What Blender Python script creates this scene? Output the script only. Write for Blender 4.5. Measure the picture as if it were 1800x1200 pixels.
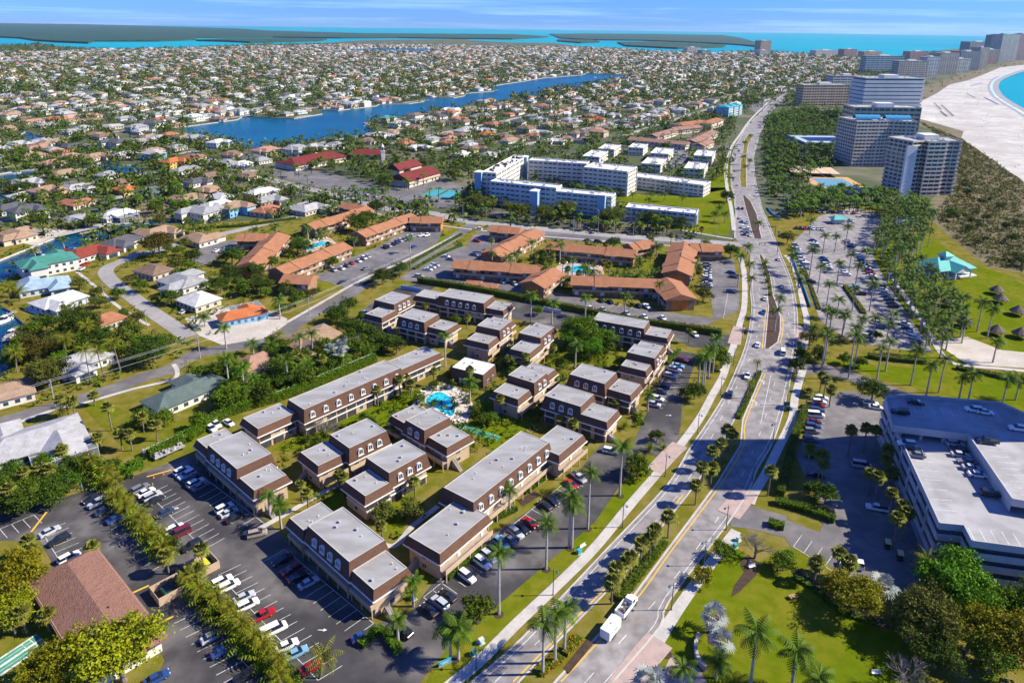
import bpy, math, random
import numpy as np
from mathutils import Vector, Matrix
from mathutils.geometry import delaunay_2d_cdt, tessellate_polygon

# ------------------------------------------------------------------ camera, sky, sun, exposure
for _o in list(bpy.data.objects): bpy.data.objects.remove(_o)
R = math.radians
scene = bpy.context.scene
COL = scene.collection
PF, PCX, PCY, CAM_H = 1250.0, 920.0, 430.0, 122.0      # focal length and principal point in photo pixels (1800 x 1200), drone height
ROLL = math.atan(.0125)
PITCH = math.atan((PCY - (32.5 + .0125 * PCX)) * math.cos(ROLL) / PF)
_fw = Vector((0, math.cos(PITCH), -math.sin(PITCH))); _up = Vector((0, math.sin(PITCH), math.cos(PITCH))); _rt = Vector((1, 0, 0))
_ex = _rt * math.cos(ROLL) + _up * math.sin(ROLL)
_ey = _rt * math.sin(ROLL) - _up * math.cos(ROLL)
cam = bpy.data.objects.new('camera', bpy.data.cameras.new('camera'))
COL.objects.link(cam)
cam.matrix_world = Matrix(((_ex.x, -_ey.x, -_fw.x, 0), (_ex.y, -_ey.y, -_fw.y, 0), (_ex.z, -_ey.z, -_fw.z, CAM_H), (0, 0, 0, 1)))
cam.data.sensor_width = 36; cam.data.lens = PF / 1800 * 36
cam.data.shift_x = -(PCX - 900) / 1800; cam.data.shift_y = -(600 - PCY) / 1800
cam.data.clip_start = 1; cam.data.clip_end = 200000
scene.camera = cam

SUN_EL, SUN_AZ = R(39), R(2)           # azimuth measured from +X towards +Y
world = bpy.data.worlds.new('World'); scene.world = world; world.use_nodes = True
_nt = world.node_tree; _nt.nodes.clear()
_sky = _nt.nodes.new('ShaderNodeTexSky'); _sky.sky_type = 'NISHITA'; _sky.sun_disc = False
_sky.sun_elevation = SUN_EL; _sky.sun_rotation = R(90) - SUN_AZ
_sky.altitude = 0; _sky.air_density = 1.0; _sky.dust_density = 0.0; _sky.ozone_density = 5.0
_bg = _nt.nodes.new('ShaderNodeBackground'); _bg.inputs[1].default_value = 0.098
_wo = _nt.nodes.new('ShaderNodeOutputWorld')
# thin cirrus streaks in the sky itself
_tc = _nt.nodes.new('ShaderNodeTexCoord'); _mp = _nt.nodes.new('ShaderNodeMapping'); _mp.inputs['Scale'].default_value = (2.6, 2.6, 70)
_mp.inputs['Rotation'].default_value = (R(1.5), R(-1.2), 0)
_no = _nt.nodes.new('ShaderNodeTexNoise'); _no.inputs['Scale'].default_value = 1.3; _no.inputs['Detail'].default_value = 6; _no.inputs['Roughness'].default_value = .62
_rp = _nt.nodes.new('ShaderNodeValToRGB'); _rp.color_ramp.elements[0].position = .5; _rp.color_ramp.elements[0].color = (0, 0, 0, 1)
_rp.color_ramp.elements[1].position = .78; _rp.color_ramp.elements[1].color = (.4, .4, .4, 1)
_wb = _nt.nodes.new('ShaderNodeMix'); _wb.data_type = 'RGBA'; _wb.blend_type = 'MULTIPLY'; _wb.inputs[0].default_value = 1; _wb.inputs[7].default_value = (.20, .42, 1.12, 1)
_mx = _nt.nodes.new('ShaderNodeMix'); _mx.data_type = 'RGBA'; _mx.inputs[7].default_value = (4.6, 6.8, 10.2, 1)
L = _nt.links.new
L(_tc.outputs['Generated'], _mp.inputs[0]); L(_mp.outputs[0], _no.inputs[0]); L(_no.outputs[0], _rp.inputs[0])
L(_sky.outputs[0], _wb.inputs[6]); L(_wb.outputs[2], _mx.inputs[6]); L(_rp.outputs[0], _mx.inputs[0])
L(_mx.outputs[2], _bg.inputs[0]); L(_bg.outputs[0], _wo.inputs[0])

sun = bpy.data.objects.new('sun', bpy.data.lights.new('sun', 'SUN')); COL.objects.link(sun)
sun.data.energy = 5.0; sun.data.angle = R(.5); sun.data.color = (1, .925, .75)
sun.rotation_euler = Vector((math.cos(SUN_EL) * math.cos(SUN_AZ), math.cos(SUN_EL) * math.sin(SUN_AZ), math.sin(SUN_EL))).to_track_quat('Z', 'Y').to_euler()
vs = scene.view_settings
vs.view_transform = 'Standard'; vs.look = 'None'; vs.gamma = 1; vs.use_curve_mapping = False; vs.exposure = 0.86
cy = scene.cycles
cy.max_bounces = 5; cy.diffuse_bounces = 2; cy.glossy_bounces = 2; cy.transmission_bounces = 3; cy.volume_bounces = 0; cy.transparent_max_bounces = 6
cy.use_denoising = True; cy.caustics_reflective = False; cy.caustics_refractive = False
cy.use_adaptive_sampling = True; cy.adaptive_threshold = .02

# ------------------------------------------------------------------ pixel to place, and place to pixel
def G(x, y, z=0.0):
    d = _fw + _ex * ((x - PCX) / PF) + _ey * ((y - PCY) / PF)
    t = (z - CAM_H) / d.z
    return Vector((d.x * t, d.y * t, z))
def PX(P):
    v = Vector(P) - Vector((0, 0, CAM_H)); w = v.dot(_fw)
    return (PCX + PF * v.dot(_ex) / w, PCY + PF * v.dot(_ey) / w) if w > 1 else (-9e9, -9e9)
def g2(pts, z=0.0): return [G(x, y, z).to_2d() for x, y in pts]
def ang_px(a, b, z=0.0):
    d = G(*b, z) - G(*a, z); return math.atan2(d.y, d.x)

# ------------------------------------------------------------------ materials
MATS = {}
def M(name, col, rough=.8, col2=None, scale=.3, detail=4, thr=(.35, .65), bump=0, bscale=None, objcol=0, metal=0, spec=.3, col3=None, scale3=3, amt3=.35, emit=0, trans=0, ior=None, stretch=None, rand=0):
    """One procedural surface: base colour, patches of a second and third colour from noise, relief, optional per-object tint."""
    if name in MATS: return MATS[name]
    m = bpy.data.materials.new(name); m.use_nodes = True; MATS[name] = m
    nt = m.node_tree; n = nt.nodes; l = nt.links.new; b = n['Principled BSDF']
    b.inputs['Roughness'].default_value = rough; b.inputs['Metallic'].default_value = metal; b.inputs['Specular IOR Level'].default_value = spec
    c4 = lambda c: (c[0], c[1], c[2], 1)
    cur = None
    if objcol:
        oi = n.new('ShaderNodeObjectInfo'); cur = oi.outputs['Color']
    geo = n.new('ShaderNodeNewGeometry')
    vec = geo.outputs['Position']
    if stretch:
        mp = n.new('ShaderNodeMapping'); l(vec, mp.inputs[0]); mp.inputs['Scale'].default_value = stretch[:3]
        mp.inputs['Rotation'].default_value = (0, 0, stretch[3] if len(stretch) > 3 else 0); vec = mp.outputs[0]
    def layer(cur, colour, sc, lo, hi, amt=1, mult=False):
        t = n.new('ShaderNodeTexNoise'); t.inputs['Scale'].default_value = sc; t.inputs['Detail'].default_value = detail; l(vec, t.inputs[0])
        mr = n.new('ShaderNodeMapRange'); mr.inputs[1].default_value = lo; mr.inputs[2].default_value = hi; mr.inputs[4].default_value = amt; l(t.outputs[0], mr.inputs[0])
        mx = n.new('ShaderNodeMix'); mx.data_type = 'RGBA'; mx.blend_type = 'MULTIPLY' if mult else 'MIX'
        l(mr.outputs[0], mx.inputs[0])
        if cur is None: mx.inputs[6].default_value = c4(col)
        else: l(cur, mx.inputs[6])
        mx.inputs[7].default_value = c4(colour); l(mx.outputs[2], b.inputs['Base Color']); return mx.outputs[2]
    if col2 is not None: cur = layer(cur, col2, scale, thr[0], thr[1], 1, bool(objcol))
    if col3 is not None: cur = layer(cur, col3, scale3, .4, .62, amt3, bool(objcol))
    if rand:
        oi = n.new('ShaderNodeObjectInfo'); hs = n.new('ShaderNodeHueSaturation')
        for k, (lo, hi) in enumerate(((.5 - rand * .12, .5 + rand * .06), None, (1 - rand * .5, 1 + rand * .5))if 0 else ((.5 - rand * .02, .5 + rand * .05), (1, 1), (1 - rand * .45, 1 + rand * .4))):
            mr = n.new('ShaderNodeMapRange'); mr.inputs[3].default_value = lo; mr.inputs[4].default_value = hi; l(oi.outputs['Random'], mr.inputs[0])
            l(mr.outputs[0], hs.inputs[k])
        if cur is None: hs.inputs['Color'].default_value = c4(col)
        else: l(cur, hs.inputs['Color'])
        cur = hs.outputs[0]
    if cur is not None: l(cur, b.inputs['Base Color'])
    else: b.inputs['Base Color'].default_value = c4(col)
    if bump:
        t = n.new('ShaderNodeTexNoise'); t.inputs['Scale'].default_value = bscale or scale * 4; t.inputs['Detail'].default_value = 3; l(vec, t.inputs[0])
        bp = n.new('ShaderNodeBump'); bp.inputs['Strength'].default_value = bump; bp.inputs['Distance'].default_value = .5; l(t.outputs[0], bp.inputs['Height']); l(bp.outputs[0], b.inputs['Normal'])
    if trans:   # leaves let some light through
        tr = n.new('ShaderNodeBsdfTranslucent'); ms = n.new('ShaderNodeMixShader'); ms.inputs[0].default_value = trans
        if cur is not None: l(cur, tr.inputs[0])
        else: tr.inputs[0].default_value = c4(col)
        l(b.outputs[0], ms.inputs[1]); l(tr.outputs[0], ms.inputs[2]); l(ms.outputs[0], n['Material Output'].inputs[0])
    return m

asphalt_lot = M('dark_asphalt', (.050, .047, .050), .85, (.20, .182, .17), .045, 6, (.44, .68), col3=(.026, .025, .026), scale3=.13, amt3=.65)
asphalt_road = M('grey_asphalt', (.25, .23, .222), .85, (.32, .297, .285), .05, 5, (.42, .66), col3=(.115, .108, .105), scale3=.3, amt3=.6)
asphalt_mid = M('worn_asphalt', (.13, .12, .12), .85, (.21, .195, .188), .06, 5, (.42, .66), col3=(.07, .07, .08), scale3=.3, amt3=.4)
concrete = M('pale_concrete', (.48, .45, .41), .85, (.36, .34, .31), .25, 4, (.45, .7), col3=(.3, .28, .26), scale3=1.5, amt3=.25)
paver = M('pink_paver', (.40, .29, .25), .85, (.32, .24, .22), .5, 4, (.4, .65), col3=(.45, .36, .31), scale3=3)
white_paint = M('road_white', (.62, .62, .6), .7, (.3, .3, .3), 1.1, 4, (.45, .75))
yellow_paint = M('road_yellow', (.72, .42, .02), .7, (.6, .36, .05), 1.5)
grass_dry = M('dry_grass', (.155, .13, .018), .95, (.11, .118, .009), .06, 6, (.38, .62), .3, 3, col3=(.25, .19, .07), scale3=.22, amt3=.5, spec=0)
grass_green = M('green_lawn', (.11, .145, .005), .95, (.165, .16, .014), .06, 6, (.42, .62), .3, 4, col3=(.075, .115, .002), scale3=.35, amt3=.6, spec=0)
grass_mid = M('lawn', (.13, .14, .009), .95, (.17, .15, .025), .06, 5, (.42, .62), .3, 4, col3=(.07, .095, .005), scale3=.4, amt3=.5, spec=0)
mulch = M('mulch', (.045, .028, .02), .95, (.075, .045, .03), .8, 4, bump=.5, bscale=4)
gravel = M('pale_gravel', (.52, .47, .41), .95, (.42, .37, .31), .12, 5, bump=.3, bscale=3, col3=(.34, .3, .26), scale3=.8)
sand = M('white_sand', (.52, .50, .46), .95, (.40, .375, .34), .018, 7, (.4, .62), .3, .5, col3=(.31, .285, .25), scale3=.09, amt3=.55)
scrub_soil = M('scrub_ground', (.15, .115, .06), .95, (.09, .085, .035), .035, 6, (.4, .6), .5, .6, col3=(.21, .17, .11), scale3=.12, amt3=.5)
far_ground = M('suburban_ground', (.065, .08, .028), .95, (.15, .135, .085), .012, 6, (.48, .6), col3=(.055, .075, .03), scale3=.04, amt3=.7)
mangrove = M('mangrove_ground', (.010, .050, .030), .95, (.02, .075, .04), .004, 6, (.4, .6), .8, .02, col3=(.006, .03, .02), scale3=.02, amt3=.6)
def water(name, a, b, sc, rough=.12, spec=.25, bump=.06, bs=.5):
    return M(name, a, rough, b, sc, 5, (.4, .6), bump, bs, spec=spec)
lagoon_w = water('lagoon_water', (.001, .085, .150), (.001, .065, .120), .012, .3, .08, .12, .35)
canal_w = water('canal_water', (.002, .065, .12), (.002, .045, .09), .03, .2, .15)
sea_w = water('gulf_water', (.0005, .24, .33), (.001, .29, .36), .0006, .45, .04, .05, .08)
pool_w = water('pool_water', (.02, .42, .62), (.03, .5, .68), .3, .08, .3, .1, 1.2)

# ------------------------------------------------------------------ mesh helpers
class MB:
    def __init__(s): s.v = []; s.f = []; s.m = []
    def quad(s, *p, m=0):
        i = len(s.v); s.v += [tuple(q) for q in p]; s.f.append(tuple(range(i, i + len(p)))); s.m.append(m); return s
    def box(s, x0, x1, y0, y1, z0, z1, m=0, top=None):
        i = len(s.v)
        s.v += [(x0, y0, z0), (x1, y0, z0), (x1, y1, z0), (x0, y1, z0), (x0, y0, z1), (x1, y0, z1), (x1, y1, z1), (x0, y1, z1)]
        for k, q in enumerate(((0, 3, 2, 1), (4, 5, 6, 7), (0, 1, 5, 4), (1, 2, 6, 5), (2, 3, 7, 6), (3, 0, 4, 7))):
            s.f.append(tuple(i + j for j in q)); s.m.append(top if (top is not None and k == 1) else m)
        return s
    def obox(s, cx, cy, hx, hy, a, z0, z1, m=0, top=None):
        i = len(s.v); s.box(-hx, hx, -hy, hy, z0, z1, m, top); c, sn = math.cos(a), math.sin(a)
        for k in range(i, len(s.v)):
            x, y, z = s.v[k]; s.v[k] = (cx + x * c - y * sn, cy + x * sn + y * c, z)
        return s
    def prism(s, pts, z0, z1, m=0, top=None, bottom=False):
        n = len(pts)
        if sum(pts[k - 1][0] * pts[k][1] - pts[k][0] * pts[k - 1][1] for k in range(n)) < 0: pts = pts[::-1]
        i = len(s.v); s.v += [(p[0], p[1], z0) for p in pts] + [(p[0], p[1], z1) for p in pts]
        for k in range(n): s.f.append((i + k, i + (k + 1) % n, i + n + (k + 1) % n, i + n + k)); s.m.append(m)
        for t in tessellate_polygon([[Vector((p[0], p[1], 0)) for p in pts]]):
            a, b, c = [Vector(pts[j][:2]) for j in t]
            if (b - a).cross(c - a) < 0: t = t[::-1]
            s.f.append(tuple(i + n + j for j in t)); s.m.append(m if top is None else top)
            if bottom: s.f.append(tuple(i + j for j in t[::-1])); s.m.append(m)
        return s
    def sheet(s, pts, z, m=0):
        i = len(s.v); s.v += [(p[0], p[1], z) for p in pts]
        for t in tessellate_polygon([[Vector((p[0], p[1], 0)) for p in pts]]):
            a, b, c = [Vector(pts[j][:2]) for j in t]
            if (b - a).cross(c - a) < 0: t = t[::-1]
            s.f.append(tuple(i + j for j in t)); s.m.append(m)
        return s
    def tube(s, a, b, r0, r1=None, n=6, m=0, cap=True):
        a, b = Vector(a), Vector(b); r1 = r0 if r1 is None else r1; d = (b - a).normalized()
        u = d.orthogonal().normalized(); w = d.cross(u); i = len(s.v)
        for c, r in ((a, r0), (b, r1)):
            for k in range(n):
                t = 2 * math.pi * k / n; s.v.append(tuple(c + u * (r * math.cos(t)) + w * (r * math.sin(t))))
        for k in range(n): s.f.append((i + k, i + (k + 1) % n, i + n + (k + 1) % n, i + n + k)); s.m.append(m)
        if cap: s.f.append(tuple(range(i + n, i + 2 * n))); s.m.append(m)
        return s
    def path(s, pts, rad, n=6, m=0):
        for k in range(len(pts) - 1): s.tube(pts[k], pts[k + 1], rad[k], rad[k + 1], n, m, k == len(pts) - 2)
        return s
    def strip(s, pts, w, z0, z1=None, m=0):
        """a band of width w along 2D points; raised to z1 with sides when z1 is given"""
        P = [Vector(p[:2]) for p in pts]; le, ri = [], []
        for k, q in enumerate(P):
            t = (P[min(k + 1, len(P) - 1)] - P[max(k - 1, 0)]).normalized(); nn = Vector((-t.y, t.x)) * (w / 2)
            le.append(q + nn); ri.append(q - nn)
        for k in range(len(P) - 1):
            a, b, c, d = ri[k], ri[k + 1], le[k + 1], le[k]
            if z1 is None: s.quad((*a, z0), (*b, z0), (*c, z0), (*d, z0), m=m)
            else:
                s.quad((*a, z1), (*b, z1), (*c, z1), (*d, z1), m=m)
                s.quad((*a, z0), (*b, z0), (*b, z1), (*a, z1), m=m); s.quad((*c, z0), (*d, z0), (*d, z1), (*c, z1), m=m)
        if z1 is not None:
            s.quad((*le[0], z0), (*ri[0], z0), (*ri[0], z1), (*le[0], z1), m=m); s.quad((*ri[-1], z0), (*le[-1], z0), (*le[-1], z1), (*ri[-1], z1), m=m)
        return s
    def mesh(s, name, mats, smooth=False):
        me = bpy.data.meshes.new(name); me.from_pydata(s.v, [], s.f)
        for q in mats: me.materials.append(q)
        if len(mats) > 1: me.polygons.foreach_set('material_index', s.m)
        if smooth: me.polygons.foreach_set('use_smooth', [True] * len(s.f))
        me.update(); return me

def np_mesh(name, V, F, mats, mi=None, smooth=False):
    """mesh from numpy arrays: V (n,3), F (m,k) with k equal for all faces"""
    me = bpy.data.meshes.new(name); k = F.shape[1]
    me.vertices.add(len(V)); me.vertices.foreach_set('co', np.ascontiguousarray(V, np.float32).ravel())
    me.loops.add(F.size); me.loops.foreach_set('vertex_index', np.ascontiguousarray(F, np.int32).ravel())
    me.polygons.add(len(F)); me.polygons.foreach_set('loop_start', np.arange(0, F.size, k, dtype=np.int32))
    for q in mats: me.materials.append(q)
    if mi is not None: me.polygons.foreach_set('material_index', np.ascontiguousarray(mi, np.int32))
    if smooth: me.polygons.foreach_set('use_smooth', np.ones(len(F), bool))
    me.update(calc_edges=True); return me

LABELS = {}
def tag(o, label, cat=None, group=None, kind=None):
    if label:
        if label in LABELS and not group: print('DUPLICATE LABEL', label)
        LABELS[label] = 1; o['label'] = label
    if cat: o['category'] = cat
    if group: o['group'] = group
    if kind: o['kind'] = kind
    return o
def thing(name, label, cat, loc=(0, 0, 0), rz=0, group=None):
    o = bpy.data.objects.new(name, None); COL.objects.link(o); o.empty_display_size = .1
    o.location = loc; o.rotation_euler = (0, 0, rz); return tag(o, label, cat, group)
def obj(name, me, parent=None, color=None, loc=None, rz=None):
    if isinstance(me, tuple): me = me[0].mesh(name, me[1] if isinstance(me[1], (list, tuple)) else [me[1]])
    o = bpy.data.objects.new(name, me); COL.objects.link(o)
    if parent is not None: o.parent = parent
    if color is not None: o.color = (*color[:3], 1)
    if loc is not None: o.location = loc
    if rz is not None: o.rotation_euler = (0, 0, rz)
    return o
def struct(name, mb, mats, label=None, parent=None):
    o = obj(name, (mb, mats), parent)
    if parent is None: tag(o, label, None, None, 'structure')
    return o
def copy_tree(o, parent=None, colors=None):
    c = o.copy(); COL.objects.link(c); c.parent = parent
    for ch in o.children: copy_tree(ch, c)
    return c
def ordinal(n):
    w = ['first', 'second', 'third', 'fourth', 'fifth', 'sixth', 'seventh', 'eighth', 'ninth', 'tenth', 'eleventh', 'twelfth', 'thirteenth', 'fourteenth', 'fifteenth', 'sixteenth', 'seventeenth', 'eighteenth', 'nineteenth', 'twentieth']
    if n < 20: return w[n]
    if n > 98: return 'hundredth' if n == 99 else ('hundred-' if n < 199 else 'two-hundred-') + ordinal((n - 100) % 100)
    t = ['twenty', 'thirty', 'forty', 'fifty', 'sixty', 'seventy', 'eighty', 'ninety'][(n + 1) // 10 - 2]; r = (n + 1) % 10
    return t + ('' if r == 0 else '-' + w[r - 1]) if r else t[:-1] + 'ieth'
def inpoly(x, y, poly):
    c = False; j = len(poly) - 1
    for i in range(len(poly)):
        xi, yi = poly[i][0], poly[i][1]; xj, yj = poly[j][0], poly[j][1]
        if (yi > y) != (yj > y) and x < (xj - xi) * (y - yi) / (yj - yi) + xi: c = not c
        j = i
    return c

# ------------------------------------------------------------------ land and water
def smooth(pts, n=6, closed=False):
    P = [Vector(p[:2]) for p in pts]; out = []; N = len(P)
    for k in range(N if closed else N - 1):
        a, b, c, d = (P[(k - 1) % N], P[k], P[(k + 1) % N], P[(k + 2) % N]) if closed else (P[max(k - 1, 0)], P[k], P[k + 1], P[min(k + 2, N - 1)])
        for j in range(n):
            t = j / n
            out.append(.5 * (2 * b + (c - a) * t + (2 * a - 5 * b + 4 * c - d) * t * t + (3 * b - a - 3 * c + d) * t ** 3))
    if not closed: out.append(P[-1])
    return out
def pairs(s): 
    q = [float(t) for t in s.replace(',', ' ').split()]; return list(zip(q[::2], q[1::2]))
def W(s, z=0): return g2(pairs(s), z)

SEA_R = 21000
struct('sea', MB().sheet([(SEA_R * math.cos(t * math.pi / 48), SEA_R * math.sin(t * math.pi / 48)) for t in range(96)], -1.1), [sea_w], 'turquoise sea and bay water reaching to the horizon')

LAGOON = W('319 223 358 218 417 210 428 204 417 201 461 207 517 208 567 200 564 193 594 194 661 186 667 183 719 182 746 178 747 172 797 172 817 168 819 164 869 160 867 151 919 143 956 137 1022 132 1031 129 1100 132 1122 136 1086 138 1050 147 1006 156 958 160 942 169 911 168 886 178 844 178 811 189 761 192 747 200 700 206 664 208 647 214 639 217 650 226 661 230 631 239 605 242 556 247 494 253 444 261 428 256 405 251 375 242 355 236 330 236')
CANALS = [W('-60 478 0 456 57 433 111 411 178 397 306 380 300 389 250 397 194 417 150 430 117 442 73 453 43 473 0 497 -60 520'),
          W('-60 520 0 536 20 547 43 570 52 590 30 600 15 613 13 657 0 662 -60 680'),
          W('33 238 45 231 75 240 88 248 80 252 50 245'), W('160 292 178 284 215 290 232 289 262 308 285 320 290 326 268 320 240 316 212 306 180 300'),
          W('-40 312 0 305 30 300 75 296 78 300 40 310 10 325 -40 335'), W('-40 348 0 341 19 350 0 358 -40 366'),
          W('133 151 172 150 167 161 144 160'), W('192 167 222 167 215 170 198 170'), W('603 86 650 85 761 86 758 92 678 90 606 90'), W('931 100 969 100 967 104 940 104')]
MAIN = W('-1500 64 -400 74 0 80.5 69 78 139 86 228 87.5 294 85 389 82 442 79 500 78 578 75 642 71 700 70 817 69 828 71 900 75 972 76 1028 83 1089 87.5 1192 93 1253 94 1339 90 1356 92 1392 94 1433 96 1472 98.6 1517 98.6 1592 101 1628 94 1660 88 1700 84 1740 80 1800 77 1900 74 1960 96 1850 112 1800 122 1758 136 1744 150 1750 167 1772 183 1800 199 1830 222 1860 260 1900 330 2000 480')
MAIN += [Vector((700, -120)), Vector((-900, -120)), Vector((-6000, 900))]
SHORES = [LAGOON] + CANALS
def land(name, outer, holes, mat, z, skirt, label):
    """a flat sheet of land with water cut out of it and a sea wall round every edge"""
    vs_, fs = [], []
    ccw = lambda p: p if sum(p[k - 1].x * p[k].y - p[k].x * p[k - 1].y for k in range(len(p))) > 0 else p[::-1]
    outer = ccw(outer); holes = [ccw(h) for h in holes]
    for p in [outer] + holes:
        i = len(vs_); vs_ += [Vector(q) for q in p]; fs.append(list(range(i, i + len(p))))
    v, e, f, ov, oe, of = delaunay_2d_cdt(vs_, [], fs, 0, 1e-4)
    mb = MB(); mb.v = [(q.x, q.y, z) for q in v]
    for face, src in zip(f, of):
        if 0 in src and len(src) == 1:
            a, b, c = [v[k] for k in face[:3]]
            mb.f.append(tuple(face) if (b - a).cross(c - a) > 0 else tuple(face[::-1])); mb.m.append(0)
    for p in [outer] + holes:
        for k in range(len(p)):
            a, b = p[k - 1], p[k]; mb.quad((*a, z), (*b, z), (*b, z - skirt), (*a, z - skirt), m=1)
    return struct(name, mb, [mat, concrete], label)
def on_road(x, y, m=.8):
    p = Vector((x, y))
    for P, w in ROADL:
        for a, b in zip(P, P[1:]):
            d = b - a; t = max(0, min(1, (p - a).dot(d) / max(1e-6, d.length_squared)))
            if (a + d * t - p).length < w / 2 + m: return True
    return any(inpoly(x, y, q) for q in ROADP)
land('ground', MAIN, SHORES, far_ground, 0, 2.5, 'flat suburban island ground cut by lagoon and canals')
for nm, s, lb in (('mangrove_shore', '-900 34 0 41.5 150 43.5 280 47 420 51.5 470 55 640 60 900 61.5 965 66 900 70 700 67.5 600 68 480 66.5 345 67.5 345 71 280 73.5 165 73.5 155 77 100 75 60 72 35 68 0 66.5 -900 58', 'broad dark mangrove shore across the bay'),
                  ('mangrove_island', '344 72.5 400 70 500 69.5 575 70.5 560 73 480 75 440 76 400 74', 'low green islet off the near bay shore'),
                  ('mangrove_island', '966 61 1030 60.3 1150 61 1270 63 1300 68 1325 75 1338 84 1300 80 1230 76 1130 72 1040 71 985 68', 'long dark mangrove island lying before the open sea'),
                  ('mangrove_island', '1085 76 1150 75 1230 78 1275 82 1270 84 1190 86.5 1100 82', 'thin mangrove island nearest the suburb'),
                  ('mangrove_island', '980 71 1040 72 1054 75 1020 76.5 982 73.5', 'small mangrove sliver left of the thin island')):
    P = W(s); mb = MB().prism(P, -2, 1.0)
    h = 9
    ins = [Vector(p) * 1.0 for p in P]
    mb.prism(ins, 1.0, h, 0)
    struct(nm, mb, [mangrove], lb)

_lay = [0]
struct('lagoon', MB().sheet(LAGOON, -1.02), [lagoon_w], 'deep blue lagoon winding through the suburb')
for _k, _c in enumerate(CANALS): struct('canal', MB().sheet(_c, -1.04), [canal_w], ('long blue canal behind the teal-roofed house', 'canal basin at the lower left edge', 'short canal high at the left', 'inner canal with moored boats', 'narrow canal at the left edge', 'tiny canal tip at the left edge', 'small far pond', 'small narrow far pond', 'far water inlet near the bay', 'far pond beyond the lagoon')[_k])
ROADP, ROADL = [], []
def sheet(name, px, mat, z, label, world=False):
    if 'asphalt' in mat.name: ROADP.append(px if world else W(px))
    _lay[0] += 1; z += _lay[0] * .0004
    return struct(name, MB().sheet(px if world else (W(px) if isinstance(px, str) else g2(px)), z), [mat], label)
def strip(name, px, w, mat, z, label, z1=None, n=5, parent=None):
    if 'asphalt' in mat.name or mat.name == 'pale_concrete': ROADL.append((smooth(W(px), 3), w))
    _lay[0] += 1; z += _lay[0] * .0004
    return struct(name, MB().strip(smooth(W(px), n), w, z, z1), [mat], label, parent)

# beach, dunes, park
sheet('beach_sand', '1960 97 1850 112 1800 122 1758 136 1744 150 1750 167 1772 183 1800 199 1830 222 1860 260 1900 330 1850 345 1800 322 1794 314 1758 292 1717 261 1689 244 1694 231 1653 219 1606 206 1608 194 1614 181 1647 164 1669 149 1700 142 1717 136 1758 119 1800 114 1900 102', sand, .03, 'white sand beach curving along the turquoise sea')
strip('wet_sand', '1960 99 1855 113 1803 123 1760 137 1746 150 1752 167 1774 183 1802 199 1832 222 1862 262', 22, M('wet_sand_mat', (.30, .27, .23), .5, (.36, .33, .29), .05), .045, 'darker wet sand strip along the waterline')
strip('surf_line', '1962 97 1853 111 1800 121 1757 136 1743 150 1749 167 1771 183 1799 199 1829 222', 5, M('surf', (.62, .68, .68), .6, (.2, .4, .45), .06, 5), .06, 'thin white surf along the beach')
sheet('dune_scrub', '1606 206 1653 219 1694 231 1689 244 1717 261 1758 292 1794 314 1800 322 1850 345 1900 480 1800 480 1740 470 1700 440 1650 400 1620 360 1670 330 1680 260 1640 230 1600 215', scrub_soil, .02, 'brown scrubby dune ground behind the beach')
sheet('dune_strip', '1614 181 1647 164 1669 149 1700 142 1717 136 1758 119 1800 114 1900 102 1890 96 1800 105 1700 128 1640 148 1600 160 1590 185', scrub_soil, .025, 'olive scrub strip between hotel towers and far beach')
NEAR = '-700 470 -200 430 0 400 330 395 560 380 800 388 1267 425 1330 420 1345 380 1420 370 1560 360 1700 380 1900 500 2300 900 1900 1300 -300 1300 -900 900'
land('near_ground', W(NEAR), SHORES, grass_dry, .012, .02, 'dry olive grass ground around the condominiums and avenue')
sheet('park_lawn', '1560 400 1640 420 1700 462 1760 480 1800 500 1850 640 1800 640 1760 630 1700 590 1640 580 1700 640 1650 700 1600 640 1540 560 1480 470', grass_green, .03, 'bright green park lawn with palms and thatched huts')
sheet('park_lawn', '1415 625 1530 640 1640 648 1850 660 1900 740 1800 730 1740 720 1640 690 1560 668 1490 645', grass_green, .032, 'green lawn strip between the palm row and the garage drive')
sheet('park_lawn', '1235 1010 1290 960 1330 985 1400 1010 1480 1060 1560 1100 1650 1120 1620 1215 1480 1300 1150 1300 1120 1170 1180 1090', grass_green, .03, 'sunlit green lawn in the lower corner park')
sheet('sand_patch', '1640 600 1700 592 1760 615 1830 622 1850 650 1700 640', gravel, .034, 'bare sandy patch beside the park walk')

# the avenue
AVE_L = pairs('750 1275 831 1200 921 1121 1067 967 1175 852 1211 793 1248 738 1277 690 1298 643 1308 618 1315 593 1320 565 1322.5 540 1320 513 1319 476 1321 450')
AVE_L2 = pairs('1292 419 1290 395 1294 375 1292 362 1290 341 1286 327 1285 297 1287 277 1292 259 1299 246 1308 230 1314 221 1329 206 1342 194 1352 184 1372 169 1395 156 1420 146')
AVE_R = pairs('1010 1275 1075 1198 1158 1100 1175 1054 1279 917 1315 860 1331 821 1358 775 1379 708 1388 667 1395 635 1400 598 1401 570 1399 539 1393 504 1384 477 1373 451 1364 427 1356 407 1347 385 1339 366 1332 337 1327 314 1325 286 1325 274 1332 249 1335 235 1342 222 1350 205 1362 190 1378 178 1400 164 1424 152')
road = sheet('avenue', smooth(g2(AVE_L)) + smooth(g2(AVE_L2)) + smooth(g2(AVE_R))[::-1], asphalt_road, .08, 'wide grey divided avenue curving away beside the beach', True)
street_grey = M('street_asphalt', (.27, .255, .245), .85, (.34, .32, .305), .05, 5, (.4, .65), col3=(.2, .19, .185), scale3=.4, amt3=.4)
def street(px, w, label, mat=asphalt_mid): return strip('street', px, w, mat, .07, label)
street('442 306 511 325 594 344 678 367 761 375 817 389 900 397 956 403 1078 414 1189 422 1267 427 1330 433', 9, 'grey cross street running to the avenue traffic lights', street_grey)
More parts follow.
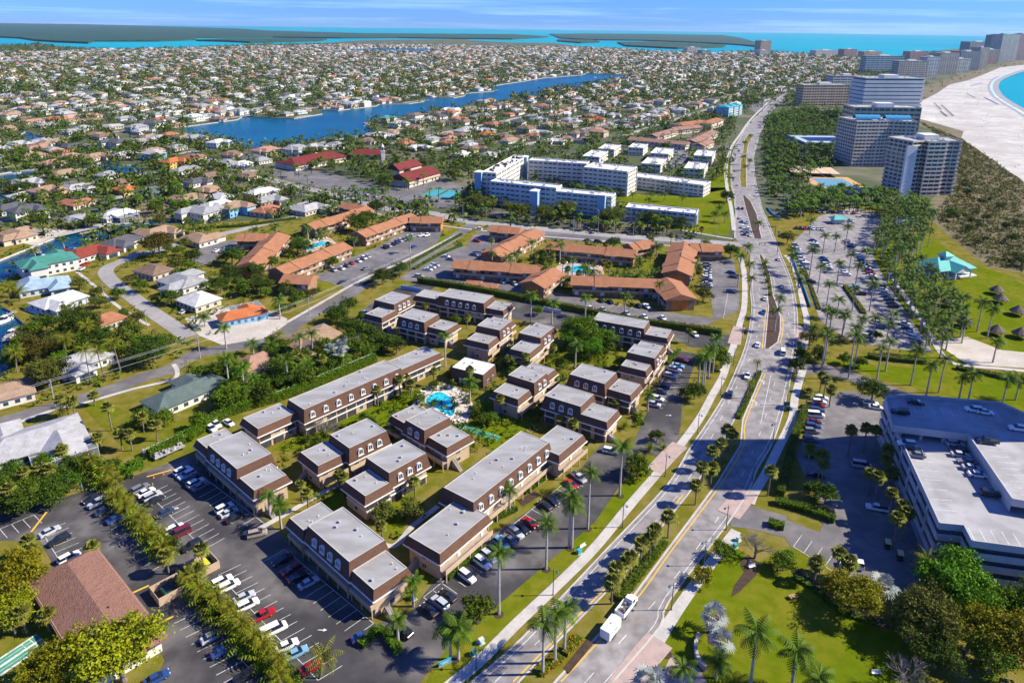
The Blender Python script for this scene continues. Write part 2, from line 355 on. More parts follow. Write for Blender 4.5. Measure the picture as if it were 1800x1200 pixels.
street('330 268 390 288 442 306', 9, 'grey street end leading away from the red-roofed church', street_grey)
street('333 592 300 570 260 543 225 516 207 503 190 487 186 476 195 467 213 460 240 447 267 443 320 427 419 405 511 383 594 364', 7, 'pale curving residential street past the canal houses', street_grey)
street('-40 757 0 743 147 700 207 680 260 660 300 649 345 622 383 615 433 606 480 596 540 557 600 526 653 492 717 467 763 440 803 414 830 394', 7.5, 'grey street running behind the fence up to the cross street')
street('-40 403 0 397 69 386 117 381 200 362 231 358 292 350', 6.5, 'small street serving the houses by the vacant lot')
street('100 305 131 325 156 342 189 356 205 363', 6.5, 'short street between canal-side houses')
# parking lots
sheet('parking_lot', '-30 912 0 905 150 863 215 845 262 826 337 800 480 925 500 946 660 1097 722 1075 760 1025 850 950 940 890 1000 850 1040 800 1058 780 1110 788 1133 733 1155 690 1166 640 1180 615 1227 622 1214 660 1200 700 1197 745 1192 770 1190 795 1172 812 1148 800 1120 795 1095 846 1046 917 979 975 879 1060 810 1110 765 1165 690 1260 240 1260 290 1160 262 1110 175 990 95 1010 90 985 70 950 -30 950', asphalt_lot, .05, 'dark asphalt parking lot wrapping round the brown condominiums')
sheet('parking_lot', '1175 590 1183 576 1240 583 1290 590 1300 606 1255 612 1215 610', asphalt_lot, .052, 'small dark lot beside the hedge at the condominium corner')
sheet('parking_lot', '640 545 655 530 700 505 760 495 770 500 690 560 700 600 660 600', asphalt_lot, .052, 'narrow dark drive behind the back condominiums')
sheet('parking_lot', '880 545 900 525 1000 545 1045 560 1010 585 960 572 900 560', asphalt_lot, .052, 'dark service lot by the white dumpster fence')
sheet('parking_lot', '540 486 572 478 600 460 660 436 690 418 728 402 778 408 768 426 715 458 650 488 606 505 590 500', asphalt_mid, .052, 'grey parking strip below the terracotta-roofed apartments')
sheet('parking_lot', '330 445 360 430 420 420 415 445 400 450 350 470', asphalt_mid, .052, 'small shaded lot among trees by the canal street')
sheet('parking_lot', '700 490 760 450 800 430 850 440 890 470 930 500 1000 520 1100 540 1230 556 1255 560 1245 500 1230 480 1228 455 1290 455 1300 520 1298 545 1240 572 1150 566 1040 545 900 515 800 500 740 500', asphalt_mid, .05, 'grey parking lot around the right terracotta apartments')
sheet('parking_lot', '830 415 870 395 940 400 1080 412 1180 420 1180 428 1060 428 960 420 900 420 850 440 820 435', asphalt_mid, .055, 'parking strip between terracotta apartments and the cross street')
sheet('parking_lot', '1395 425 1440 380 1500 365 1560 380 1530 440 1560 500 1600 560 1625 595 1640 620 1560 612 1500 600 1455 575 1440 560 1410 480', asphalt_road, .05, 'pale grey beach parking lot dotted with palms')
sheet('parking_lot', '1470 690 1500 686 1540 700 1560 730 1550 780 1600 900 1660 1000 1640 1045 1530 1030 1440 985 1390 960 1370 930 1320 905 1290 890 1275 920 1300 880 1345 900 1440 935 1455 900 1415 840 1400 800 1420 740 1450 700', asphalt_mid, .05, 'shaded asphalt yard beside the parking garage')
strip('garage_drive', '1395 652 1440 648 1490 660 1560 685 1640 715 1700 735', 8, asphalt_mid, .055, 'driveway curving from the avenue to the garage')
strip('garage_drive', '1282 905 1330 912 1380 925', 9, asphalt_mid, .062, 'short paved drive entering the garage yard')
sheet('parking_lot', '640 360 690 330 740 300 820 330 790 345 810 365 760 366 700 355', asphalt_mid, .05, 'church parking lot with palms and tennis court side')
sheet('parking_lot', '480 290 560 300 680 330 650 352 560 330 470 305', asphalt_mid, .05, 'asphalt lot in front of the red-roofed church')
sheet('parking_lot', '840 360 900 375 1080 398 1230 408 1230 414 1060 405 900 388 830 375', asphalt_lot, .052, 'shaded lot before the white condominium')
sheet('parking_lot', '1165 300 1205 285 1215 262 1180 262 1150 300', asphalt_mid, .05, 'lot between the white flat-roofed apartment blocks')
sheet('parking_lot', '1330 200 1370 178 1420 160 1400 150 1340 165 1310 185', asphalt_mid, .05, 'crowded car lot beside the far avenue')
# lawns
for s, lb in (('940 885 1000 840 1030 830 1000 870 960 905', 'small green lawn before the long front condominium'), ('905 905 935 885 950 895 915 925', 'lawn square beside the red car'),
              ('880 1060 960 985 1050 905 1100 848 1140 800 1180 810 1150 845 1080 915 1000 992 905 1085 830 1160 790 1215 740 1215 780 1150', 'green verge between front parking and the avenue sidewalk'),
              ('495 945 560 890 700 770 760 800 720 900 700 950 640 880', 'shaded lawn between the front condominiums'), ('480 790 560 740 600 700 700 690 760 680 800 760 700 740 560 800', 'lawn between the left condominiums'),
              ('820 740 860 690 960 620 1010 600 1110 600 1100 640 1000 640 940 730 900 800 870 800', 'lawn around the poolside condominiums'),
              ('1030 600 1050 585 1100 600 1095 625 1030 640', 'bright courtyard lawn beside the big tree'), ('1080 340 1180 345 1285 330 1290 365 1280 415 1190 405 1100 380', 'wide green lawn before the white condominium'),
              ('1120 330 1290 330 1280 270 1260 290 1240 340', 'green strip along the avenue by white flats'), ('505 545 600 495 700 455 830 400 825 394 700 440 590 490 490 540', 'green verge between the two sidewalks'),
              ('150 690 250 735 330 740 420 760 270 820 230 800 150 720', 'dry vacant lot with cabbage palms'), ('1310 1000 1390 960 1440 985 1400 1010', 'grass corner below the garage yard'),
              ('0 1000 60 1020 110 1100 130 1215 -40 1215 -40 1000', 'lawn by the brown tile-roofed building'), ('940 450 1100 445 1190 440 1150 480 1040 470 960 480 900 470', 'courtyard lawn among terracotta apartments')):
    sheet('lawn', s, grass_green if 'green' in lb or 'condominium' in lb else grass_mid, .04, lb)
sheet('vacant_lot', '236 360 300 352 335 372 300 383 240 388', M('bare_lot', (.22, .16, .09), .95, (.17, .13, .07), .05, 5), .035, 'brown vacant lot beside the canal')
sheet('gravel_yard', '325 560 390 538 470 545 505 560 500 590 440 602 390 606 350 590', gravel, .04, 'pale gravel yard around the orange-roofed house')
sheet('gravel_yard', '30 425 60 405 110 396 120 405 60 432', gravel, .04, 'bare pale lot on the canal bank')
sheet('shell_patch', '1180 1150 1230 1175 1250 1215 1150 1215', paver, .045, 'red paver corner at the bottom of the avenue')
# sidewalks
for s, w, lb in (('740 1245 837 1167 904 1100 983 1025 1046 962 1108 887 1158 829 1190 790 1229 737 1253 693 1270 663 1280 633 1287 615 1295 590 1300 570 1308 540 1309 500 1307 473 1300 450', 2.6, 'pale concrete sidewalk along the left side of the avenue'),
                 ('1120 1190 1167 1110 1200 1058 1242 1000 1294 933', 2.6, 'pale sidewalk beside the lower corner park'), ('1318 885 1325 867 1346 833 1362 800 1392 737 1397 700 1405 670 1413 645', 2.6, 'pale sidewalk between avenue and garage hedge'),
                 ('1413 615 1418 567 1413 540 1407 513 1395 467 1381 449', 2.6, 'sidewalk behind the blue barrier by the beach lot'), ('1290 405 1288 385 1284 360 1278 330 1276 300 1280 277 1288 255 1300 238 1320 210 1350 180', 2.6, 'sidewalk along the far left side of the avenue'),
                 ('0 755 90 722 150 708 230 685 300 668 312 655 305 640', 1.6, 'narrow sidewalk beside the back street'), ('135 478 165 502 200 533 240 560 262 572', 1.6, 'narrow sidewalk along the curving street'),
                 ('490 575 560 535 640 490 720 455 800 415', 1.8, 'sidewalk between the green verges'), ('1565 480 1590 520 1625 570 1650 615 1680 640 1760 648 1830 655', 2.2, 'curving pale park walkway'),
                 ('640 940 690 960 725 925 770 890', 1.6, 'shaded garden walk between condominiums'), ('455 930 500 905 560 870 600 850', 1.6, 'walk between the two left condominiums'),
                 ('1200 405 1267 417 1290 420', 2, 'sidewalk turning the corner at the traffic lights'), ('440 315 520 338 600 356 680 380 800 400 960 416 1190 433', 1.6, 'sidewalk on the near side of the cross street')):
    strip('sidewalk', s, w, concrete, .10, lb, .14)
strip('driveway_apron', '1150 828 1178 798 1195 782', 5, paver, .145, 'pink paver crossing at the condominium entrance')
strip('driveway_apron', '1280 905 1300 880 1312 862', 6, paver, .145, 'pink paver crossing at the garage entrance')
strip('driveway_apron', '1090 1215 1130 1160 1160 1125', 6, paver, .145, 'pink paver crossing at the lower park entrance')
strip('driveway_apron', '1290 605 1296 585 1300 575', 5, paver, .145, 'pink paver crossing by the terracotta lot')
strip('driveway_apron', '1405 600 1410 585 1414 575', 5, paver, .145, 'pink paver crossing opposite the terracotta lot')
# medians with raised kerbs
kerb_mat = concrete
MED = [('910 1198 985 1120 1067 1037 1092 1012 1150 940 1206 871 1258 800 1285 746 1327 660 1335 651 1341 656 1307 738 1303 783 1262 850 1175 967 1108 1058 979 1198 905 1290 840 1290', 'long planted median strip of the avenue'),
       ('1350 540 1345 590 1343 612 1352 614 1368 602 1372.5 582 1373 558 1366 535 1360 520 1355 487 1347 460 1339 447 1334 451 1337 463 1343 480 1347 500 1349 533', 'median with mulch tip below the traffic lights'),
       ('1325 419 1320 404 1315 384 1309 363 1305 346 1309 343 1320 354 1331 377 1336 404 1340 420', 'planted median above the traffic lights'), ('1301 328 1300 310 1301 287 1304 273 1313 271 1312 297 1313 329', 'short palm median on the far avenue'),
       ('1305 270 1307 257 1309 245 1316 236 1321 242 1315 257 1313 270', 'farthest palm median of the avenue')]
for s, lb in MED:
    P = W(s); mb = MB().prism(P, .05, .2)
    C = sum(P, Vector((0, 0))) / len(P)
    o = struct('median', mb, [concrete], lb)
    # inner soil lies a little below the kerb top
    n = len(P); ins = []
    area = sum(P[k - 1].x * P[k].y - P[k].x * P[k - 1].y for k in range(n)); sg = 1 if area > 0 else -1
    for k in range(n):
        t = (P[(k + 1) % n] - P[k - 1]).normalized(); ins.append(P[k] + Vector((-t.y, t.x)) * (.45 * sg))
    struct('planting_bed', MB().sheet(ins, .215), [mulch if 'tip' in lb or 'lights' in lb else grass_dry], None, o)
for s, lb in (('975 1170 1010 1130 1025 1140 985 1185', 'lower'), ('1080 1050 1200 880 1215 885 1110 1050', 'upper')):
    pass

# lane paint, one mesh per kind and road
def dashes(lines, L_, gap, w, z):
    mb = MB()
    for px in lines:
        P = smooth(W(px), 8); acc = 0; on = True; seg = [P[0]]
        for k in range(1, len(P)):
            a, b = P[k - 1], P[k]; d = (b - a).length
            while d > 1e-6:
                need = (L_ if on else gap) - acc
                if d >= need:
                    a = a + (b - a) * (need / d); d -= need; acc = 0
                    if on: seg.append(a); mb.strip(seg, w, z); seg = []
                    on = not on
                    if on: seg = [a]
                else:
                    acc += d; d = 0
                    if on: seg.append(b)
    return mb
def solid(lines, w, z):
    mb = MB()
    for px in lines: mb.strip(smooth(W(px) if isinstance(px, str) else g2(px), 6), w, z)
    return mb
def off(pts, m):
    P = smooth(g2(pts), 3); o = []
    for k, q in enumerate(P):
        t = (P[min(k + 1, len(P) - 1)] - P[max(k - 1, 0)]).normalized(); o.append(q + Vector((-t.y, t.x)) * m)
    return o
mb = dashes(['868 1200 990 1085 1130 940 1195 865 1245 780 1285 700 1318 630 1333 580 1336 540 1334 500 1330 465', '1028 1200 1110 1105 1190 1010 1275 890 1325 790 1352 710 1370 640 1384 590 1386 550 1378 505 1362 460', '1303 415 1302 370 1297 330 1292 300 1297 270 1305 250 1320 225', '1345 415 1335 380 1322 330 1318 300 1320 270 1327 245'], 3, 9, .16, .095)
struct('lane_marking', mb, [white_paint], None, road)
mb = MB().strip(off(AVE_L, -.9), .16, .095).strip(off(AVE_R, .9), .16, .095).strip(off(AVE_L2, -.6), .16, .095)
mb2 = solid(['1337 745 1355 660', '1355 536 1362 500 1352 470'], .16, .096); mb.v  # turn-lane line
struct('edge_line', mb, [white_paint], None, road); struct('turn_lane_line', mb2, [white_paint], None, road)
yl = solid(['902 1198 1062 1036 1087 1011 1200 870', '986 1198 1113 1060 1180 968 1267 851 1307 783 1311 740 1345 657', '1347 540 1342 590 1340 613', '1376 558 1376 583 1371 603'], .3, .097)
struct('yellow_line', yl, [yellow_paint], None, road)
for s in (AVE_L, AVE_L2, AVE_R):
    sgn = 1 if s is not AVE_R else -1
    struct('kerb', MB().strip(off(s, .25 * sgn), .4, .04, .2), [concrete], 'concrete kerb along the %s avenue edge' % ('right' if s is AVE_R else 'near left' if s is AVE_L else 'far left'))
def arrow(px, a, tip=1):
    mb = MB(); p = G(*px); c, s = math.cos(a), math.sin(a)
    T = lambda x, y: (p.x + x * c - y * s, p.y + x * s + y * c, .098)
    mb.quad(T(-2, -.15), T(.6, -.15), T(.6, .15), T(-2, .15)); mb.quad(T(.6, -.15), T(1.0, .9), T(1.0, 1.4), T(.3, .4), T(.3, .15))
    mb.quad(T(.5, 1.3), T(1.5, 1.3), T(1.0, 2.2))
    return struct('turn_arrow', mb, [white_paint], None, road)
for px in ((1343, 672), (1330, 708)): arrow(px, ang_px((1330, 708), (1343, 672)))

# ------------------------------------------------------------------ brown mansard condominiums
stucco = M('tan_stucco', (.50, .37, .25), .9, (.43, .31, .21), .4, 4, col3=(.36, .26, .18), scale3=1.5, amt3=.3)
shingle = M('brown_shingle', (.125, .066, .042), .9, (.092, .048, .031), .5, 4, bump=.6, bscale=3, col3=(.18, .09, .055), scale3=6, amt3=.5, stretch=(1, 1, 4))
membrane = M('grey_roof_membrane', (.335, .335, .33), .75, (.285, .285, .28), .2, 6, (.38, .66), col3=(.19, .165, .14), scale3=.22, amt3=.45, stretch=(.6, 1.5, 1, R(-45)))
white_trim = M('white_trim', (.74, .73, .70), .6, (.62, .61, .58), .8)
glass = M('window_glass', (.025, .045, .06), .08, (.05, .08, .09), .6, spec=.8)
screen = M('dark_screen', (.035, .035, .04), .6, (.06, .055, .055), .8)
rail_metal = M('dark_metal', (.05, .05, .05), .5)
vent_mat = M('vent_metal', (.5, .5, .5), .4, metal=.3)
grey_conc = M('weathered_concrete', (.34, .30, .26), .9, (.26, .23, .2), .6)

def rect_px(px, z, a, O):
    """opposite roof corners in pixels -> local rectangle"""
    c, s = math.cos(-a), math.sin(-a); q = []
    for x, y in px:
        p = G(x, y, z) - O; q.append((p.x * c - p.y * s, p.x * s + p.y * c))
    xs = [t[0] for t in q]; ys = [t[1] for t in q]
    return min(xs), max(xs), min(ys), max(ys)
def quad_frame(q, z):
    Wc, N, E_, S = [G(x, y, z) for x, y in q]
    d = (N - Wc).to_2d() + (E_ - S).to_2d(); d2 = (S - Wc).to_2d() + (E_ - N).to_2d(); d2 = Vector((-d2.y, d2.x))
    d = d.normalized() * 1 + d2.normalized() * 1
    O = (Wc + N + E_ + S) / 4; O.z = 0
    return math.atan2(d.y, d.x), O

def _dormer_meshes():
    w, h, d = .86, 1.95, .95
    arch = [(-w, 0), (w, 0), (w * .92, h * .78), (w * .6, h * .95), (0, h * 1.02), (-w * .6, h * .95), (-w * .92, h * .78)]
    mb = MB(); n = len(arch)
    for k in range(n):
        (xa, za), (xb, zb) = arch[k], arch[(k + 1) % n]; mb.quad((xa, 0, za), (xb, 0, zb), (xb, d, zb), (xa, d, za))
    ins = [(x * .74, .28 + z * .76) for x, z in arch]
    for k in range(n):
        a, b = arch[k], arch[(k + 1) % n]; c, e = ins[(k + 1) % n], ins[k]
        mb.quad((a[0], 0, a[1]), (e[0], 0, e[1]), (c[0], 0, c[1]), (b[0], 0, b[1])); mb.quad((e[0], 0, e[1]), (e[0], .16, e[1]), (c[0], .16, c[1]), (c[0], 0, c[1]))
    mb.quad(*[(x, .16, z) for x, z in ins[::-1]])
    mb.box(-.98, .98, -.1, .1, -.12, 0); mb.box(-.05, .05, -.02, .12, .3, 1.75)
    pane = MB().box(-.54, -.06, .1, .14, .38, 1.55)
    return mb.mesh('dormer', [white_trim]), pane.mesh('pane', [glass])
DORMER, PANE = _dormer_meshes()
WIN = MB().box(-.75, .75, -.06, .0, 0, 1.3, 0).box(-.64, -.04, -.09, -.05, .1, 1.2, 1).box(.04, .64, -.09, -.05, .1, 1.2, 1).mesh('window', [white_trim, glass])
DOOR = MB().box(-.5, .5, -.08, 0, 0, 2.1, 0).mesh('door', [white_trim])
SCREEN = MB().box(-1.5, 1.5, -.05, .02, 0, 2.1, 0).box(-1.55, -1.45, -.1, .02, 0, 2.1, 1).box(1.45, 1.55, -.1, .02, 0, 2.1, 1).box(-1.5, 1.5, -.09, .02, .95, 1.02, 1).box(-.03, .03, -.08, .02, 0, 2.1, 1).mesh('screen_panel', [screen, rail_metal])
VENT = MB().box(-.22, .22, -.22, .22, 0, .45).box(-.3, .3, -.3, .3, .45, .55).mesh('roof_vent', [vent_mat])
PIPE = MB().tube((0, 0, 0), (0, 0, .5), .12, n=6).mesh('vent_pipe', [white_trim])
SIDES = {0: (1, 0), 1: (0, 1), 2: (-1, 0), 3: (0, -1)}
def side_line(r, s):
    x0, x1, y0, y1 = r
    return {0: ((x1, y0), (x1, y1)), 1: ((x1, y1), (x0, y1)), 2: ((x0, y1), (x0, y0)), 3: ((x0, y0), (x1, y0))}[s]
SROT = {3: 0, 0: math.pi / 2, 1: math.pi, 2: -math.pi / 2}     # a mesh that faces -y is turned to face the side

def on_side(me, name, root, r, s, t, z, out=0):
    a, b = side_line(r, s); d = SIDES[s]
    return obj(name, me, root, loc=(a[0] + (b[0] - a[0]) * t + d[0] * out, a[1] + (b[1] - a[1]) * t + d[1] * out, z), rz=SROT[s])

def mansard(root, r, z, k, zf=5.3, e=.85, rnd=None):
    x0, x1, y0, y1 = r; j = .004 * k
    obj('wall', (MB().box(x0 + .05 + j * 8, x1 - .05 - j * 8, y0 + .05 + j * 8, y1 - .05 - j * 8, 0, zf - .35 + j), stucco), root)
    obj('fascia', (MB().box(x0 - e - .14, x1 + e + .14, y0 - e - .14, y1 + e + .14, zf - .36 + j, zf + j), white_trim), root)
    mb = MB(); o = [(x0 - e, y0 - e), (x1 + e, y0 - e), (x1 + e, y1 + e), (x0 - e, y1 + e)]; t = [(x0, y0), (x1, y0), (x1, y1), (x0, y1)]; i = [(x0 + .22, y0 + .22), (x1 - .22, y0 + .22), (x1 - .22, y1 - .22), (x0 + .22, y1 - .22)]
    for q in range(4):
        p = (q + 1) % 4
        mb.quad((*o[q], zf + j), (*o[p], zf + j), (*t[p], z), (*t[q], z), m=0)
        mb.quad((*t[q], z), (*t[p], z), (*i[p], z), (*i[q], z), m=1); mb.quad((*i[q], z), (*i[p], z), (*i[p], z - .3), (*i[q], z - .3), m=1)
    obj('mansard_roof', (mb, [shingle, M('roof_edge', (.45, .42, .38), .7)]), root)
    obj('flat_roof', (MB().box(x0 + .2, x1 - .2, y0 + .2, y1 - .2, z - .5, z - .12 + j), membrane), root)
    for _ in range(max(3, int((x1 - x0) * (y1 - y0) / 34))):
        obj('roof_vent' if rnd.random() < .45 else 'vent_pipe', VENT if rnd.random() < .45 else PIPE, root, loc=(rnd.uniform(x0 + 1.2, x1 - 1.2), rnd.uniform(y0 + 1.2, y1 - 1.2), z - .13))

def facade(root, r, s, style, rnd):
    a, b = side_line(r, s); L_ = math.hypot(b[0] - a[0], b[1] - a[1]); n = max(1, int(L_ / 3.6))
    if style == 's':
        for fl in (.25, 2.85):
            for q in range(n):
                if rnd.random() < .8: on_side(SCREEN, 'screen_panel', root, r, s, (q + .5) / n, fl, .04)
                else: on_side(WIN, 'window', root, r, s, (q + .5) / n, fl + .7, .0)
        mb = MB(); x0, x1, y0, y1 = r
        mb.box(x0 - (.35 if s == 2 else 0), x1 + (.35 if s == 0 else 0), y0 - (.35 if s == 3 else 0), y1 + (.35 if s == 1 else 0), 2.45, 2.7); obj('floor_band', (mb, white_trim), root)
    elif style == 'w':
        x0, x1, y0, y1 = r; d = SIDES[s]; dep = 1.6
        q = {3: (x0, x1, y0 - dep, y0), 1: (x0, x1, y1, y1 + dep), 2: (x0 - dep, x0, y0, y1), 0: (x1, x1 + dep, y0, y1)}[s]
        obj('walkway', (MB().box(*q, 2.35, 2.6), grey_conc), root)
        p = {3: (q[0], q[1], q[2] - .15, q[2]), 1: (q[0], q[1], q[3], q[3] + .15), 2: (q[0] - .15, q[0], q[2], q[3]), 0: (q[1], q[1] + .15, q[2], q[3])}[s]
        obj('walkway_parapet', (MB().box(*p, 2.3, 3.6), stucco), root)
        for k in range(n + 1):
            on_side(M_POST, 'post', root, r, s, min(.985, max(.015, k / n)), 0, dep + .02)
        for q in range(n):
            for fl in (0, 2.6): on_side(DOOR if (q + int(fl)) % 2 else WIN, 'door' if (q + int(fl)) % 2 else 'window', root, r, s, (q + .5) / n, fl + (0 if (q + int(fl)) % 2 else .9))
    elif style == 'c':
        for q in range(n + 1): on_side(M_POST, 'post', root, r, s, min(.98, max(.02, q / n)), 0, .7)
        for q in range(n): on_side(SCREEN if q % 2 else WIN, 'screen_panel' if q % 2 else 'window', root, r, s, (q + .5) / n, 2.75 if q % 2 else 3.4, .02)
        mb = MB(); x0, x1, y0, y1 = r
        q = {2: (x0 - 1.0, x0, y0, y1), 3: (x0, x1, y0 - 1.0, y0)}[s]; obj('walkway', (MB().box(*q, 2.3, 3.4), stucco), root)
    else:
        for fl in (.9, 3.4):
            for q in range(max(1, int(L_ / 5))): on_side(WIN, 'window', root, r, s, (q + .5) / max(1, int(L_ / 5)), fl)
M_POST = MB().box(-.12, .12, -.12, .12, 0, 2.34).mesh('post', [stucco])
STAIR = MB()
for _k in range(12): STAIR.box(-.6, .6, -.28 * (_k + 1), -.28 * _k, 0, 2.55 - .2 * _k)
STAIR.tube((-.62, 0, 3.4), (-.62, -3.3, 1.1), .04, n=4, m=1).tube((.62, 0, 3.4), (.62, -3.3, 1.1), .04, n=4, m=1)
STAIR = STAIR.mesh('stair', [grey_conc, rail_metal])

# each: label, tall roof corners (left, back, right, front), lower wings as opposite corner pairs, dormer side and count, facade styles for sides 2 and 3
CONDOS = [
 ('front left brown condominium with four dormers over the shaded parking row', '364.9 781.7 424.5 757 477.7 796.4 416.8 823.5', ['420.9 839.5 503.4 834', '395 752 363 787'], 2, 4, 'c', '-'),
 ('nearest brown condominium with four dormers beside the white van row', '540 924 602 890 678 949 614 985.6', ['619 1002.4 716 997', '564 881 534 932'], 2, 4, 'c', '-'),
 ('long brown condominium with eight dormers along the back fence', '505.7 700 677 634 705 645 534.5 721', ['746.7 607.9 690.2 656', '426.8 734.3 519 725.4'], 3, 8, '-', 's'),
 ('brown condominium with two low roofs behind the bare bush', '578.7 763.4 644.7 734.6 680.5 757 614.4 786.3', ['559.4 818.4 573 774'], 3, 3, '-', 'w'),
 ('brown condominium with screened porches in the middle front', '644.7 803.7 708 772 750 795.4 683 831', ['642 871.5 648.4 823.9'], 3, 3, '-', 's'),
 ('brown condominium between the pool and the shuffleboard court', '712.6 738 757.5 715.7 790.5 733.5 746 755.6', ['753.8 768 825.3 764', '727.2 711 709.8 742.8'], 2, 2, 'w', '-'),
 ('longest front brown condominium with a row of dormers facing the avenue', '777.5 855.8 917 757.4 967.8 778 830.6 880.7', ['717.8 941 856.7 903.6', '980 746.6 982.3 799.7'], 3, 8, '-', 'w'),
 ('brown condominium with outdoor stair right of the pool', '892.5 659 915.8 642.5 964.4 655 937.2 671.7', ['867.2 687.2 930.4 685.3', '936.2 636.7 962 659'], 3, 2, '-', 'w'),
 ('brown condominium with three dormers below the courtyard lawn', '1001 657 1023.7 638.6 1084 654 1062.6 674.6', ['1069.4 683.3 1125.8 675'], 2, 3, 's', '-'),
 ('brown condominium with three dormers next to the front entrance drive', '956.7 695 982.9 674.6 1044 692 1020.8 714', ['1019.9 727 1086 720.3'], 2, 3, 's', '-'),
 ('brown condominium beside the upper parking row and clipped hedge', '1102.5 619 1115.5 603.7 1162 614.9 1150.5 628.8', ['1091.4 641.8 1143.5 640.9', '1126.7 598.7 1160 616'], 3, 2, '-', 'w'),
 ('long brown condominium half hidden by the big bright tree', '1044.9 560 1051.4 548.8 1141.6 562.8 1130.4 579.2', ['1134 587.3 1180.7 579.2'], 2, 6, 's', '-'),
 ('farthest left brown condominium with three sunlit dormers', '657.5 527.2 690.6 511.5 722.2 519.7 693.3 534.6', ['642.4 551 696 545'], 3, 3, '-', 's'),
 ('brown condominium with three shaded dormers behind the palm hedge', '700.2 555.5 726.4 541.5 771 552 745.6 566.3', ['753.3 574 804.8 568'], 2, 3, 's', '-'),
 ('long rear brown condominium with five shaded dormers by the hedge', '770.4 519.7 791 507 868.2 519 850.3 532.7', ['855.2 541 899.8 532.7', '747 508.2 767.7 525.8'], 2, 5, 's', '-'),
 ('brown condominium with walkway stair behind the white-roofed clubhouse', '837.9 572.6 858 557 894.3 567 879.2 579.5', ['820.5 596 873.7 591.9', '868 556 893 569'], 3, 2, '-', 'w'),
 ('brown condominium in front of the big bright tree', '910.3 585 932.9 570.4 966.5 579.5 952 593.3', ['897 612.5 950.8 604.3', '942.5 567 966 581'], 3, 2, '-', 'w')]
CONDO_ROOTS = []; FOOT = []        # FOOT collects building footprints (world polygons) so that trees keep out
def footprint(root, r, m=.6):
    a = root.rotation_euler[2]; c, s = math.cos(a), math.sin(a); x0, x1, y0, y1 = r
    FOOT.append([(root.location.x + x * c - y * s, root.location.y + x * s + y * c) for x, y in ((x0 - m, y0 - m), (x1 + m, y0 - m), (x1 + m, y1 + m), (x0 - m, y1 + m))])
for ci, (lb, tall, lows, ds, dn, s2, s3) in enumerate(CONDOS):
    rnd = random.Random(ci); q = pairs(tall); ZT, ZL = 9.6, 7.4
    a, O = quad_frame(q, ZT)
    root = thing('condominium_building', lb, 'building', O, a, 'brown mansard condominiums'); CONDO_ROOTS.append(root)
    r = rect_px(q, ZT, a, O)
    c, s = math.cos(-a), math.sin(-a); loc = [((p.x - O.x) * c - (p.y - O.y) * s, (p.x - O.x) * s + (p.y - O.y) * c) for p in (G(*t, ZT) for t in q)]
    r = ((loc[0][0] + loc[3][0]) / 2, (loc[1][0] + loc[2][0]) / 2, (loc[3][1] + loc[2][1]) / 2, (loc[0][1] + loc[1][1]) / 2)
    mansard(root, r, ZT, 0, rnd=rnd); footprint(root, r)
    for k in range(dn):
        t = (k + .5) / dn; t = t if dn > 5 else .12 + .76 * t
        d = on_side(DORMER, 'dormer', root, r, ds, t, 6.35, .86); obj('pane', PANE, d); obj('pane', PANE, d, loc=(.6, 0, 0))
    for wi, lw in enumerate(lows):
        rl = rect_px(pairs(lw), ZL, a, O); mansard(root, rl, ZL, wi + 1, rnd=rnd); footprint(root, rl)
        facade(root, rl, 2, s2, rnd); facade(root, rl, 3, s3, rnd)
        if wi == 0: on_side(STAIR, 'stair', root, rl, 2 if s3 == 'w' else 3, .25, 0, 0.05 if s2 != 'c' else 1.2)
    facade(root, r, 2, s2, rnd); facade(root, r, 3, s3, rnd)
# clubhouse
q = pairs('799.3 641.4 814.5 629.9 868.2 640 848.9 658.5'); a, O = quad_frame(q, 5.2)
root = thing('clubhouse', 'small brown clubhouse with bright white flat roof behind the pool', 'building', O, a)
r = rect_px(q, 5.2, a, O); x0, x1, y0, y1 = r; footprint(root, r)
mb = MB(); e = .5
for k, (A, B) in enumerate((((x0, y0), (x1, y0)), ((x1, y0), (x1, y1)), ((x1, y1), (x0, y1)), ((x0, y1), (x0, y0)))):
    ex = lambda p: (p[0] + (e if p[0] == x1 else -e), p[1] + (e if p[1] == y1 else -e))
    mb.quad((*ex(A), 0), (*ex(B), 0), (*B, 5.2), (*A, 5.2))
obj('wall', (mb, shingle), root)
obj('flat_roof', (MB().box(x0 + .0, x1 - .0, y0 + .0, y1 - .0, 4.9, 5.205), M('white_roof', (.72, .72, .72), .6, (.6, .6, .6), .4)), root)
for t in (.3, .42): on_side(DOOR, 'door', root, r, 2, t, .1, .62)
for t in (.3, .7): on_side(WIN, 'window', root, r, 3, t, 1.0, .5)
for p in ((.2, .3), (.7, .6), (.5, .8)): obj('roof_vent', VENT, root, loc=(x0 + (x1 - x0) * p[0], y0 + (y1 - y0) * p[1], 5.2))

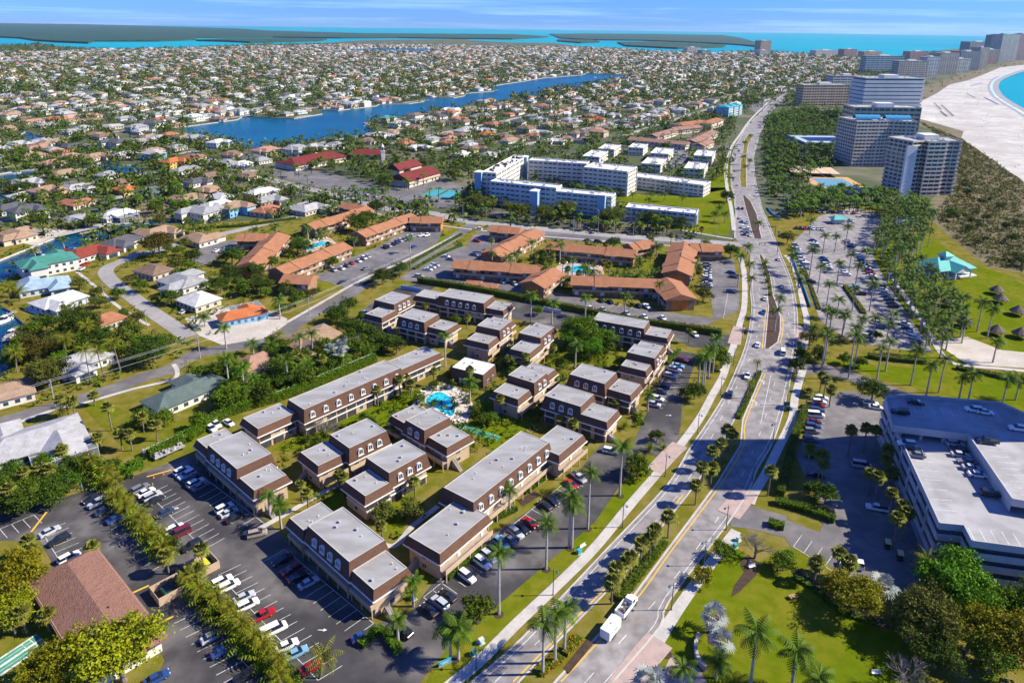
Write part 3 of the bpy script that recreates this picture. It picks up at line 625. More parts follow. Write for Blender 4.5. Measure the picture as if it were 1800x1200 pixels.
# ------------------------------------------------------------------ terracotta-roofed apartments
terracotta = M('terracotta_roof', (.33, .142, .066), .9, (.255, .108, .05), .35, 5, bump=.5, bscale=2, col3=(.37, .19, .11), scale3=2.5, amt3=.4)
apt_wall = M('brown_apartment_wall', (.30, .19, .12), .9, (.24, .15, .095), .5)
orange_wall = M('orange_wall', (.62, .22, .04), .9, (.5, .17, .035), .5)
def hip_roof(mb, L_, w, ze, zr, hip, ov=.8, m=0, th=.25):
    """roof over a box L_ x w along local x; hip = horizontal run of the end slope (0 = gable)"""
    x, y = L_ / 2 + ov, w / 2 + ov; rx = max(.05, x - hip)
    e = [(-x, -y), (x, -y), (x, y), (-x, y)]
    a, b = (-rx, 0, zr), (rx, 0, zr); E_ = [(p[0], p[1], ze) for p in e]; B = [(p[0], p[1], ze - th) for p in e]
    mb.quad(E_[0], E_[1], b, a, m=m); mb.quad(E_[2], E_[3], a, b, m=m); mb.quad(E_[1], E_[2], b, m=m); mb.quad(E_[3], E_[0], a, m=m)
    for k in range(4): mb.quad(B[k], B[(k + 1) % 4], E_[(k + 1) % 4], E_[k], m=m)
    mb.quad(*B[::-1], m=m); return mb
def ridge_local(root, x1, y1, x2, y2, zr):
    A, B = G(x1, y1, zr), G(x2, y2, zr); c = (A + B) / 2; d = B - A
    return c, math.atan2(d.y, d.x), d.to_2d().length
def gable_building(label, ridges, zr=8.2, ze=5.7, floors=2, wall=None, roof=None, group=None, name='apartment_building', hip=0.2, bays=True):
    wall = wall or apt_wall; roof = roof or terracotta
    c0, a0, _ = ridge_local(None, *ridges[0][:4], zr); c0.z = 0
    root = thing(name, label, 'building', c0, a0, group); ca, sa = math.cos(-a0), math.sin(-a0)
    for k, rd in enumerate(ridges):
        w = rd[4]; hp = rd[5] if len(rd) > 5 else hip; dz = -.03 * k
        c, a, L_ = ridge_local(None, *rd[:4], zr); L_ = L_ - 1.2 + 2 * hp * .0
        d = c - c0; loc = (d.x * ca - d.y * sa, d.x * sa + d.y * ca, 0); rz = a - a0
        wl = obj('wall', (MB().box(-L_ / 2, L_ / 2, -w / 2, w / 2, 0, ze - .25 + dz).quad(*[(L_ / 2, -w / 2, ze - .3), (L_ / 2, w / 2, ze - .3), (L_ / 2, 0, (zr if hp < 2 else ze) - .35)]).quad((-L_ / 2, w / 2, ze - .3), (-L_ / 2, -w / 2, ze - .3), (-L_ / 2, 0, (zr if hp < 2 else ze) - .35)), wall), root, loc=loc, rz=rz)
        mb = hip_roof(MB(), L_, w, ze + dz, zr + dz, hp, 1.1)
        # stepped roof bays break the long slope
        nb = int(L_ / 14) if bays else 0
        for q in range(1, nb + 1):
            t = -L_ / 2 + L_ * q / (nb + 1); sg = -1 if q % 2 else 1
            mb.quad((t - 3.2, sg * (w / 2 + 1.8), ze - .1), (t + 3.2, sg * (w / 2 + 1.8), ze - .1), (t + 3.2, 0, zr + .35), (t - 3.2, 0, zr + .35))
            for u in (-3.2, 3.2): mb.quad((t + u, sg * (w / 2 + 1.8), ze - .1), (t + u, 0, zr + .35), (t + u, 0, zr - .3), (t + u, sg * (w / 2 + 1.8), ze - .45))
        obj('roof', (mb, roof), root, loc=loc, rz=rz)
        if L_ > 16 and wall is apt_wall: obj('end_wall', (MB().box(L_ / 2 - .2, L_ / 2 + .06, -w * .28, w * .28, 0, ze - .4), orange_wall), root, loc=loc, rz=rz)
        mb = MB(); n = max(2, int(L_ / 4)); bal = MB()
        for sg in (-1, 1):
            for fl in range(floors):
                for q in range(n):
                    x = -L_ / 2 + L_ * (q + .5) / n; y = sg * (w / 2 + .03); zz = fl * 2.7 + .5
                    mb.box(x - .9, x + .9, min(y, y - .06 * sg), max(y, y - .06 * sg) + .02, zz, zz + 1.7, (q + fl) % 3 == 0)
            y = sg * (w / 2 + .75)
            bal.box(-L_ / 2, L_ / 2, min(y, sg * w / 2), max(y, sg * w / 2), 2.5, 2.7); bal.box(-L_ / 2, L_ / 2, y - .05, y + .05, 2.7, 3.6)
        obj('window_row', (mb, [glass, white_trim]), root, loc=loc, rz=rz)['kind'] = 'stuff'
        obj('balcony', (bal, M('balcony_tan', (.42, .30, .2), .9)), root, loc=loc, rz=rz)
        cr, sr = math.cos(a), math.sin(a); FOOT.append([(c.x + x * cr - y * sr, c.y + x * sr + y * cr) for x, y in ((-L_ / 2 - 1, -w / 2 - 1), (L_ / 2 + 1, -w / 2 - 1), (L_ / 2 + 1, w / 2 + 1), (-L_ / 2 - 1, w / 2 + 1))])
    return root
TG = 'terracotta roofed apartments'
for lb, rd in (('terracotta apartment wing below the small left pool with square end block', [(485, 470, 603, 425, 11), (500, 481, 550, 484, 10)]),
               ('terracotta apartment wing left of the small pool behind trees', [(488, 408, 437, 460, 12), (418, 411, 468, 410, 10)]),
               ('terracotta apartment wing farthest back by the cross street corner', [(540, 393, 645, 362, 11), (603, 355, 640, 361, 9)]),
               ('terracotta apartment wing with orange end wall beside the parked cars', [(628, 407, 722, 374, 11), (722, 380, 778, 381, 11)]),
               ('terracotta apartment wing running down from the cross street', [(862, 441, 940, 401, 12), (864, 395, 915, 400, 10)]),
               ('long terracotta apartment wing at the left of the oval pool', [(800, 456, 950, 466, 11), (972, 470, 935, 493, 12)]),
               ('terracotta apartment wing behind the oval pool', [(963, 424, 1118, 439, 11), (1105, 428, 1142, 421, 10)]),
               ('stepped terracotta apartment wing right of the oval pool', [(1204, 424, 1190, 474, 13), (1213, 428, 1268, 429, 10)]),
               ('long terracotta apartment wing in front of the oval pool', [(1005, 484, 1160, 490, 11), (1172, 487, 1198, 517, 13)])):
    gable_building(lb, rd, group=TG)
for k, (x, y) in enumerate(((833, 497), (862, 502))):
    c = G(x, y, 2.6); a = ang_px((800, 456), (950, 466)); r_ = thing('carport', ('left' if k == 0 else 'right') + ' small terracotta carport roof by the hedge', 'carport', (c.x, c.y, 0), a, 'small carports')
    obj('roof', (hip_roof(MB(), 7, 6, 2.5, 3.8, .1, .3), terracotta), r_)
    for sx in (-3, 3):
        for sy in (-2.5, 2.5): obj('post', MB().box(-.12, .12, -.12, .12, 0, 2.3).mesh('post', [apt_wall]), r_, loc=(sx, sy, 0))

# ------------------------------------------------------------------ flat blocks with storeys: white condominium, hotels, towers
def quad_rect(q, z):
    """four roof corners in pixels (front left, front right, back right, back left) -> centre, angle, length, depth"""
    P = [G(x, y, z) for x, y in q]; f = (P[1] - P[0]) + (P[2] - P[3]); a = math.atan2(f.y, f.x)
    c = (P[0] + P[1] + P[2] + P[3]) / 4; L_ = ((P[1] - P[0]).length + (P[2] - P[3]).length) / 2
    n = Vector((-math.sin(a), math.cos(a))); D = ((P[3] - P[0]).to_2d().dot(n) + (P[2] - P[1]).to_2d().dot(n)) / 2
    c.z = 0; return c, a, L_, abs(D)
def top_height(xb, yb, yt):
    B = G(xb, yb); lo, hi = 0, 118
    for _ in range(40):
        m = (lo + hi) / 2
        if PX((B.x, B.y, m))[1] > yt: lo = m
        else: hi = m
    return lo
def wallm(n, c, c2=None): return M(n, c, .85, c2 or tuple(v * .85 for v in c), .08, 4, col3=tuple(v * .75 for v in c), scale3=.5, amt3=.25)
white_wall = wallm('white_stucco', (.70, .66, .57)); blue_wall = wallm('blue_wall', (.28, .46, .56)); grey_wall = wallm('grey_tower_wall', (.64, .54, .43)); pale_wall = wallm('pale_tower_wall', (.78, .74, .66))
sand_wall = wallm('sand_tower_wall', (.60, .45, .30)); pink_wall = wallm('pink_tower_wall', (.56, .38, .33)); teal_wall = wallm('blue_grey_tower_wall', (.36, .46, .50)); dark_wall = wallm('dark_tower_wall', (.36, .35, .35))
roof_grey = M('flat_roof_grey', (.42, .42, .41), .8, (.3, .3, .3), .15, 5)
roof_white = M('flat_roof_white', (.72, .72, .70), .8, (.55, .55, .54), .15, 5)
def block(root, L_, D, h, floors, wall, roofm, loc=(0, 0, 0), rz=0, bay=4.0, band=.42, proud=.35, piers=True, split=True, glassm=None, k=0):
    """one rectangular block: dark glazed core, a wall band for each storey, piers between the bays, flat roof with parapet"""
    fh = h / floors; hx, hy = L_ / 2, D / 2; j = .01 * k
    core = MB().box(-hx + .3, hx - .3, -hy + .3, hy - .3, 0, h - .3)
    obj('glazing', (core, glassm or glass), root, loc=loc, rz=rz)
    allb = MB()
    for f in range(floors):
        z0 = f * fh; mb = MB() if split else allb
        lo = .05 if f == 0 else z0 - fh * band * .45
        mb.box(-hx - proud, hx + proud, -hy - proud, hy + proud, lo + j, z0 + fh * band * .75 + j)
        if split: obj('storey_band', (mb, wall), root, loc=loc, rz=rz)
    if not split: o = obj('storey_band', (allb, wall), root, loc=loc, rz=rz); o['kind'] = 'stuff'
    if piers:
        mb = MB(); n = max(2, int(L_ / bay)); m_ = max(2, int(D / bay))
        for q in range(n + 1):
            x = -hx + L_ * q / n; w = .35 if q % 3 else .75
            for y in (-hy, hy): mb.box(x - w, x + w, y - .22, y + .22, 0, h - .2)
        for q in range(m_ + 1):
            y = -hy + D * q / m_; w = .5
            for x in (-hx, hx): mb.box(x - .24, x + .24, y - w, y + w, 0, h - .25)
        obj('pier', (mb, wall), root, loc=loc, rz=rz)['kind'] = 'stuff'
    p = proud + .05
    obj('roof', (MB().box(-hx - p, hx + p, -hy - p, hy + p, h - .5 + j, h + j, 0, 1), [wall, roofm]), root, loc=loc, rz=rz)
    mb = MB()
    for b in ((-hx - p, hx + p, -hy - p, -hy - p + .3), (-hx - p, hx + p, hy + p - .3, hy + p), (-hx - p, -hx - p + .3, -hy - p + .3, hy + p - .3), (hx + p - .3, hx + p, -hy - p + .3, hy + p - .3)): mb.box(*b, h + j, h + .8 + j)
    obj('parapet', (mb, wall), root, loc=loc, rz=rz)
def foot_rect(c, a, L_, D, m=1):
    ca, sa = math.cos(a), math.sin(a); FOOT.append([(c.x + x * ca - y * sa, c.y + x * sa + y * ca) for x, y in ((-L_ / 2 - m, -D / 2 - m), (L_ / 2 + m, -D / 2 - m), (L_ / 2 + m, D / 2 + m), (-L_ / 2 - m, D / 2 + m))])
def roof_clutter(root, L_, D, h, n, seed, loc=(0, 0, 0), rz=0, big=True, mat=None):
    rnd = random.Random(seed); mat = mat or vent_mat
    if big: obj('roof_house', (MB().box(-L_ * .12, L_ * .14, -D * .2, D * .25, h, h + 4), pale_wall), root, loc=loc, rz=rz)
    c, s = math.cos(rz), math.sin(rz)
    for _ in range(n):
        x, y = rnd.uniform(-.42, .42) * L_, rnd.uniform(-.4, .4) * D; w = rnd.uniform(.4, 1.1)
        obj('roof_unit', (MB().box(-w, w, -w * .7, w * .7, 0, 1.2), mat), root, loc=(loc[0] + x * c - y * s, loc[1] + x * s + y * c, h), rz=rz)

# white condominium with blue stair towers: one connected building
COND = [('930 283 1030.5 289 1036 285 936 278.5', 19, 6, white_wall), ('1032 296 1105.5 303 1116.6 294.4 1039 286', 18.6, 6, white_wall), ('869 311 920 276 911 273 851 299', 19.4, 6, white_wall),
        ('864 320 982 332.5 983 326 872 315', 16, 5, M('shade_tinted_wall', (.62, .64, .60), .85, (.55, .57, .54), .2)), ('980 338 1078 347.5 1079 341 983 332', 14, 5, MATS['shade_tinted_wall']), ('1101 365 1225 378 1226 369 1105.5 359', 8.4, 3, MATS['shade_tinted_wall']), ('1111 311 1241.7 328 1244 320 1114 304', 8.6, 3, white_wall)]  # front wings: the cool tone of their shadow is put into the wall colour
c0, a0, L0, D0 = quad_rect(pairs(COND[0][0]), COND[0][1])
wc = thing('condominium_complex', 'large white flat-roofed condominium with connected wings, the front ones tinted for shade', 'building', c0, a0)
for k, (q, z, f, wm) in enumerate(COND):
    c, a, L_, D = quad_rect(pairs(q), z); D = max(D, 11); d = c - c0; ca, sa = math.cos(-a0), math.sin(-a0)
    loc = (d.x * ca - d.y * sa, d.x * sa + d.y * ca, 0)
    block(wc, L_, D, z, f, wm, roof_white, loc, a - a0, 3.6, .55, .12, k=k); foot_rect(c, a, L_, D)
    roof_clutter(wc, L_, D, z, 10 if k != 2 else 34, k, loc, a - a0, False, rail_metal if k == 2 else None)
for x, y, z in ((842, 300, 21), (922, 274, 21), (1058, 340, 17), (940, 333, 17.5)):
    p = G(x, y, z) - c0; ca, sa = math.cos(-a0), math.sin(-a0)
    t = obj('stair_tower', (MB().box(-2.6, 2.6, -2.6, 2.6, 0, z - .6), blue_wall), wc, loc=(p.x * ca - p.y * sa, p.x * sa + p.y * ca, 0)); obj('tower_roof', (hip_roof(MB(), 5, 5, z - .6, z + .6, 2.8, .6), white_trim), t)
# white flat-roofed apartment blocks behind it
aup = ang_px((1151, 283), (1172, 262))
for k, (x, y, L_, D) in enumerate(((1047, 271, 34, 15), (1072, 259, 30, 15), (1122, 257, 26, 14), (1164, 266, 34, 16), (1150, 284, 32, 16), (1239, 270, 34, 16), (1224, 292, 32, 16))):
    c = G(x, y, 7.2); r_ = thing('apartment_block', 'white flat-roofed apartment block, %s counted from the left behind the condominium' % ordinal(k), 'building', (c.x, c.y, 0), aup, 'white flat-roofed apartment blocks')
    block(r_, L_, D, 7.2, 2, white_wall, roof_white, bay=3.5, band=.6, proud=.5, split=True); obj('roof_ridge', (MB().box(-L_ * .45, L_ * .45, -1, 1, 7.25, 8.2), roof_grey), r_); foot_rect(c, aup, L_, D)
    roof_clutter(r_, L_, D * .5, 8, 5, k, big=False)
# townhouse rows with brown gables
brown_roof = M('brown_tile_roof', (.27, .15, .11), .9, (.21, .115, .085), .4, 4, col3=(.33, .2, .15), scale3=2.5)
for lb, rd in (('long brown-roofed townhouse row behind the white flats', [(1108, 240, 1210, 249, 14)]), ('brown gabled townhouses left of the far avenue', [(1145, 236, 1180, 226, 14), (1180, 224, 1228, 219, 13)]), ('brown gabled townhouses next to the far avenue', [(1214, 246, 1252, 228, 14), (1228, 252, 1246, 244, 12)])):
    gable_building(lb, rd, 8, 5.5, 2, pale_wall, brown_roof, 'brown gabled townhouses', 'townhouse_row')

# hotels and towers: base left/right pixels on the ground line, roof pixel, storeys
TOWERS = [  # label, x0, ytop, x1, ybase, floors, wall, yaw deg, depth, bay, clutter
 ('tall tan apartment tower nearest the beach with zigzag balconies', 1580, 249, 1680, 343, 13, grey_wall, 4, 24, 5, 14),
 ('tan tower with blue glass roof vault behind the nearest tower', 1491, 214, 1600, 293, 13, grey_wall, -6, 30, 5, 8),
 ('low tan hotel block with roof boxes between the towers', 1494, 190, 1605, 262, 9, sand_wall, -4, 26, 6, 6),
 ('white banded beach hotel with horizontal balcony stripes', 1512, 138, 1612, 212, 11, pale_wall, 0, 34, 9, 6),
 ('wide sand-coloured hotel with a square window grid', 1408, 150, 1490, 187, 8, sand_wall, 3, 22, 4.5, 6),
 ('white hotel wing with orange roof caps behind the wide hotel', 1462, 134, 1516, 160, 6, white_wall, 0, 26, 5, 6),
 ('broad blue glass hotel slab in the distance', 1519, 99, 1586, 128, 9, teal_wall, 0, 24, 5, 3),
 ('grey columned hotel slab right of the blue glass slab', 1576, 108, 1627, 140, 9, grey_wall, 0, 26, 6, 3),
 ('pale narrow tower left end of the far beach row', 1625, 101, 1646, 137, 15, pale_wall, 0, 30, 6, 1),
 ('grey ribbed tower, second in the far beach row', 1648, 94, 1680, 131, 18, grey_wall, 0, 40, 7, 2),
 ('short white tower in the far beach row', 1678, 104, 1702, 130, 11, white_wall, 0, 40, 6, 2),
 ('blue-shadowed tower behind the short white tower', 1684, 91, 1719, 124, 17, dark_wall, 0, 40, 8, 2),
 ('slim grey tower, fifth in the far beach row', 1718, 84, 1733, 120, 20, grey_wall, 0, 45, 6, 1),
 ('low tower with teal cap before the tallest tower', 1733, 88, 1752, 113, 14, pink_wall, 0, 45, 8, 1),
 ('tallest cream striped tower with green roof on the horizon', 1754, 61, 1784, 110, 26, white_wall, 0, 50, 8, 2),
 ('tall shaded tower left of the cream striped one', 1742, 62, 1754, 100, 24, dark_wall, 0, 50, 8, 1),
 ('tall mauve tower at the right picture edge', 1784, 60, 1812, 106, 25, pink_wall, 0, 60, 9, 2),
 ('stepped dark block on the far coast before the tall towers', 1702, 74, 1742, 96, 12, dark_wall, 0, 60, 10, 3),
 ('lone brown tower on the horizon beside the sea', 1336, 72, 1354, 93, 17, sand_wall, 0, 50, 10, 1),
 ('pale block pair at the foot of the lone tower', 1335, 89, 1352, 99, 6, white_wall, 0, 40, 10, 2),
 ('white apartment slab on the far shore left of the beach', 1433, 89, 1472, 100, 7, pale_wall, 0, 40, 9, 4),
 ('pink apartment tower on the far shore', 1483, 87, 1505, 102, 9, pink_wall, 0, 40, 9, 2),
 ('tan apartment slab with white trim on the far shore', 1518, 91, 1549, 101, 7, sand_wall, 0, 40, 9, 3),
 ('red-brown twin block behind the blue glass slab', 1598, 91, 1630, 109, 9, pink_wall, 0, 40, 9, 3),
 ('white stepped hotel cluster near the bay', 1208, 84, 1230, 95, 6, white_wall, 0, 40, 9, 4),
 ('pale low hotel by the bay', 1234, 89, 1249, 97, 4, teal_wall, 0, 40, 9, 2)]
TOWER_ROOTS = []
for k, (lb, x0, yt, x1, yb, fl, wm, yaw, dep, bay, cl) in enumerate(TOWERS):
    A, B = G(x0, yb), G(x1, yb); c = (A + B) / 2; L_ = (B - A).length; h = top_height((x0 + x1) / 2, yb, yt)
    yw = R(yaw) + math.atan2((B - A).y, (B - A).x)
    c = c + Vector((-math.sin(yw), math.cos(yw), 0)) * dep / 2
    r_ = thing('apartment_tower' if 'tower' in lb else 'hotel_building', lb, 'tower' if 'tower' in lb else 'hotel', (c.x, c.y, 0), yw); TOWER_ROOTS.append((r_, L_, dep, h))
    near = k < 5
    if k == 0:      # zigzag plan: three staggered bays
        for q in range(3): block(r_, L_ / 3 - .6, dep - 3 * abs(q - 1), h - .2 * q, fl, wm, roof_grey, ((q - 1) * L_ / 3, -1.5 * (q == 1), 0), R((14, 0, -14)[q]), 4.2, .3, 1.0, k=q)
        obj('blank_wall', (MB().box(-L_ / 2 - 1.2, -L_ / 2 + 7, -dep / 2 - 1.2, -dep / 2 + 1, 0, h - 3), pale_wall), r_)
    elif k == 1:
        for q in range(2): block(r_, L_ / 2 - .5, dep, h - .2 * q, fl, wm, roof_grey, ((q - .5) * L_ / 2, 3 * q, 0), R((10, -10)[q]), 3.6, .4, .8, k=q)
        for q in range(2):
            n = 8; vault = MB()
            for t in range(n):
                t0, t1 = math.pi * t / n, math.pi * (t + 1) / n; x = (q - .5) * L_ * .46
                f = lambda t_, e: (x + e * L_ * .19, -4 - 4 * math.cos(t_), h + .8 + 4 * math.sin(t_))
                vault.quad(f(t0, -1), f(t0, 1), f(t1, 1), f(t1, -1))
            obj('roof_vault', (vault, M('blue_vault_glass', (.05, .25, .42), .15, (.1, .35, .5), .9, spec=.6)), r_)
    elif near or L_ * PF / c.y > 30: block(r_, L_, dep, h, fl, wm, roof_grey, bay=bay, band=(.62 if 'banded' in lb else .4), proud=(1.3 if 'banded' in lb else .4), piers='banded' not in lb, split=near)
    else: block(r_, L_, dep, h, fl, wm, roof_grey, bay=bay, band=.4, proud=.4, split=False)
    roof_clutter(r_, L_, dep, h, cl, k, big=k != 1)
    if 'striped' in lb or 'teal cap' in lb: obj('green_cap', (hip_roof(MB(), L_ * .6, dep * .6, h + 1, h + 5, 5, 1), M('green_copper', (.06, .36, .30), .6)), r_)
    if 'orange roof' in lb:
        for q in (-.3, .3): obj('roof_cap', (hip_roof(MB(), 9, 9, h + .3, h + 4, 4, .8), terracotta), r_, loc=(L_ * q, 0, 0))
    foot_rect(c, yw, L_, dep, 3)
# blue-roofed inn and orange-roofed inn by the far avenue
c = G(1281, 203); a = ang_px((1262, 205), (1300, 197)); r_ = thing('inn_building', 'white inn with blue gable ends beside the far avenue', 'building', c, a); block(r_, 46, 16, 13, 4, white_wall, roof_white, bay=5)
for q in (-.42, 0, .42): obj('gable_wing', (hip_roof(MB().box(q * 46 - 5, q * 46 + 5, -9.5, 9.5, 0, 13.6), 10, 18, 13.6, 17, 4, .6) if 0 else MB().box(q * 46 - 5, q * 46 + 5, -9.5, 9.5, 0, 14), blue_wall), r_); obj('gable_roof', (hip_roof(MB(), 10, 19, 14, 17, 4.5, .7), M('turquoise_roof', (.05, .38, .42), .6)), r_, loc=(q * 46, 0, 0))
foot_rect(c, a, 46, 18)
gable_building('pale inn with orange tile roof edges below the blue inn', [(1190, 216, 1236, 210, 18, 6), (1238, 214, 1262, 206, 16, 6)], 10, 7.5, 3, white_wall, terracotta, None, 'inn_building')
# low shaded buildings in the palm grove
c, a, L_, D = quad_rect(pairs('1398 252 1484 252 1486 240 1402 238'), 8); r_ = thing('pavilion_building', 'low curved hall with white roof rim in the palm grove', 'building', c, a); block(r_, L_, D, 8, 2, blue_wall, M('shadow_blue_roof', (.38, .43, .46), .6), bay=9, band=.3); foot_rect(c, a, L_, D)  # blue of the hall's shadow is put into its wall and roof colour
c, a, L_, D = quad_rect(pairs('1385 300 1470 302 1470 292 1385 288'), 5); r_ = thing('carport_building', 'long low carport with tan roof strips behind the palms', 'building', c, a)
for q in range(5): obj('roof_strip', (MB().box(-L_ / 2 + q * L_ / 5 + .3, -L_ / 2 + (q + 1) * L_ / 5 - .3, -D / 2, D / 2, 3 + .2 * (q % 2), 3.3 + .2 * (q % 2)), sand_wall), r_); obj('post', (MB().box(-.2, .2, -.2, .2, 0, 3), sand_wall), r_, loc=(-L_ / 2 + (q + .5) * L_ / 5, 0, 0))
c, a, L_, D = quad_rect(pairs('1430 338 1520 340 1512 312 1425 310'), .2); r_ = thing('court_slab', 'orange and blue sports court beside the nearest tower', 'court', c, a); obj('court_surface', (MB().box(-L_ / 2, L_ / 2, -D / 2, D / 2, 0, .12), M('court_orange', (.5, .30, .12), .8)), r_); obj('court_area', (MB().box(-L_ / 2 + 7, L_ / 2 - 7, -D / 2 + 7, D / 2 - 7, .125, .13), M('court_blue', (.10, .25, .36), .8)), r_)

# ------------------------------------------------------------------ parking garage
gconc = M('garage_concrete', (.47, .45, .44), .85, (.39, .37, .37), .12, 5, (.4, .65), col3=(.36, .33, .34), scale3=.4, amt3=.35)
gdeck = M('garage_deck', (.37, .365, .37), .85, (.30, .295, .30), .06, 6, (.4, .65), col3=(.2, .19, .19), scale3=.22, amt3=.5)
ZD = 12.2
low_px = pairs('1553 704 1652 918 1695 922 1709 949 1800 961 1930 978 1960 740 1800 731 1758 712 1600 700')
LOWP = [G(x, y, ZD + 1).to_2d() for x, y in low_px]
gar = thing('parking_garage', 'large white concrete parking garage with rooftop deck in the lower right', 'garage', (*LOWP[1], 0))
def rel(P): return [(p[0] - LOWP[1].x, p[1] - LOWP[1].y) for p in P]
gp = rel(LOWP)
for lv in range(4):
    z = ZD - lv * 3.05
    obj('deck', (MB().prism([(x * .998, y * .998) for x, y in gp], z - .4 - .003 * lv, z, 0, 1, True), [gconc, gdeck]), gar)
    mb = MB()
    cl = gp + gp[:1]
    for k in range(len(gp)): mb.strip([cl[k], cl[k + 1]], .3, z - .75, z + 1.05 - (0 if lv == 0 else .12))
    obj('parapet_band', (mb, gconc), gar)
    if lv:
        for k in (0, 3, 4):
            a_, b_ = Vector(gp[k]), Vector(gp[k + 1]); n = max(1, int((b_ - a_).length / 8))
            for q in range(1, n): p = a_.lerp(b_, q / n) * .992; obj('column', (MB().box(-.35, .35, -.35, .35, 0, 2.9), gconc), gar, loc=(p.x, p.y, z - .0))
obj('ground_slab', (MB().prism(gp, .02, .18), gconc), gar)
obj('dark_inner_fill', (MB().prism([(x * .9 + 4, y * .9) for x, y in gp], .2, ZD - .6), M('garage_inner_shade', (.10, .10, .11), .9)), gar)  # dark block inside stands in for the shade of the open levels
UP = rel([G(x, y, ZD + 3.2).to_2d() for x, y in pairs('1556 700 1569 751 1702 767 1779 880 1930 905 1950 745 1800 729 1758 710 1600 697')])
obj('upper_deck', (MB().prism(UP, ZD + 2.5, ZD + 3.0, 0, 1, True), [gconc, gdeck]), gar)
mb = MB(); cl = UP + UP[:1]
for k in range(len(UP)): mb.strip([cl[k], cl[k + 1]], .3, ZD + 1.9, ZD + 3.95)
obj('upper_parapet', (mb, gconc), gar)
for t in (.12, .4, .7, .97): p = Vector(UP[1]).lerp(Vector(UP[2]), t); obj('column', (MB().box(-.35, .35, -.35, .35, 0, 2.6), gconc), gar, loc=(p.x + .3, p.y + .8, ZD))
a_, b_ = Vector(UP[2]), Vector(UP[3]); obj('ramp_wall', (MB().quad((*a_, ZD), (*b_, ZD), (*b_, ZD + 2.6), (*a_, ZD + 2.6)), gconc), gar)
mk = MB()   # stall lines on the decks
for (p0, p1, n, ln) in (((1585, 760), (1648, 905), 9, (1625, 770)), ):
    A, B = G(*p0, ZD), G(*p1, ZD); d = G(*ln, ZD) - G(1592, 768, ZD); d = d.normalized() * 5
    for q in range(n): p = A.lerp(B, (q + .5) / n) - Vector((*LOWP[1], 0)); mk.strip([(p.x + .5, p.y), (p.x + d.x, p.y + d.y)], .14, ZD + .012)
A, B = G(1715, 952, ZD), G(1900, 975, ZD); d = (G(1700, 925, ZD) - G(1712, 948, ZD)).normalized() * 5
for q in range(9): p = A.lerp(B, q / 9) - Vector((*LOWP[1], 0)); mk.strip([(p.x + d.x * .1, p.y + d.y * .1), (p.x + d.x, p.y + d.y)], .14, ZD + .012)
A, B = G(1605, 712, ZD + 3), G(1750, 724, ZD + 3); d = (G(1610, 730, ZD + 3) - G(1602, 710, ZD + 3)).normalized() * 5
for q in range(10): p = A.lerp(B, q / 9) - Vector((*LOWP[1], 0)); mk.strip([(p.x, p.y), (p.x + d.x, p.y + d.y)], .14, ZD + 3.02)
A, B = G(1720, 780, ZD + 3), G(1790, 880, ZD + 3); d = (G(1780, 785, ZD + 3) - G(1720, 780, ZD + 3)).normalized() * 5
for q in range(9): p = A.lerp(B, q / 9) - Vector((*LOWP[1], 0)); mk.strip([(p.x + d.x * .3, p.y + d.y * .3), (p.x + d.x * 1.2, p.y + d.y * 1.2)], .14, ZD + 3.02)
obj('stall_line', (mk, white_paint), gar)['kind'] = 'stuff'
FOOT.append([tuple(p) for p in LOWP])
# the high-rise standing right of the garage, which shades the yard and part of the avenue
ya, yb_ = G(1446, 781).y, G(1466, 872).y; tip = G(1242, 835)
c = Vector((172, (ya + yb_) / 2 + 5.5, 0)); h = (c.x - 11 - tip.x) * math.tan(SUN_EL)
r_ = thing('apartment_tower', 'high-rise standing right of the parking garage outside the picture', 'tower', c, 0); block(r_, 22, abs(ya - yb_) - 1, h, int(h / 3.2), white_wall, roof_grey, split=False); roof_clutter(r_, 22, 20, h, 3, 5, big=False)

# ------------------------------------------------------------------ houses
house_roof = M('house_roof', (.3, .3, .3), .85, (.78, .76, .74), .4, 4, objcol=1, col3=(.7, .68, .66), scale3=2.2, amt3=.5)
house_wall = M('house_wall', (.6, .6, .6), .85, (.86, .84, .82), .3, 4, objcol=1)
cage_mesh = M('cage_screen', (.10, .11, .12), .5, (.16, .17, .18), .5)
RC = {'grey': (.30, .31, .32), 'white': (.60, .60, .58), 'tan': (.34, .23, .15), 'brown': (.21, .14, .10), 'dark': (.10, .10, .115), 'red': (.24, .045, .03), 'orange': (.48, .15, .05), 'pink': (.38, .22, .16), 'teal': (.06, .24, .19), 'green': (.10, .14, .13), 'blue': (.30, .42, .52), 'lgrey': (.40, .40, .41), 'rust': (.36, .15, .08)}
WC = {'w': (.66, .64, .58), 'c': (.56, .48, .36), 'b': (.22, .45, .66), 'y': (.62, .42, .10), 'p': (.52, .32, .26), 'g': (.45, .46, .46), 's': (.5, .55, .58)}
CN = {'grey': 'grey', 'white': 'white', 'tan': 'tan', 'brown': 'brown', 'dark': 'charcoal', 'red': 'red', 'orange': 'orange', 'pink': 'pink-brown', 'teal': 'teal green', 'green': 'dark green', 'blue': 'pale blue', 'lgrey': 'light grey', 'rust': 'rust-brown'}
WN = {'w': 'white', 'c': 'cream', 'b': 'blue', 'y': 'yellow', 'p': 'pink', 'g': 'grey', 's': 'pale blue'}
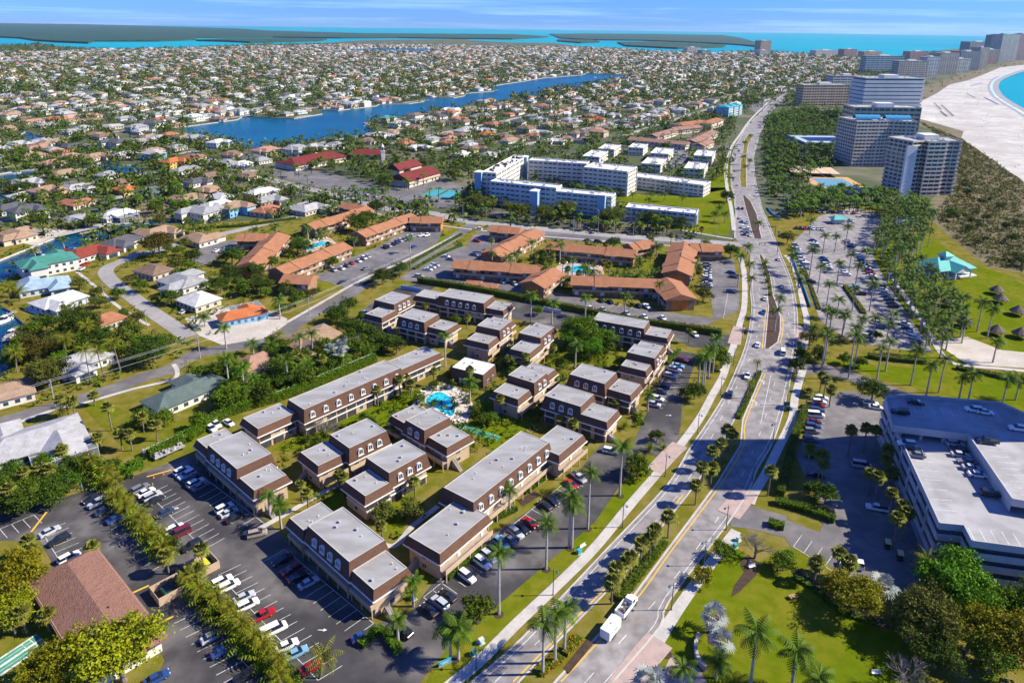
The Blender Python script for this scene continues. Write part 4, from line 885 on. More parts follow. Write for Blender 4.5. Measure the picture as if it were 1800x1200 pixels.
def house_meshes(L_, D, hw, rise, wing, seed):
    rnd = random.Random(seed); w = MB().box(-L_ / 2, L_ / 2, -D / 2, D / 2, 0, hw - .2); r = hip_roof(MB(), L_, D, hw, hw + rise, D / 2 * .95, .7)
    win = MB(); fl = max(1, int(hw / 2.9))
    for f in range(fl):
        for q in range(int(L_ / 3.2)):
            x = -L_ / 2 + 1.6 + q * 3.2
            for sg in (-1, 1): win.box(x - .7, x + .7, sg * (D / 2 + .02) - .03, sg * (D / 2 + .02) + .03, f * 2.9 + .8, f * 2.9 + 2.1)
        for q in range(int(D / 4)):
            y = -D / 2 + 2 + q * 4
            for sg in (-1, 1): win.box(sg * (L_ / 2 + .02) - .03, sg * (L_ / 2 + .02) + .03, y - .7, y + .7, f * 2.9 + .8, f * 2.9 + 2.1)
    if wing:
        for sg, x in wing:
            i = len(w.v); w.box(x - 3.6, x + 3.6, *((D / 2 - .1, D / 2 + 5.5) if sg > 0 else (-D / 2 - 5.5, -D / 2 + .1)), 0, hw - .22)
            wr = hip_roof(MB(), 5.6 + D / 2, 7.2, hw - .03, hw + rise * .82, 3.4, .7); j = len(r.v)
            for (a, b, c) in wr.v: r.v.append((x - b * sg, sg * (D / 4 + 2.8) + a * sg, c))
            for f, m in zip(wr.f, wr.m): r.f.append(tuple(j + t for t in f)); r.m.append(m)
            win.box(x - 2.4, x + 2.4, sg * (D / 2 + 5.52) - .03, sg * (D / 2 + 5.52) + .03, .1, 2.2)
    return w.mesh('wall', [house_wall]), r.mesh('roof', [house_roof]), win.mesh('window_row', [glass])
HV = [house_meshes(18, 12, 3.2, 2.6, [(-1, -4)], 1), house_meshes(20, 12, 3.3, 2.8, [(-1, 5), (1, -5)], 2), house_meshes(16, 13, 3.2, 2.6, [], 3), house_meshes(19, 13, 6.0, 2.6, [(-1, 4)], 4), house_meshes(22, 11, 3.2, 2.4, [(1, 4)], 5), house_meshes(24, 14, 6.2, 2.8, [(-1, -6), (1, 6)], 6)]
DIM = [(18, 12), (20, 12), (16, 13), (19, 13), (22, 11), (24, 14)]
def house(label, pos, a, v, roofc, wallc, group, sx=1, sy=1, parts=True):
    root = thing('house', label, 'house', (pos[0], pos[1], 0), a, group)
    w = obj('wall', HV[v][0], root, wallc); r = obj('roof', HV[v][1], root, roofc); k = [w, r]
    if parts: o = obj('window_row', HV[v][2], root); o['kind'] = 'stuff'; k.append(o)
    for o in k: o.scale = (sx, sy, 1)
    L_, D = DIM[v]; L_ *= sx; D *= sy; ca, sa = math.cos(a), math.sin(a)
    FOOT.append([(pos[0] + x * ca - y * sa, pos[1] + x * sa + y * ca) for x, y in ((-L_ / 2 - 1, -D / 2 - 4), (L_ / 2 + 1, -D / 2 - 4), (L_ / 2 + 1, D / 2 + 4), (-L_ / 2 - 1, D / 2 + 4))])
    return root
def pool_cage(root, x, y, lx, ly, h=3.2):
    mb = MB(); pm = MB()
    for q in range(int(lx / 2.5) + 1):
        t = x - lx / 2 + q * lx / int(lx / 2.5); mb.box(t - .06, t + .06, y - ly / 2, y + ly / 2, h - .1, h); mb.box(t - .05, t + .05, y - ly / 2 - .05, y - ly / 2 + .05, 0, h)
    for q in range(4):
        t = y - ly / 2 + q * ly / 3; mb.box(x - lx / 2, x + lx / 2, t - .06, t + .06, h - .09, h + .01)
    cg = obj('pool_cage', (mb, M('cage_frame', (.62, .62, .6), .5)), root)
    obj('screen', (pm.box(x - lx / 2 + .1, x + lx / 2 - .1, y - ly / 2 + .02, y - ly / 2 + .04, .05, h - .12).box(x - lx / 2 + .1, x + lx / 2 - .1, y - ly / 2 + .1, y + ly / 2, h - .2, h - .17), cage_mesh), cg)
SDIR = ang_px((210, 372), (390, 330)) ; A1 = ang_px((103, 523), (140, 512))
NEARH = [ # label, px, variant, roof, wall, direction pixels, scale x, scale y, cage
 ('light grey metal-roofed house with screened pool by the cabbage palms', 55, 768, 1, 'lgrey', 'g', (0, 767, 103, 737), 1.25, 1.3, 1),
 ('dark green-roofed house under palms behind the fence', 327, 683, 4, 'green', 'w', (310, 693, 383, 663), 1.1, .95, 0),
 ('white house with pale grey roof hidden by coconut palms', 140, 628, 0, 'lgrey', 'w', (110, 640, 165, 620), 1, 1, 0),
 ('bright orange-roofed blue house on the gravel yard', 426, 548, 4, 'orange', 'b', (388, 552, 463, 537), .85, .75, 2),
 ('white-roofed square house beside the curving street', 348, 522, 2, 'white', 'c', (318, 520, 350, 532), .95, .95, 0),
 ('grey-brown roofed house inside the street bend', 320, 490, 1, 'grey', 'w', (285, 490, 325, 502), 1, 1.1, 0),
 ('small taupe-roofed house at the top of the street bend', 270, 471, 2, 'brown', 'c', (245, 475, 280, 484), .95, .9, 0),
 ('white-roofed house with blue pool beside the canal', 103, 523, 0, 'white', 's', (70, 528, 125, 512), 1, 1.1, 0),
 ('grey-blue roofed house next to the white-roofed canal house', 77, 496, 1, 'blue', 's', (45, 500, 115, 488), 1, 1, 0),
 ('teal-roofed house with boat dock on the canal', 84, 464, 5, 'teal', 'w', (50, 470, 130, 455), 1, 1, 0),
 ('red-roofed house beside the teal-roofed one', 152, 440, 1, 'red', 'w', (125, 450, 185, 432), 1.1, 1.1, 0),
 ('small red-roofed house among dark trees', 187, 557, 2, 'rust', 'c', (170, 560, 200, 550), .7, .75, 0),
 ('pink-tiled house roof under the jungle palms', 450, 630, 2, 'pink', 'c', (430, 637, 475, 620), .8, .8, 0),
 ('tan-tiled house roof below the gravel yard', 547, 588, 0, 'tan', 'c', (495, 600, 570, 575), 1.1, 1.2, 0),
 ('tan-roofed house cut by the left picture edge', 4, 684, 2, 'tan', 'w', (-20, 690, 20, 680), 1, 1, 0),
 ('slate-roofed house at the canal end near the big brown tree', 213, 420, 0, 'dark', 'w', (180, 428, 240, 410), 1.1, 1, 0)]
for k, (lb, x, y, v, rc, wc_, dr, sx, sy, cg) in enumerate(NEARH):
    p = G(x, y, 4); r_ = house(lb, p, ang_px(dr[:2], dr[2:]), v, RC[rc], WC[wc_], None, sx, sy)
    if cg == 1: pool_cage(r_, 6, -12, 16, 9)
    if cg == 2: pool_cage(r_, 3, 8, 13, 7)
MIDH = '136 380 0 grey w,206 372 4 white w,333 344 1 tan c,389 342 2 white w,410 358 3 tan b,467 364 0 rust c,461 333 4 white w,28 408 1 tan c,17 361 1 dark g,47 364 3 dark w,80 330 3 pink p,125 353 0 rust c,50 317 1 lgrey w,189 303 2 grey w,211 317 2 brown c,222 328 2 orange y,264 331 0 green g,167 272 1 tan c,125 272 0 tan w,269 267 3 lgrey b,303 280 3 orange y,328 294 4 grey w,369 306 1 brown c,264 214 5 dark w,339 203 5 white w,383 206 0 brown c,231 214 1 dark g,67 256 1 pink c,405 267 0 brown c,383 247 3 white s,342 239 3 grey w,164 208 2 pink w,130 228 4 grey w,83 217 1 grey c,44 206 4 brown c,22 197 1 tan w,467 261 5 pink c,519 258 5 grey w,550 255 3 lgrey c,589 253 1 grey w,644 244 0 brown w,678 205 3 teal c,700 214 3 lgrey w,728 222 1 brown c,758 242 4 grey w,786 247 0 rust c,811 267 2 white w,739 256 4 white w,853 233 0 orange w,833 258 1 brown c,858 269 2 lgrey w,350 414 0 tan w,278 403 1 tan c,90 283 0 pink w,40 340 2 white w'
rows_ = []
for k, t in enumerate(MIDH.split(',')):
    x, y, v, rc, wc_ = t.split(); rows_.append((float(x), float(y), int(v), rc, wc_))
WHERE = lambda x, y: 'on the lagoon shore' if 440 < x < 740 and y < 262 else 'beyond the lagoon mouth' if y < 222 and x < 400 else 'above the white condominium' if x > 735 else 'among palms by the canals' if x < 420 else 'beside the cross street'
cnt = {}
for k, (x, y, v, rc, wc_) in enumerate(rows_):
    key = (rc, wc_, WHERE(x, y)); cnt.setdefault(key, []).append((x, k))
for key, lst in cnt.items():
    lst.sort()
    for o_, (_, k) in enumerate(lst):
        x, y, v, rc, wc_ = rows_[k]; p = G(x, y, 4.5 if v not in (3, 5) else 7)
        lb = '%s house with %s%s roof %s' % (WN[wc_], CN[rc], ' two-storey' if v in (3, 5) else '', key[2])
        lb = ('%s two-storey' % WN[wc_] if v in (3, 5) else WN[wc_]) + ' house under a %s roof %s' % (CN[rc], key[2])
        if len(lst) > 1: lb += ', %s from left' % ordinal(o_)
        r_ = house(lb, p, SDIR + (k % 3 - 1) * .12 + (math.pi / 2 if k % 4 == 3 else 0), v, RC[rc], WC[wc_], 'canal suburb houses')
        if k in (1, 2, 7, 9): pool_cage(r_, 0, -9, 13, 6)
# church with red roofs and white bell tower
church_wall = wallm('church_wall', (.62, .57, .48)); red_roof = M('church_red_roof', (.165, .024, .02), .8, (.12, .018, .016), .3)
gable_building('wide red-roofed church hall left of the bell tower', [(500, 279, 592, 263, 26, 8)], 9.5, 5, 1, church_wall, red_roof, None, 'church_building', bays=False)
gable_building('red-roofed church wing behind the bell tower', [(614, 262, 676, 262, 16, 6)], 9, 5, 1, church_wall, red_roof, None, 'church_building', bays=False)
gable_building('red-roofed church with white gable right of the bell tower', [(690, 289, 730, 279, 13, 1), (700, 306, 756, 291, 20, 1)], 10, 5.5, 1, church_wall, red_roof, None, 'church_building', bays=False)
c = G(674, 296); r_ = thing('bell_tower', 'slim white bell tower between the red church roofs', 'tower', c, .3)
obj('shaft', (MB().box(-1.6, 1.6, -1.6, 1.6, 0, 15), white_wall), r_); obj('belfry', (MB().box(-1.2, 1.2, -1.2, 1.2, 15.5, 19).box(-1.9, 1.9, -1.9, 1.9, 15, 15.5).box(-.7, .7, -1.3, 1.3, 16, 18.4, 1), [white_wall, glass]), r_); obj('spire', (MB().tube((0, 0, 19), (0, 0, 22), 1.6, .1, 8), white_wall), r_)
# tennis court
c, a, L_, D = quad_rect(pairs('742 345 800 350 812 336 760 331'), .1); r_ = thing('tennis_court', 'blue and green tennis court behind the church lot', 'court', c, a)
obj('apron', (MB().box(-L_ / 2, L_ / 2, -D / 2, D / 2, 0, .1), M('court_green', (.06, .25, .17), .8)), r_); obj('playing_surface', (MB().box(-L_ * .36, L_ * .36, -D * .32, D * .32, .104, .11), M('court_teal', (.05, .27, .36), .8)), r_); obj('net', (MB().box(-.05, .05, -D * .34, D * .34, .11, 1.1), rail_metal), r_)
# brown ribbed-tile building in the lower left corner
rib = M('brown_ribbed_tile', (.25, .125, .08), .85, (.19, .09, .058), .6, 4, bump=.8, bscale=2.5, col3=(.29, .16, .13), scale3=2.0, amt3=.6, stretch=(3, .5, 1, R(38)))
bb = gable_building('brown tile-roofed building in the lower left corner with gable roof', [(106, 972, 222, 1136, 12.5, 5)], 6.4, 3.4, 1, white_wall, rib, None, 'tile_roof_building', bays=False)

# ------------------------------------------------------------------ suburb beyond
SUB_A = ang_px((447, 235), (1060, 145)); SU = Vector((math.cos(SUB_A), math.sin(SUB_A))); SV = Vector((-SU.y, SU.x))
AVEP = [G(x, y).to_2d() for x, y in AVE_L2 + [(1500, 120), (1560, 105)]]
EXCL = [W('780 395 830 290 900 262 1060 250 1120 232 1250 200 1330 180 1420 160 1420 430 1000 425'), W('430 320 470 285 600 255 760 258 830 300 800 395 640 372'), W('-900 900 -700 470 -200 430 0 445 120 440 330 395 560 380 800 392 1300 430 1400 440 2300 900 1900 1300 -900 1300'), W('1300 440 1290 300 1330 200 1420 150 1520 125 1600 128 1640 150 1900 110 2400 300 2400 900 1700 500')]
srnd = random.Random(21)
def near_shore(p, m):
    for w in SHORES:
        if inpoly(p.x, p.y, w): return True
        if m:
            for q in w:
                if (p - q).length < m: return True
    return False
ROOFP = ['white'] * 3 + ['lgrey'] * 5 + ['grey'] * 7 + ['tan'] * 5 + ['pink'] * 3 + ['brown'] * 4 + ['rust'] * 2 + ['orange', 'dark', 'dark', 'dark', 'grey', 'brown']
LOTS = []
iu = range(-40, 175); iv = range(-90, 80)
for jv in iv:
    vv = jv * 31 + (6 if jv % 2 else -6)
    for ju in iu:
        p = Vector((-300, 700)) + SU * (ju * 25 + srnd.uniform(-3, 3)) + SV * (vv + srnd.uniform(-2, 2))
        if p.y < 380 or p.y > 4300: continue
        x, y = PX((p.x, p.y, 0))
        if not (-60 < x < 1860) or y < 78 or x > 1575 - max(0, 100 - y) * 2: continue
        if not inpoly(p.x, p.y, MAIN) or near_shore(p, 0) or any(inpoly(p.x, p.y, e) for e in EXCL): continue
        if any((p - q).length < (30 if p.y < 1200 else 45) for q in AVEP): continue
        if p.y < 1400 and any(abs(f[0][0] - p.x) < 60 and abs(f[0][1] - p.y) < 60 and (Vector(f[0]) / 2 + Vector(f[2]) / 2 - p).length < 21 for f in FOOT): continue
        if any(near_shore(p + d, 0) for d in (SU * 10, SU * -10, SV * 10, SV * -10)): continue
        if srnd.random() < .33: continue
        LOTS.append(p)
LOTS.sort(key=lambda p: p.length)
NI = 215
picked = []
for k, p in enumerate(LOTS[:NI]):
    rc = srnd.choice(ROOFP); wc_ = srnd.choice('wwwwccgsp'); v = srnd.choice([0, 0, 1, 1, 2, 2, 4, 4, 3, 5]); x, y = PX((p.x, p.y, 3))
    zone = 'left of the lagoon' if x < 320 else 'on the near lagoon side' if y > 190 else 'near the far lagoon end'
    if x > 1000: zone = 'between lagoon end and avenue'
    picked.append((p, rc, wc_, v, x, zone))
cnt = {}
for q in sorted(picked, key=lambda t: t[4]):
    cnt.setdefault((q[1], q[2], q[5], q[3] in (3, 5)), []).append(q)
for key, lst in cnt.items():
    for o_, (p, rc, wc_, v, x, zone) in enumerate(lst):
        lb = '%s%s house with %s roof %s' % (WN[wc_], ' two-storey' if key[3] else '', CN[rc], zone)
        if len(lst) > 1: lb += ', %s from left' % ordinal(o_)
        house(lb, p, SUB_A + srnd.choice([0, 0, math.pi, math.pi / 2]) + srnd.uniform(-.06, .06), v, RC[rc], WC[wc_], 'suburb houses by the lagoon', srnd.uniform(.85, 1.05), srnd.uniform(.85, 1.05), parts=p.y < 900)
# the remaining houses, too many and small to pick apart
vc = bpy.data.materials.new('far_house'); vc.use_nodes = True
_a = vc.node_tree.nodes.new('ShaderNodeAttribute'); _a.attribute_name = 'tint'; vc.node_tree.links.new(_a.outputs['Color'], vc.node_tree.nodes['Principled BSDF'].inputs['Base Color']); vc.node_tree.nodes['Principled BSDF'].inputs['Roughness'].default_value = .85
V, F, Cc = [], [], []
for p in LOTS[NI:]:
    L_, D = srnd.uniform(15, 22) / 2, srnd.uniform(10, 14) / 2; a = SUB_A + srnd.choice([0, 0, math.pi / 2]) + srnd.uniform(-.1, .1); two = srnd.random() < .28
    hw = 6.0 if two else 3.2; hr = hw + 2.6; c, s = math.cos(a), math.sin(a); T = lambda x, y, z: (p.x + x * c - y * s, p.y + x * s + y * c, z)
    i = len(V); o = .7; rx = max(.3, L_ - D)
    V += [T(-L_, -D, 0), T(L_, -D, 0), T(L_, D, 0), T(-L_, D, 0), T(-L_, -D, hw), T(L_, -D, hw), T(L_, D, hw), T(-L_, D, hw), T(-L_ - o, -D - o, hw), T(L_ + o, -D - o, hw), T(L_ + o, D + o, hw), T(-L_ - o, D + o, hw), T(-rx, 0, hr), T(rx, 0, hr)]
    wt = WC[srnd.choice('wwwwccgs')]; rt = RC[srnd.choice(ROOFP)]
    for q in ((0, 1, 5), (0, 5, 4), (1, 2, 6), (1, 6, 5), (2, 3, 7), (2, 7, 6), (3, 0, 4), (3, 4, 7)): F.append([i + t for t in q]); Cc.append(wt)
    for q in ((8, 9, 13), (8, 13, 12), (10, 11, 12), (10, 12, 13), (9, 10, 13), (11, 8, 12)): F.append([i + t for t in q]); Cc.append(rt)
me = np_mesh('distant_houses', np.array(V), np.array(F), [vc]); at = me.attributes.new('tint', 'FLOAT_COLOR', 'FACE'); at.data.foreach_set('color', np.concatenate([np.array(Cc), np.ones((len(Cc), 1))], 1).astype(np.float32).ravel())
tag(obj('distant_houses', me), 'mass of distant pale suburban houses reaching to the bay', 'houses', None, 'stuff')
mb = MB()
for jv in range(-88, 80, 2):
    run = []
    for ju in range(-40, 175):
        p = Vector((-300, 700)) + SU * (ju * 25) + SV * (jv * 31 + 15.5)
        x, y = PX((p.x, p.y, 0)) if p.y > 50 else (-9e9, 0)
        ok = 380 < p.y < 3000 and -80 < x < 1500 and inpoly(p.x, p.y, MAIN) and not near_shore(p, 0) and not any(inpoly(p.x, p.y, e) for e in EXCL)
        if ok: run.append(p)
        if (not ok or ju == 174) and run:
            if len(run) > 1: mb.strip(run, 8, .03)
            run = []
struct('street', mb, [M('pale_street', (.36, .34, .31), .9, (.3, .28, .26), .1)], 'pale residential streets between the suburban house rows')

# ------------------------------------------------------------------ plants
def leafmat(n, c, d, l_, tr=.22, rand=.5):
    if 'silver' not in n: c, d, l_ = [(q[0] * 1.22, q[1] * 1.14, q[2] * .55) for q in (c, d, l_)]
    return M(n, c, .6, d, .35, 3, (.4, .62), col3=l_, scale3=1.6, amt3=.6, trans=tr, rand=rand, spec=.12)
LM = {'dark': leafmat('leaf_dark', (.045, .080, .010), (.024, .048, .008), (.085, .125, .016)), 'bright': leafmat('leaf_bright', (.085, .17, .008), (.05, .11, .007), (.13, .23, .015)),
      'olive': leafmat('leaf_olive', (.09, .105, .026), (.052, .068, .018), (.14, .15, .045)), 'yellow': leafmat('leaf_yellow', (.18, .19, .009), (.09, .11, .008), (.29, .27, .015)),
      'mid': leafmat('leaf_mid', (.07, .12, .011), (.038, .072, .009), (.125, .18, .018)), 'brown': leafmat('leaf_brown', (.085, .080, .018), (.055, .058, .014), (.12, .105, .03)),
      'royal': leafmat('royal_frond', (.055, .105, .010), (.032, .068, .008), (.10, .155, .015), .15, .4), 'coconut': leafmat('coconut_frond', (.13, .14, .014), (.08, .10, .012), (.22, .19, .02), .2, .4),
      'sabal': leafmat('sabal_leaf', (.14, .155, .045), (.09, .105, .03), (.22, .225, .08), .15, .4), 'areca': leafmat('areca_frond', (.12, .175, .012), (.065, .11, .010), (.24, .26, .02), .22, .4),
      'silver': leafmat('silver_leaf', (.30, .33, .31), (.20, .23, .22), (.4, .42, .40), .1, .15), 'croton': leafmat('croton_leaf', (.30, .13, .012), (.2, .10, .015), (.36, .2, .03), .15, .2)}
bark = M('grey_bark', (.20, .165, .13), .9, (.13, .105, .085), 2, 4); royal_bark = M('royal_trunk', (.42, .39, .34), .85, (.34, .31, .27), .8, 4); sabal_bark = M('sabal_trunk', (.24, .19, .14), .9, (.16, .125, .09), 1.5)
twig = M('bare_twig', (.26, .225, .19), .9, (.18, .15, .13), 2); shaft = M('crownshaft', (.12, .19, .03), .6)

def leaf_cloud(rs, C, n, spread, size, flat=.6):
    """n leaf-sized quads round each clump centre C[k] (k,3), facing mostly outwards and up"""
    K = len(C); P = np.repeat(C, n, 0) + rs.normal(0, 1, (K * n, 3)) * (np.repeat(np.asarray(spread).reshape(-1, 1) * np.ones((K, 1)), n, 0)) * [1, 1, flat]
    N = rs.normal(0, .75, P.shape) + [0, 0, .6] + (P - np.repeat(C, n, 0)) / np.max(spread) * .6; N /= np.linalg.norm(N, axis=1)[:, None]
    T = np.cross(N, rs.normal(0, 1, P.shape)); T /= np.linalg.norm(T, axis=1)[:, None]; B = np.cross(N, T)
    s = size * rs.uniform(.55, 1.25, (len(P), 1)); a = T * s; b = B * s * .62
    V = np.stack([P - a, P - b, P + a, P + b], 1).reshape(-1, 3); F = np.arange(len(V)).reshape(-1, 4)
    return V, F
def crown_mesh(seed, mat, shape, clumps=46, leaves=62, size=.075, spread=.15):
    """crown of unit radius centred at the origin; shape(u) gives radius factors for unit directions"""
    rs = np.random.RandomState(seed); D = rs.normal(0, 1, (clumps, 3)); D /= np.linalg.norm(D, axis=1)[:, None]
    D[:, 2] = np.where(D[:, 2] < -.45, -D[:, 2] * .5, D[:, 2])
    r = rs.uniform(.3, 1.0, (clumps, 1)) ** .55 * .88
    lob = 1 + .38 * np.sin(D[:, :1] * 4 + seed) * np.cos(D[:, 1:2] * 3.3 + seed * 2)
    C = D * r * lob * np.array(shape)
    V, F = leaf_cloud(rs, C, leaves, rs.uniform(.55, 1.4, clumps) * spread, size)
    return np_mesh('crown', V, F, [mat])
def trunk_mesh(seed, mat, h=1.0, br=5):
    rnd = random.Random(seed); mb = MB(); mb.path([(0, 0, 0), (.02, .01, h * .45), (.0, .03, h)], [.085, .06, .05], 7)
    for k in range(br):
        t = 2 * math.pi * k / br + rnd.random(); l_ = rnd.uniform(.4, .65); z0 = h * rnd.uniform(.55, 1)
        m = Vector((math.cos(t) * l_ * .5, math.sin(t) * l_ * .5, z0 + .28)); e = Vector((math.cos(t) * l_, math.sin(t) * l_, z0 + rnd.uniform(.45, .75)))
        mb.path([(0, .02, z0), m, e], [.04, .025, .01], 5)
    return mb.mesh('trunk', [mat])
CR = {}
for i, (k, sh) in enumerate((('dark', (1, 1, .72)), ('bright', (1, 1, .75)), ('olive', (1, 1, .7)), ('yellow', (1, 1, .66)), ('mid', (1, 1, .78)), ('brown', (1, 1, .62)))):
    CR[k] = [crown_mesh(10 * i + q, LM[k], sh) for q in range(3)]
TRUNKS = [trunk_mesh(q, bark) for q in range(3)]
def bare_mesh(seed):
    rnd = random.Random(seed); mb = MB()
    def grow(p, d, l_, r, n):
        e = p + d * l_; mb.tube(p, e, r, r * .6, 4, cap=False)
        if n:
            for _ in range(4 if n > 1 else 5):
                q = (d + Vector((rnd.gauss(0, .55), rnd.gauss(0, .55), rnd.gauss(.1, .35)))).normalized(); grow(p.lerp(e, rnd.uniform(.5, 1)), q, l_ * rnd.uniform(.6, .85), r * .55, n - 1)
    for _ in range(5): grow(Vector((0, 0, -.75)), Vector((rnd.gauss(0, .5), rnd.gauss(0, .5), 1)).normalized(), .6, .03, 3)
    return mb.mesh('crown', [twig])
CR['bare'] = [bare_mesh(q) for q in range(2)]

def frond_mesh(name, mat, L_, e0, bend, n=9, w=.2, ll=.85, droop=.5):
    """feather leaf: arching rib with paired leaflets; grows along +x from the origin"""
    V, F = [], []; p = np.zeros(3); a = e0; st = L_ / n; prev = None
    for k in range(n + 1):
        t = k / n; d = np.array([math.cos(a), 0, math.sin(a)]); l_ = ll * (math.sin(math.pi * min(1, t * .85 + .13)) ** .7) * (1 if t > .06 else .3)
        for sg in (-1, 1):
            tip = p + d * l_ * .35 + np.array([0, sg * l_ * .85, -droop * l_]); i = len(V)
            V += [p - d * w * .5, p + d * w * .5, tip + d * w * .18, tip - d * w * .18]; F.append((i, i + 1, i + 2, i + 3))
        if prev is not None:
            i = len(V); b = .05 * (1.2 - t); V += [prev + [0, -b, .02], prev + [0, b, .02], p + [0, b, .02], p + [0, -b, .02]]; F.append((i, i + 1, i + 2, i + 3))
        prev = p.copy(); p = p + d * st; a -= bend * (.5 + t) / n
    return np_mesh(name, np.array(V), np.array(F), [mat])
def fan_mesh(name, mat, L_, e0, n=9, droop=.35):
    """fan leaf: bare stalk and blades that radiate from its end"""
    V, F = [], []; d = np.array([math.cos(e0), 0, math.sin(e0)]); c = d * L_ * .45; u = np.array([0, 1, 0]); nrm = np.cross(d, u)
    i = 0; V += [[0, -.03, 0], [0, .03, 0], list(c + u * .02), list(c - u * .02)]; F.append((0, 1, 2, 3))
    for k in range(n):
        t = (k / (n - 1) - .5) * 3.9; q = d * math.cos(t) + u * math.sin(t); r = L_ * .55 * (1 if k % 2 else .88); s = np.cross(q, nrm) * (.16 if L_ < 3 else .085) * L_
        i = len(V); V += [list(c), list(c + q * r * .55 - s * .55), list(c + q * r + np.array([0, 0, -droop * r])), list(c + q * r * .55 + s * .55)]; F.append((i, i + 1, i + 2, i + 3))
    return np_mesh(name, np.array(V), np.array(F), [mat])
def join_meshes(name, items, mats):
    """items: (mesh, azimuth, scale, z)"""
    VV, FF, o = [], [], 0
    for me, az, s, z in items:
        v = np.empty(len(me.vertices) * 3); me.vertices.foreach_get('co', v); v = v.reshape(-1, 3) * s; c, sn = math.cos(az), math.sin(az)
        v = np.stack([v[:, 0] * c - v[:, 1] * sn, v[:, 0] * sn + v[:, 1] * c, v[:, 2] + z], 1)
        f = np.empty(len(me.loops), np.int32); me.loops.foreach_get('vertex_index', f); VV.append(v); FF.append(f.reshape(-1, 4) + o); o += len(v)
    return np_mesh(name, np.concatenate(VV), np.concatenate(FF), mats)
BIGCR = {}
for i, (k, sh) in enumerate((('dark', (1, 1, .72)), ('bright', (1, 1, .75)), ('olive', (1, 1, .7)), ('yellow', (1, 1, .66)), ('mid', (1, 1, .78)), ('brown', (1, 1, .62)))):
    BIGCR[k] = [crown_mesh(200 + 10 * i + q, LM[k], sh, 120, 64, .042, .10) for q in range(2)]
FR = {'royal': [frond_mesh('frond', LM['royal'], 3.7, e, b, 10, .3, 1.15) for e, b in ((1.1, 1.5), (.6, 1.6), (.15, 1.4), (-.25, 1.0))],
      'coconut': [frond_mesh('frond', LM['coconut'], 4.0, e, b, 10, .2, .9, .9) for e, b in ((1.15, 1.7), (.65, 1.7), (.15, 1.5), (-.4, 1.0))],
      'areca': [frond_mesh('frond', LM['areca'], 3.7, e, b, 8, .26, .9) for e, b in ((1.5, .9), (1.35, 1.5), (1.15, 1.8), (.95, 1.9))],
      'sabal': [fan_mesh('fan_leaf', LM['sabal'], 2.3, e) for e in (1.3, .7, .15, -.5)], 'silver': [fan_mesh('fan_leaf', LM['silver'], 3.6, e, 11, .25) for e in (1.25, .7, .2, -.35)]}
def fan_set(kind, rnd):
    n = {'royal': 15, 'coconut': 19, 'areca': 17, 'sabal': 30, 'silver': 14}[kind]
    out = []
    for k in range(n):
        lv = k * 4 // n if kind != 'royal' else (0 if k < 3 else 1 if k < 8 else 2 if k < 13 else 3)
        out.append((lv, k * 2.39996 + rnd.uniform(-.25, .25), rnd.uniform(.85, 1.12)))
    return out
FSETS = {k: [fan_set(k, random.Random(7 * q + 1)) for q in range(3)] for k in FR}
PCROWN = {k: [join_meshes('crown', [(FR[k][lv], az, s, 0) for lv, az, s in fs], [LM[k]]) for fs in FSETS[k]] for k in FR}
def unit_trunk(name, mat, r0, r1, bow=0, n=7):
    return MB().path([(0, 0, 0), (bow * .35, 0, .3), (bow * .8, 0, .65), (bow, 0, 1)], [r0, (r0 + r1) / 2 * 1.05, r1 * 1.05, r1], n).mesh(name, [mat])
PT = {'royal': unit_trunk('trunk', royal_bark, .34, .24), 'coconut': unit_trunk('trunk', bark, .2, .14, .9), 'sabal': unit_trunk('trunk', sabal_bark, .22, .2, .15), 'silver': unit_trunk('trunk', sabal_bark, .3, .26), 'areca': unit_trunk('trunk', bark, .1, .08)}
SHAFT = MB().path([(0, 0, -1.5), (0, 0, -.7), (0, 0, .15)], [.24, .23, .1], 7).mesh('crownshaft', [shaft])
STUB = MB().path([(0, 0, -.3), (0, 0, .1)], [.22, .12], 6).mesh('crown_heart', [sabal_bark])
DESC = {'royal': ('royal_palm', 'tall grey-trunked royal palm'), 'coconut': ('coconut_palm', 'yellow-green coconut palm'), 'sabal': ('cabbage_palm', 'round-headed cabbage palm'), 'areca': ('areca_palm', 'bushy areca palm clump'), 'silver': ('silver_palm', 'silver-blue fan palm')}
QUEUE = []      # (zone, kind, position, height, size); things are made zone by zone so that labels can count from the left
def palm(zone, kind, pos, h, s=1.0): QUEUE.append((zone, kind, Vector((pos[0], pos[1], 0)), h, s))
def palm_b(zone, kind, s, sc=1.0):
    """base pixel and crown row"""
    q = [float(t) for t in s.split()]
    for k in range(0, len(q), 3): palm(zone, kind, G(q[k], q[k + 1]), max(2.2, top_height(q[k], q[k + 1], q[k + 2])), sc)
def palm_c(zone, kind, s, h, sc=1.0):
    """crown pixel with the usual height of the kind"""
    for k, (x, y) in enumerate(pairs(s)):
        hh = h * (1 + .16 * math.sin(k * 2.3 + x)); palm(zone, kind, G(x, y, hh), hh, sc)
SPLIT_D = 215
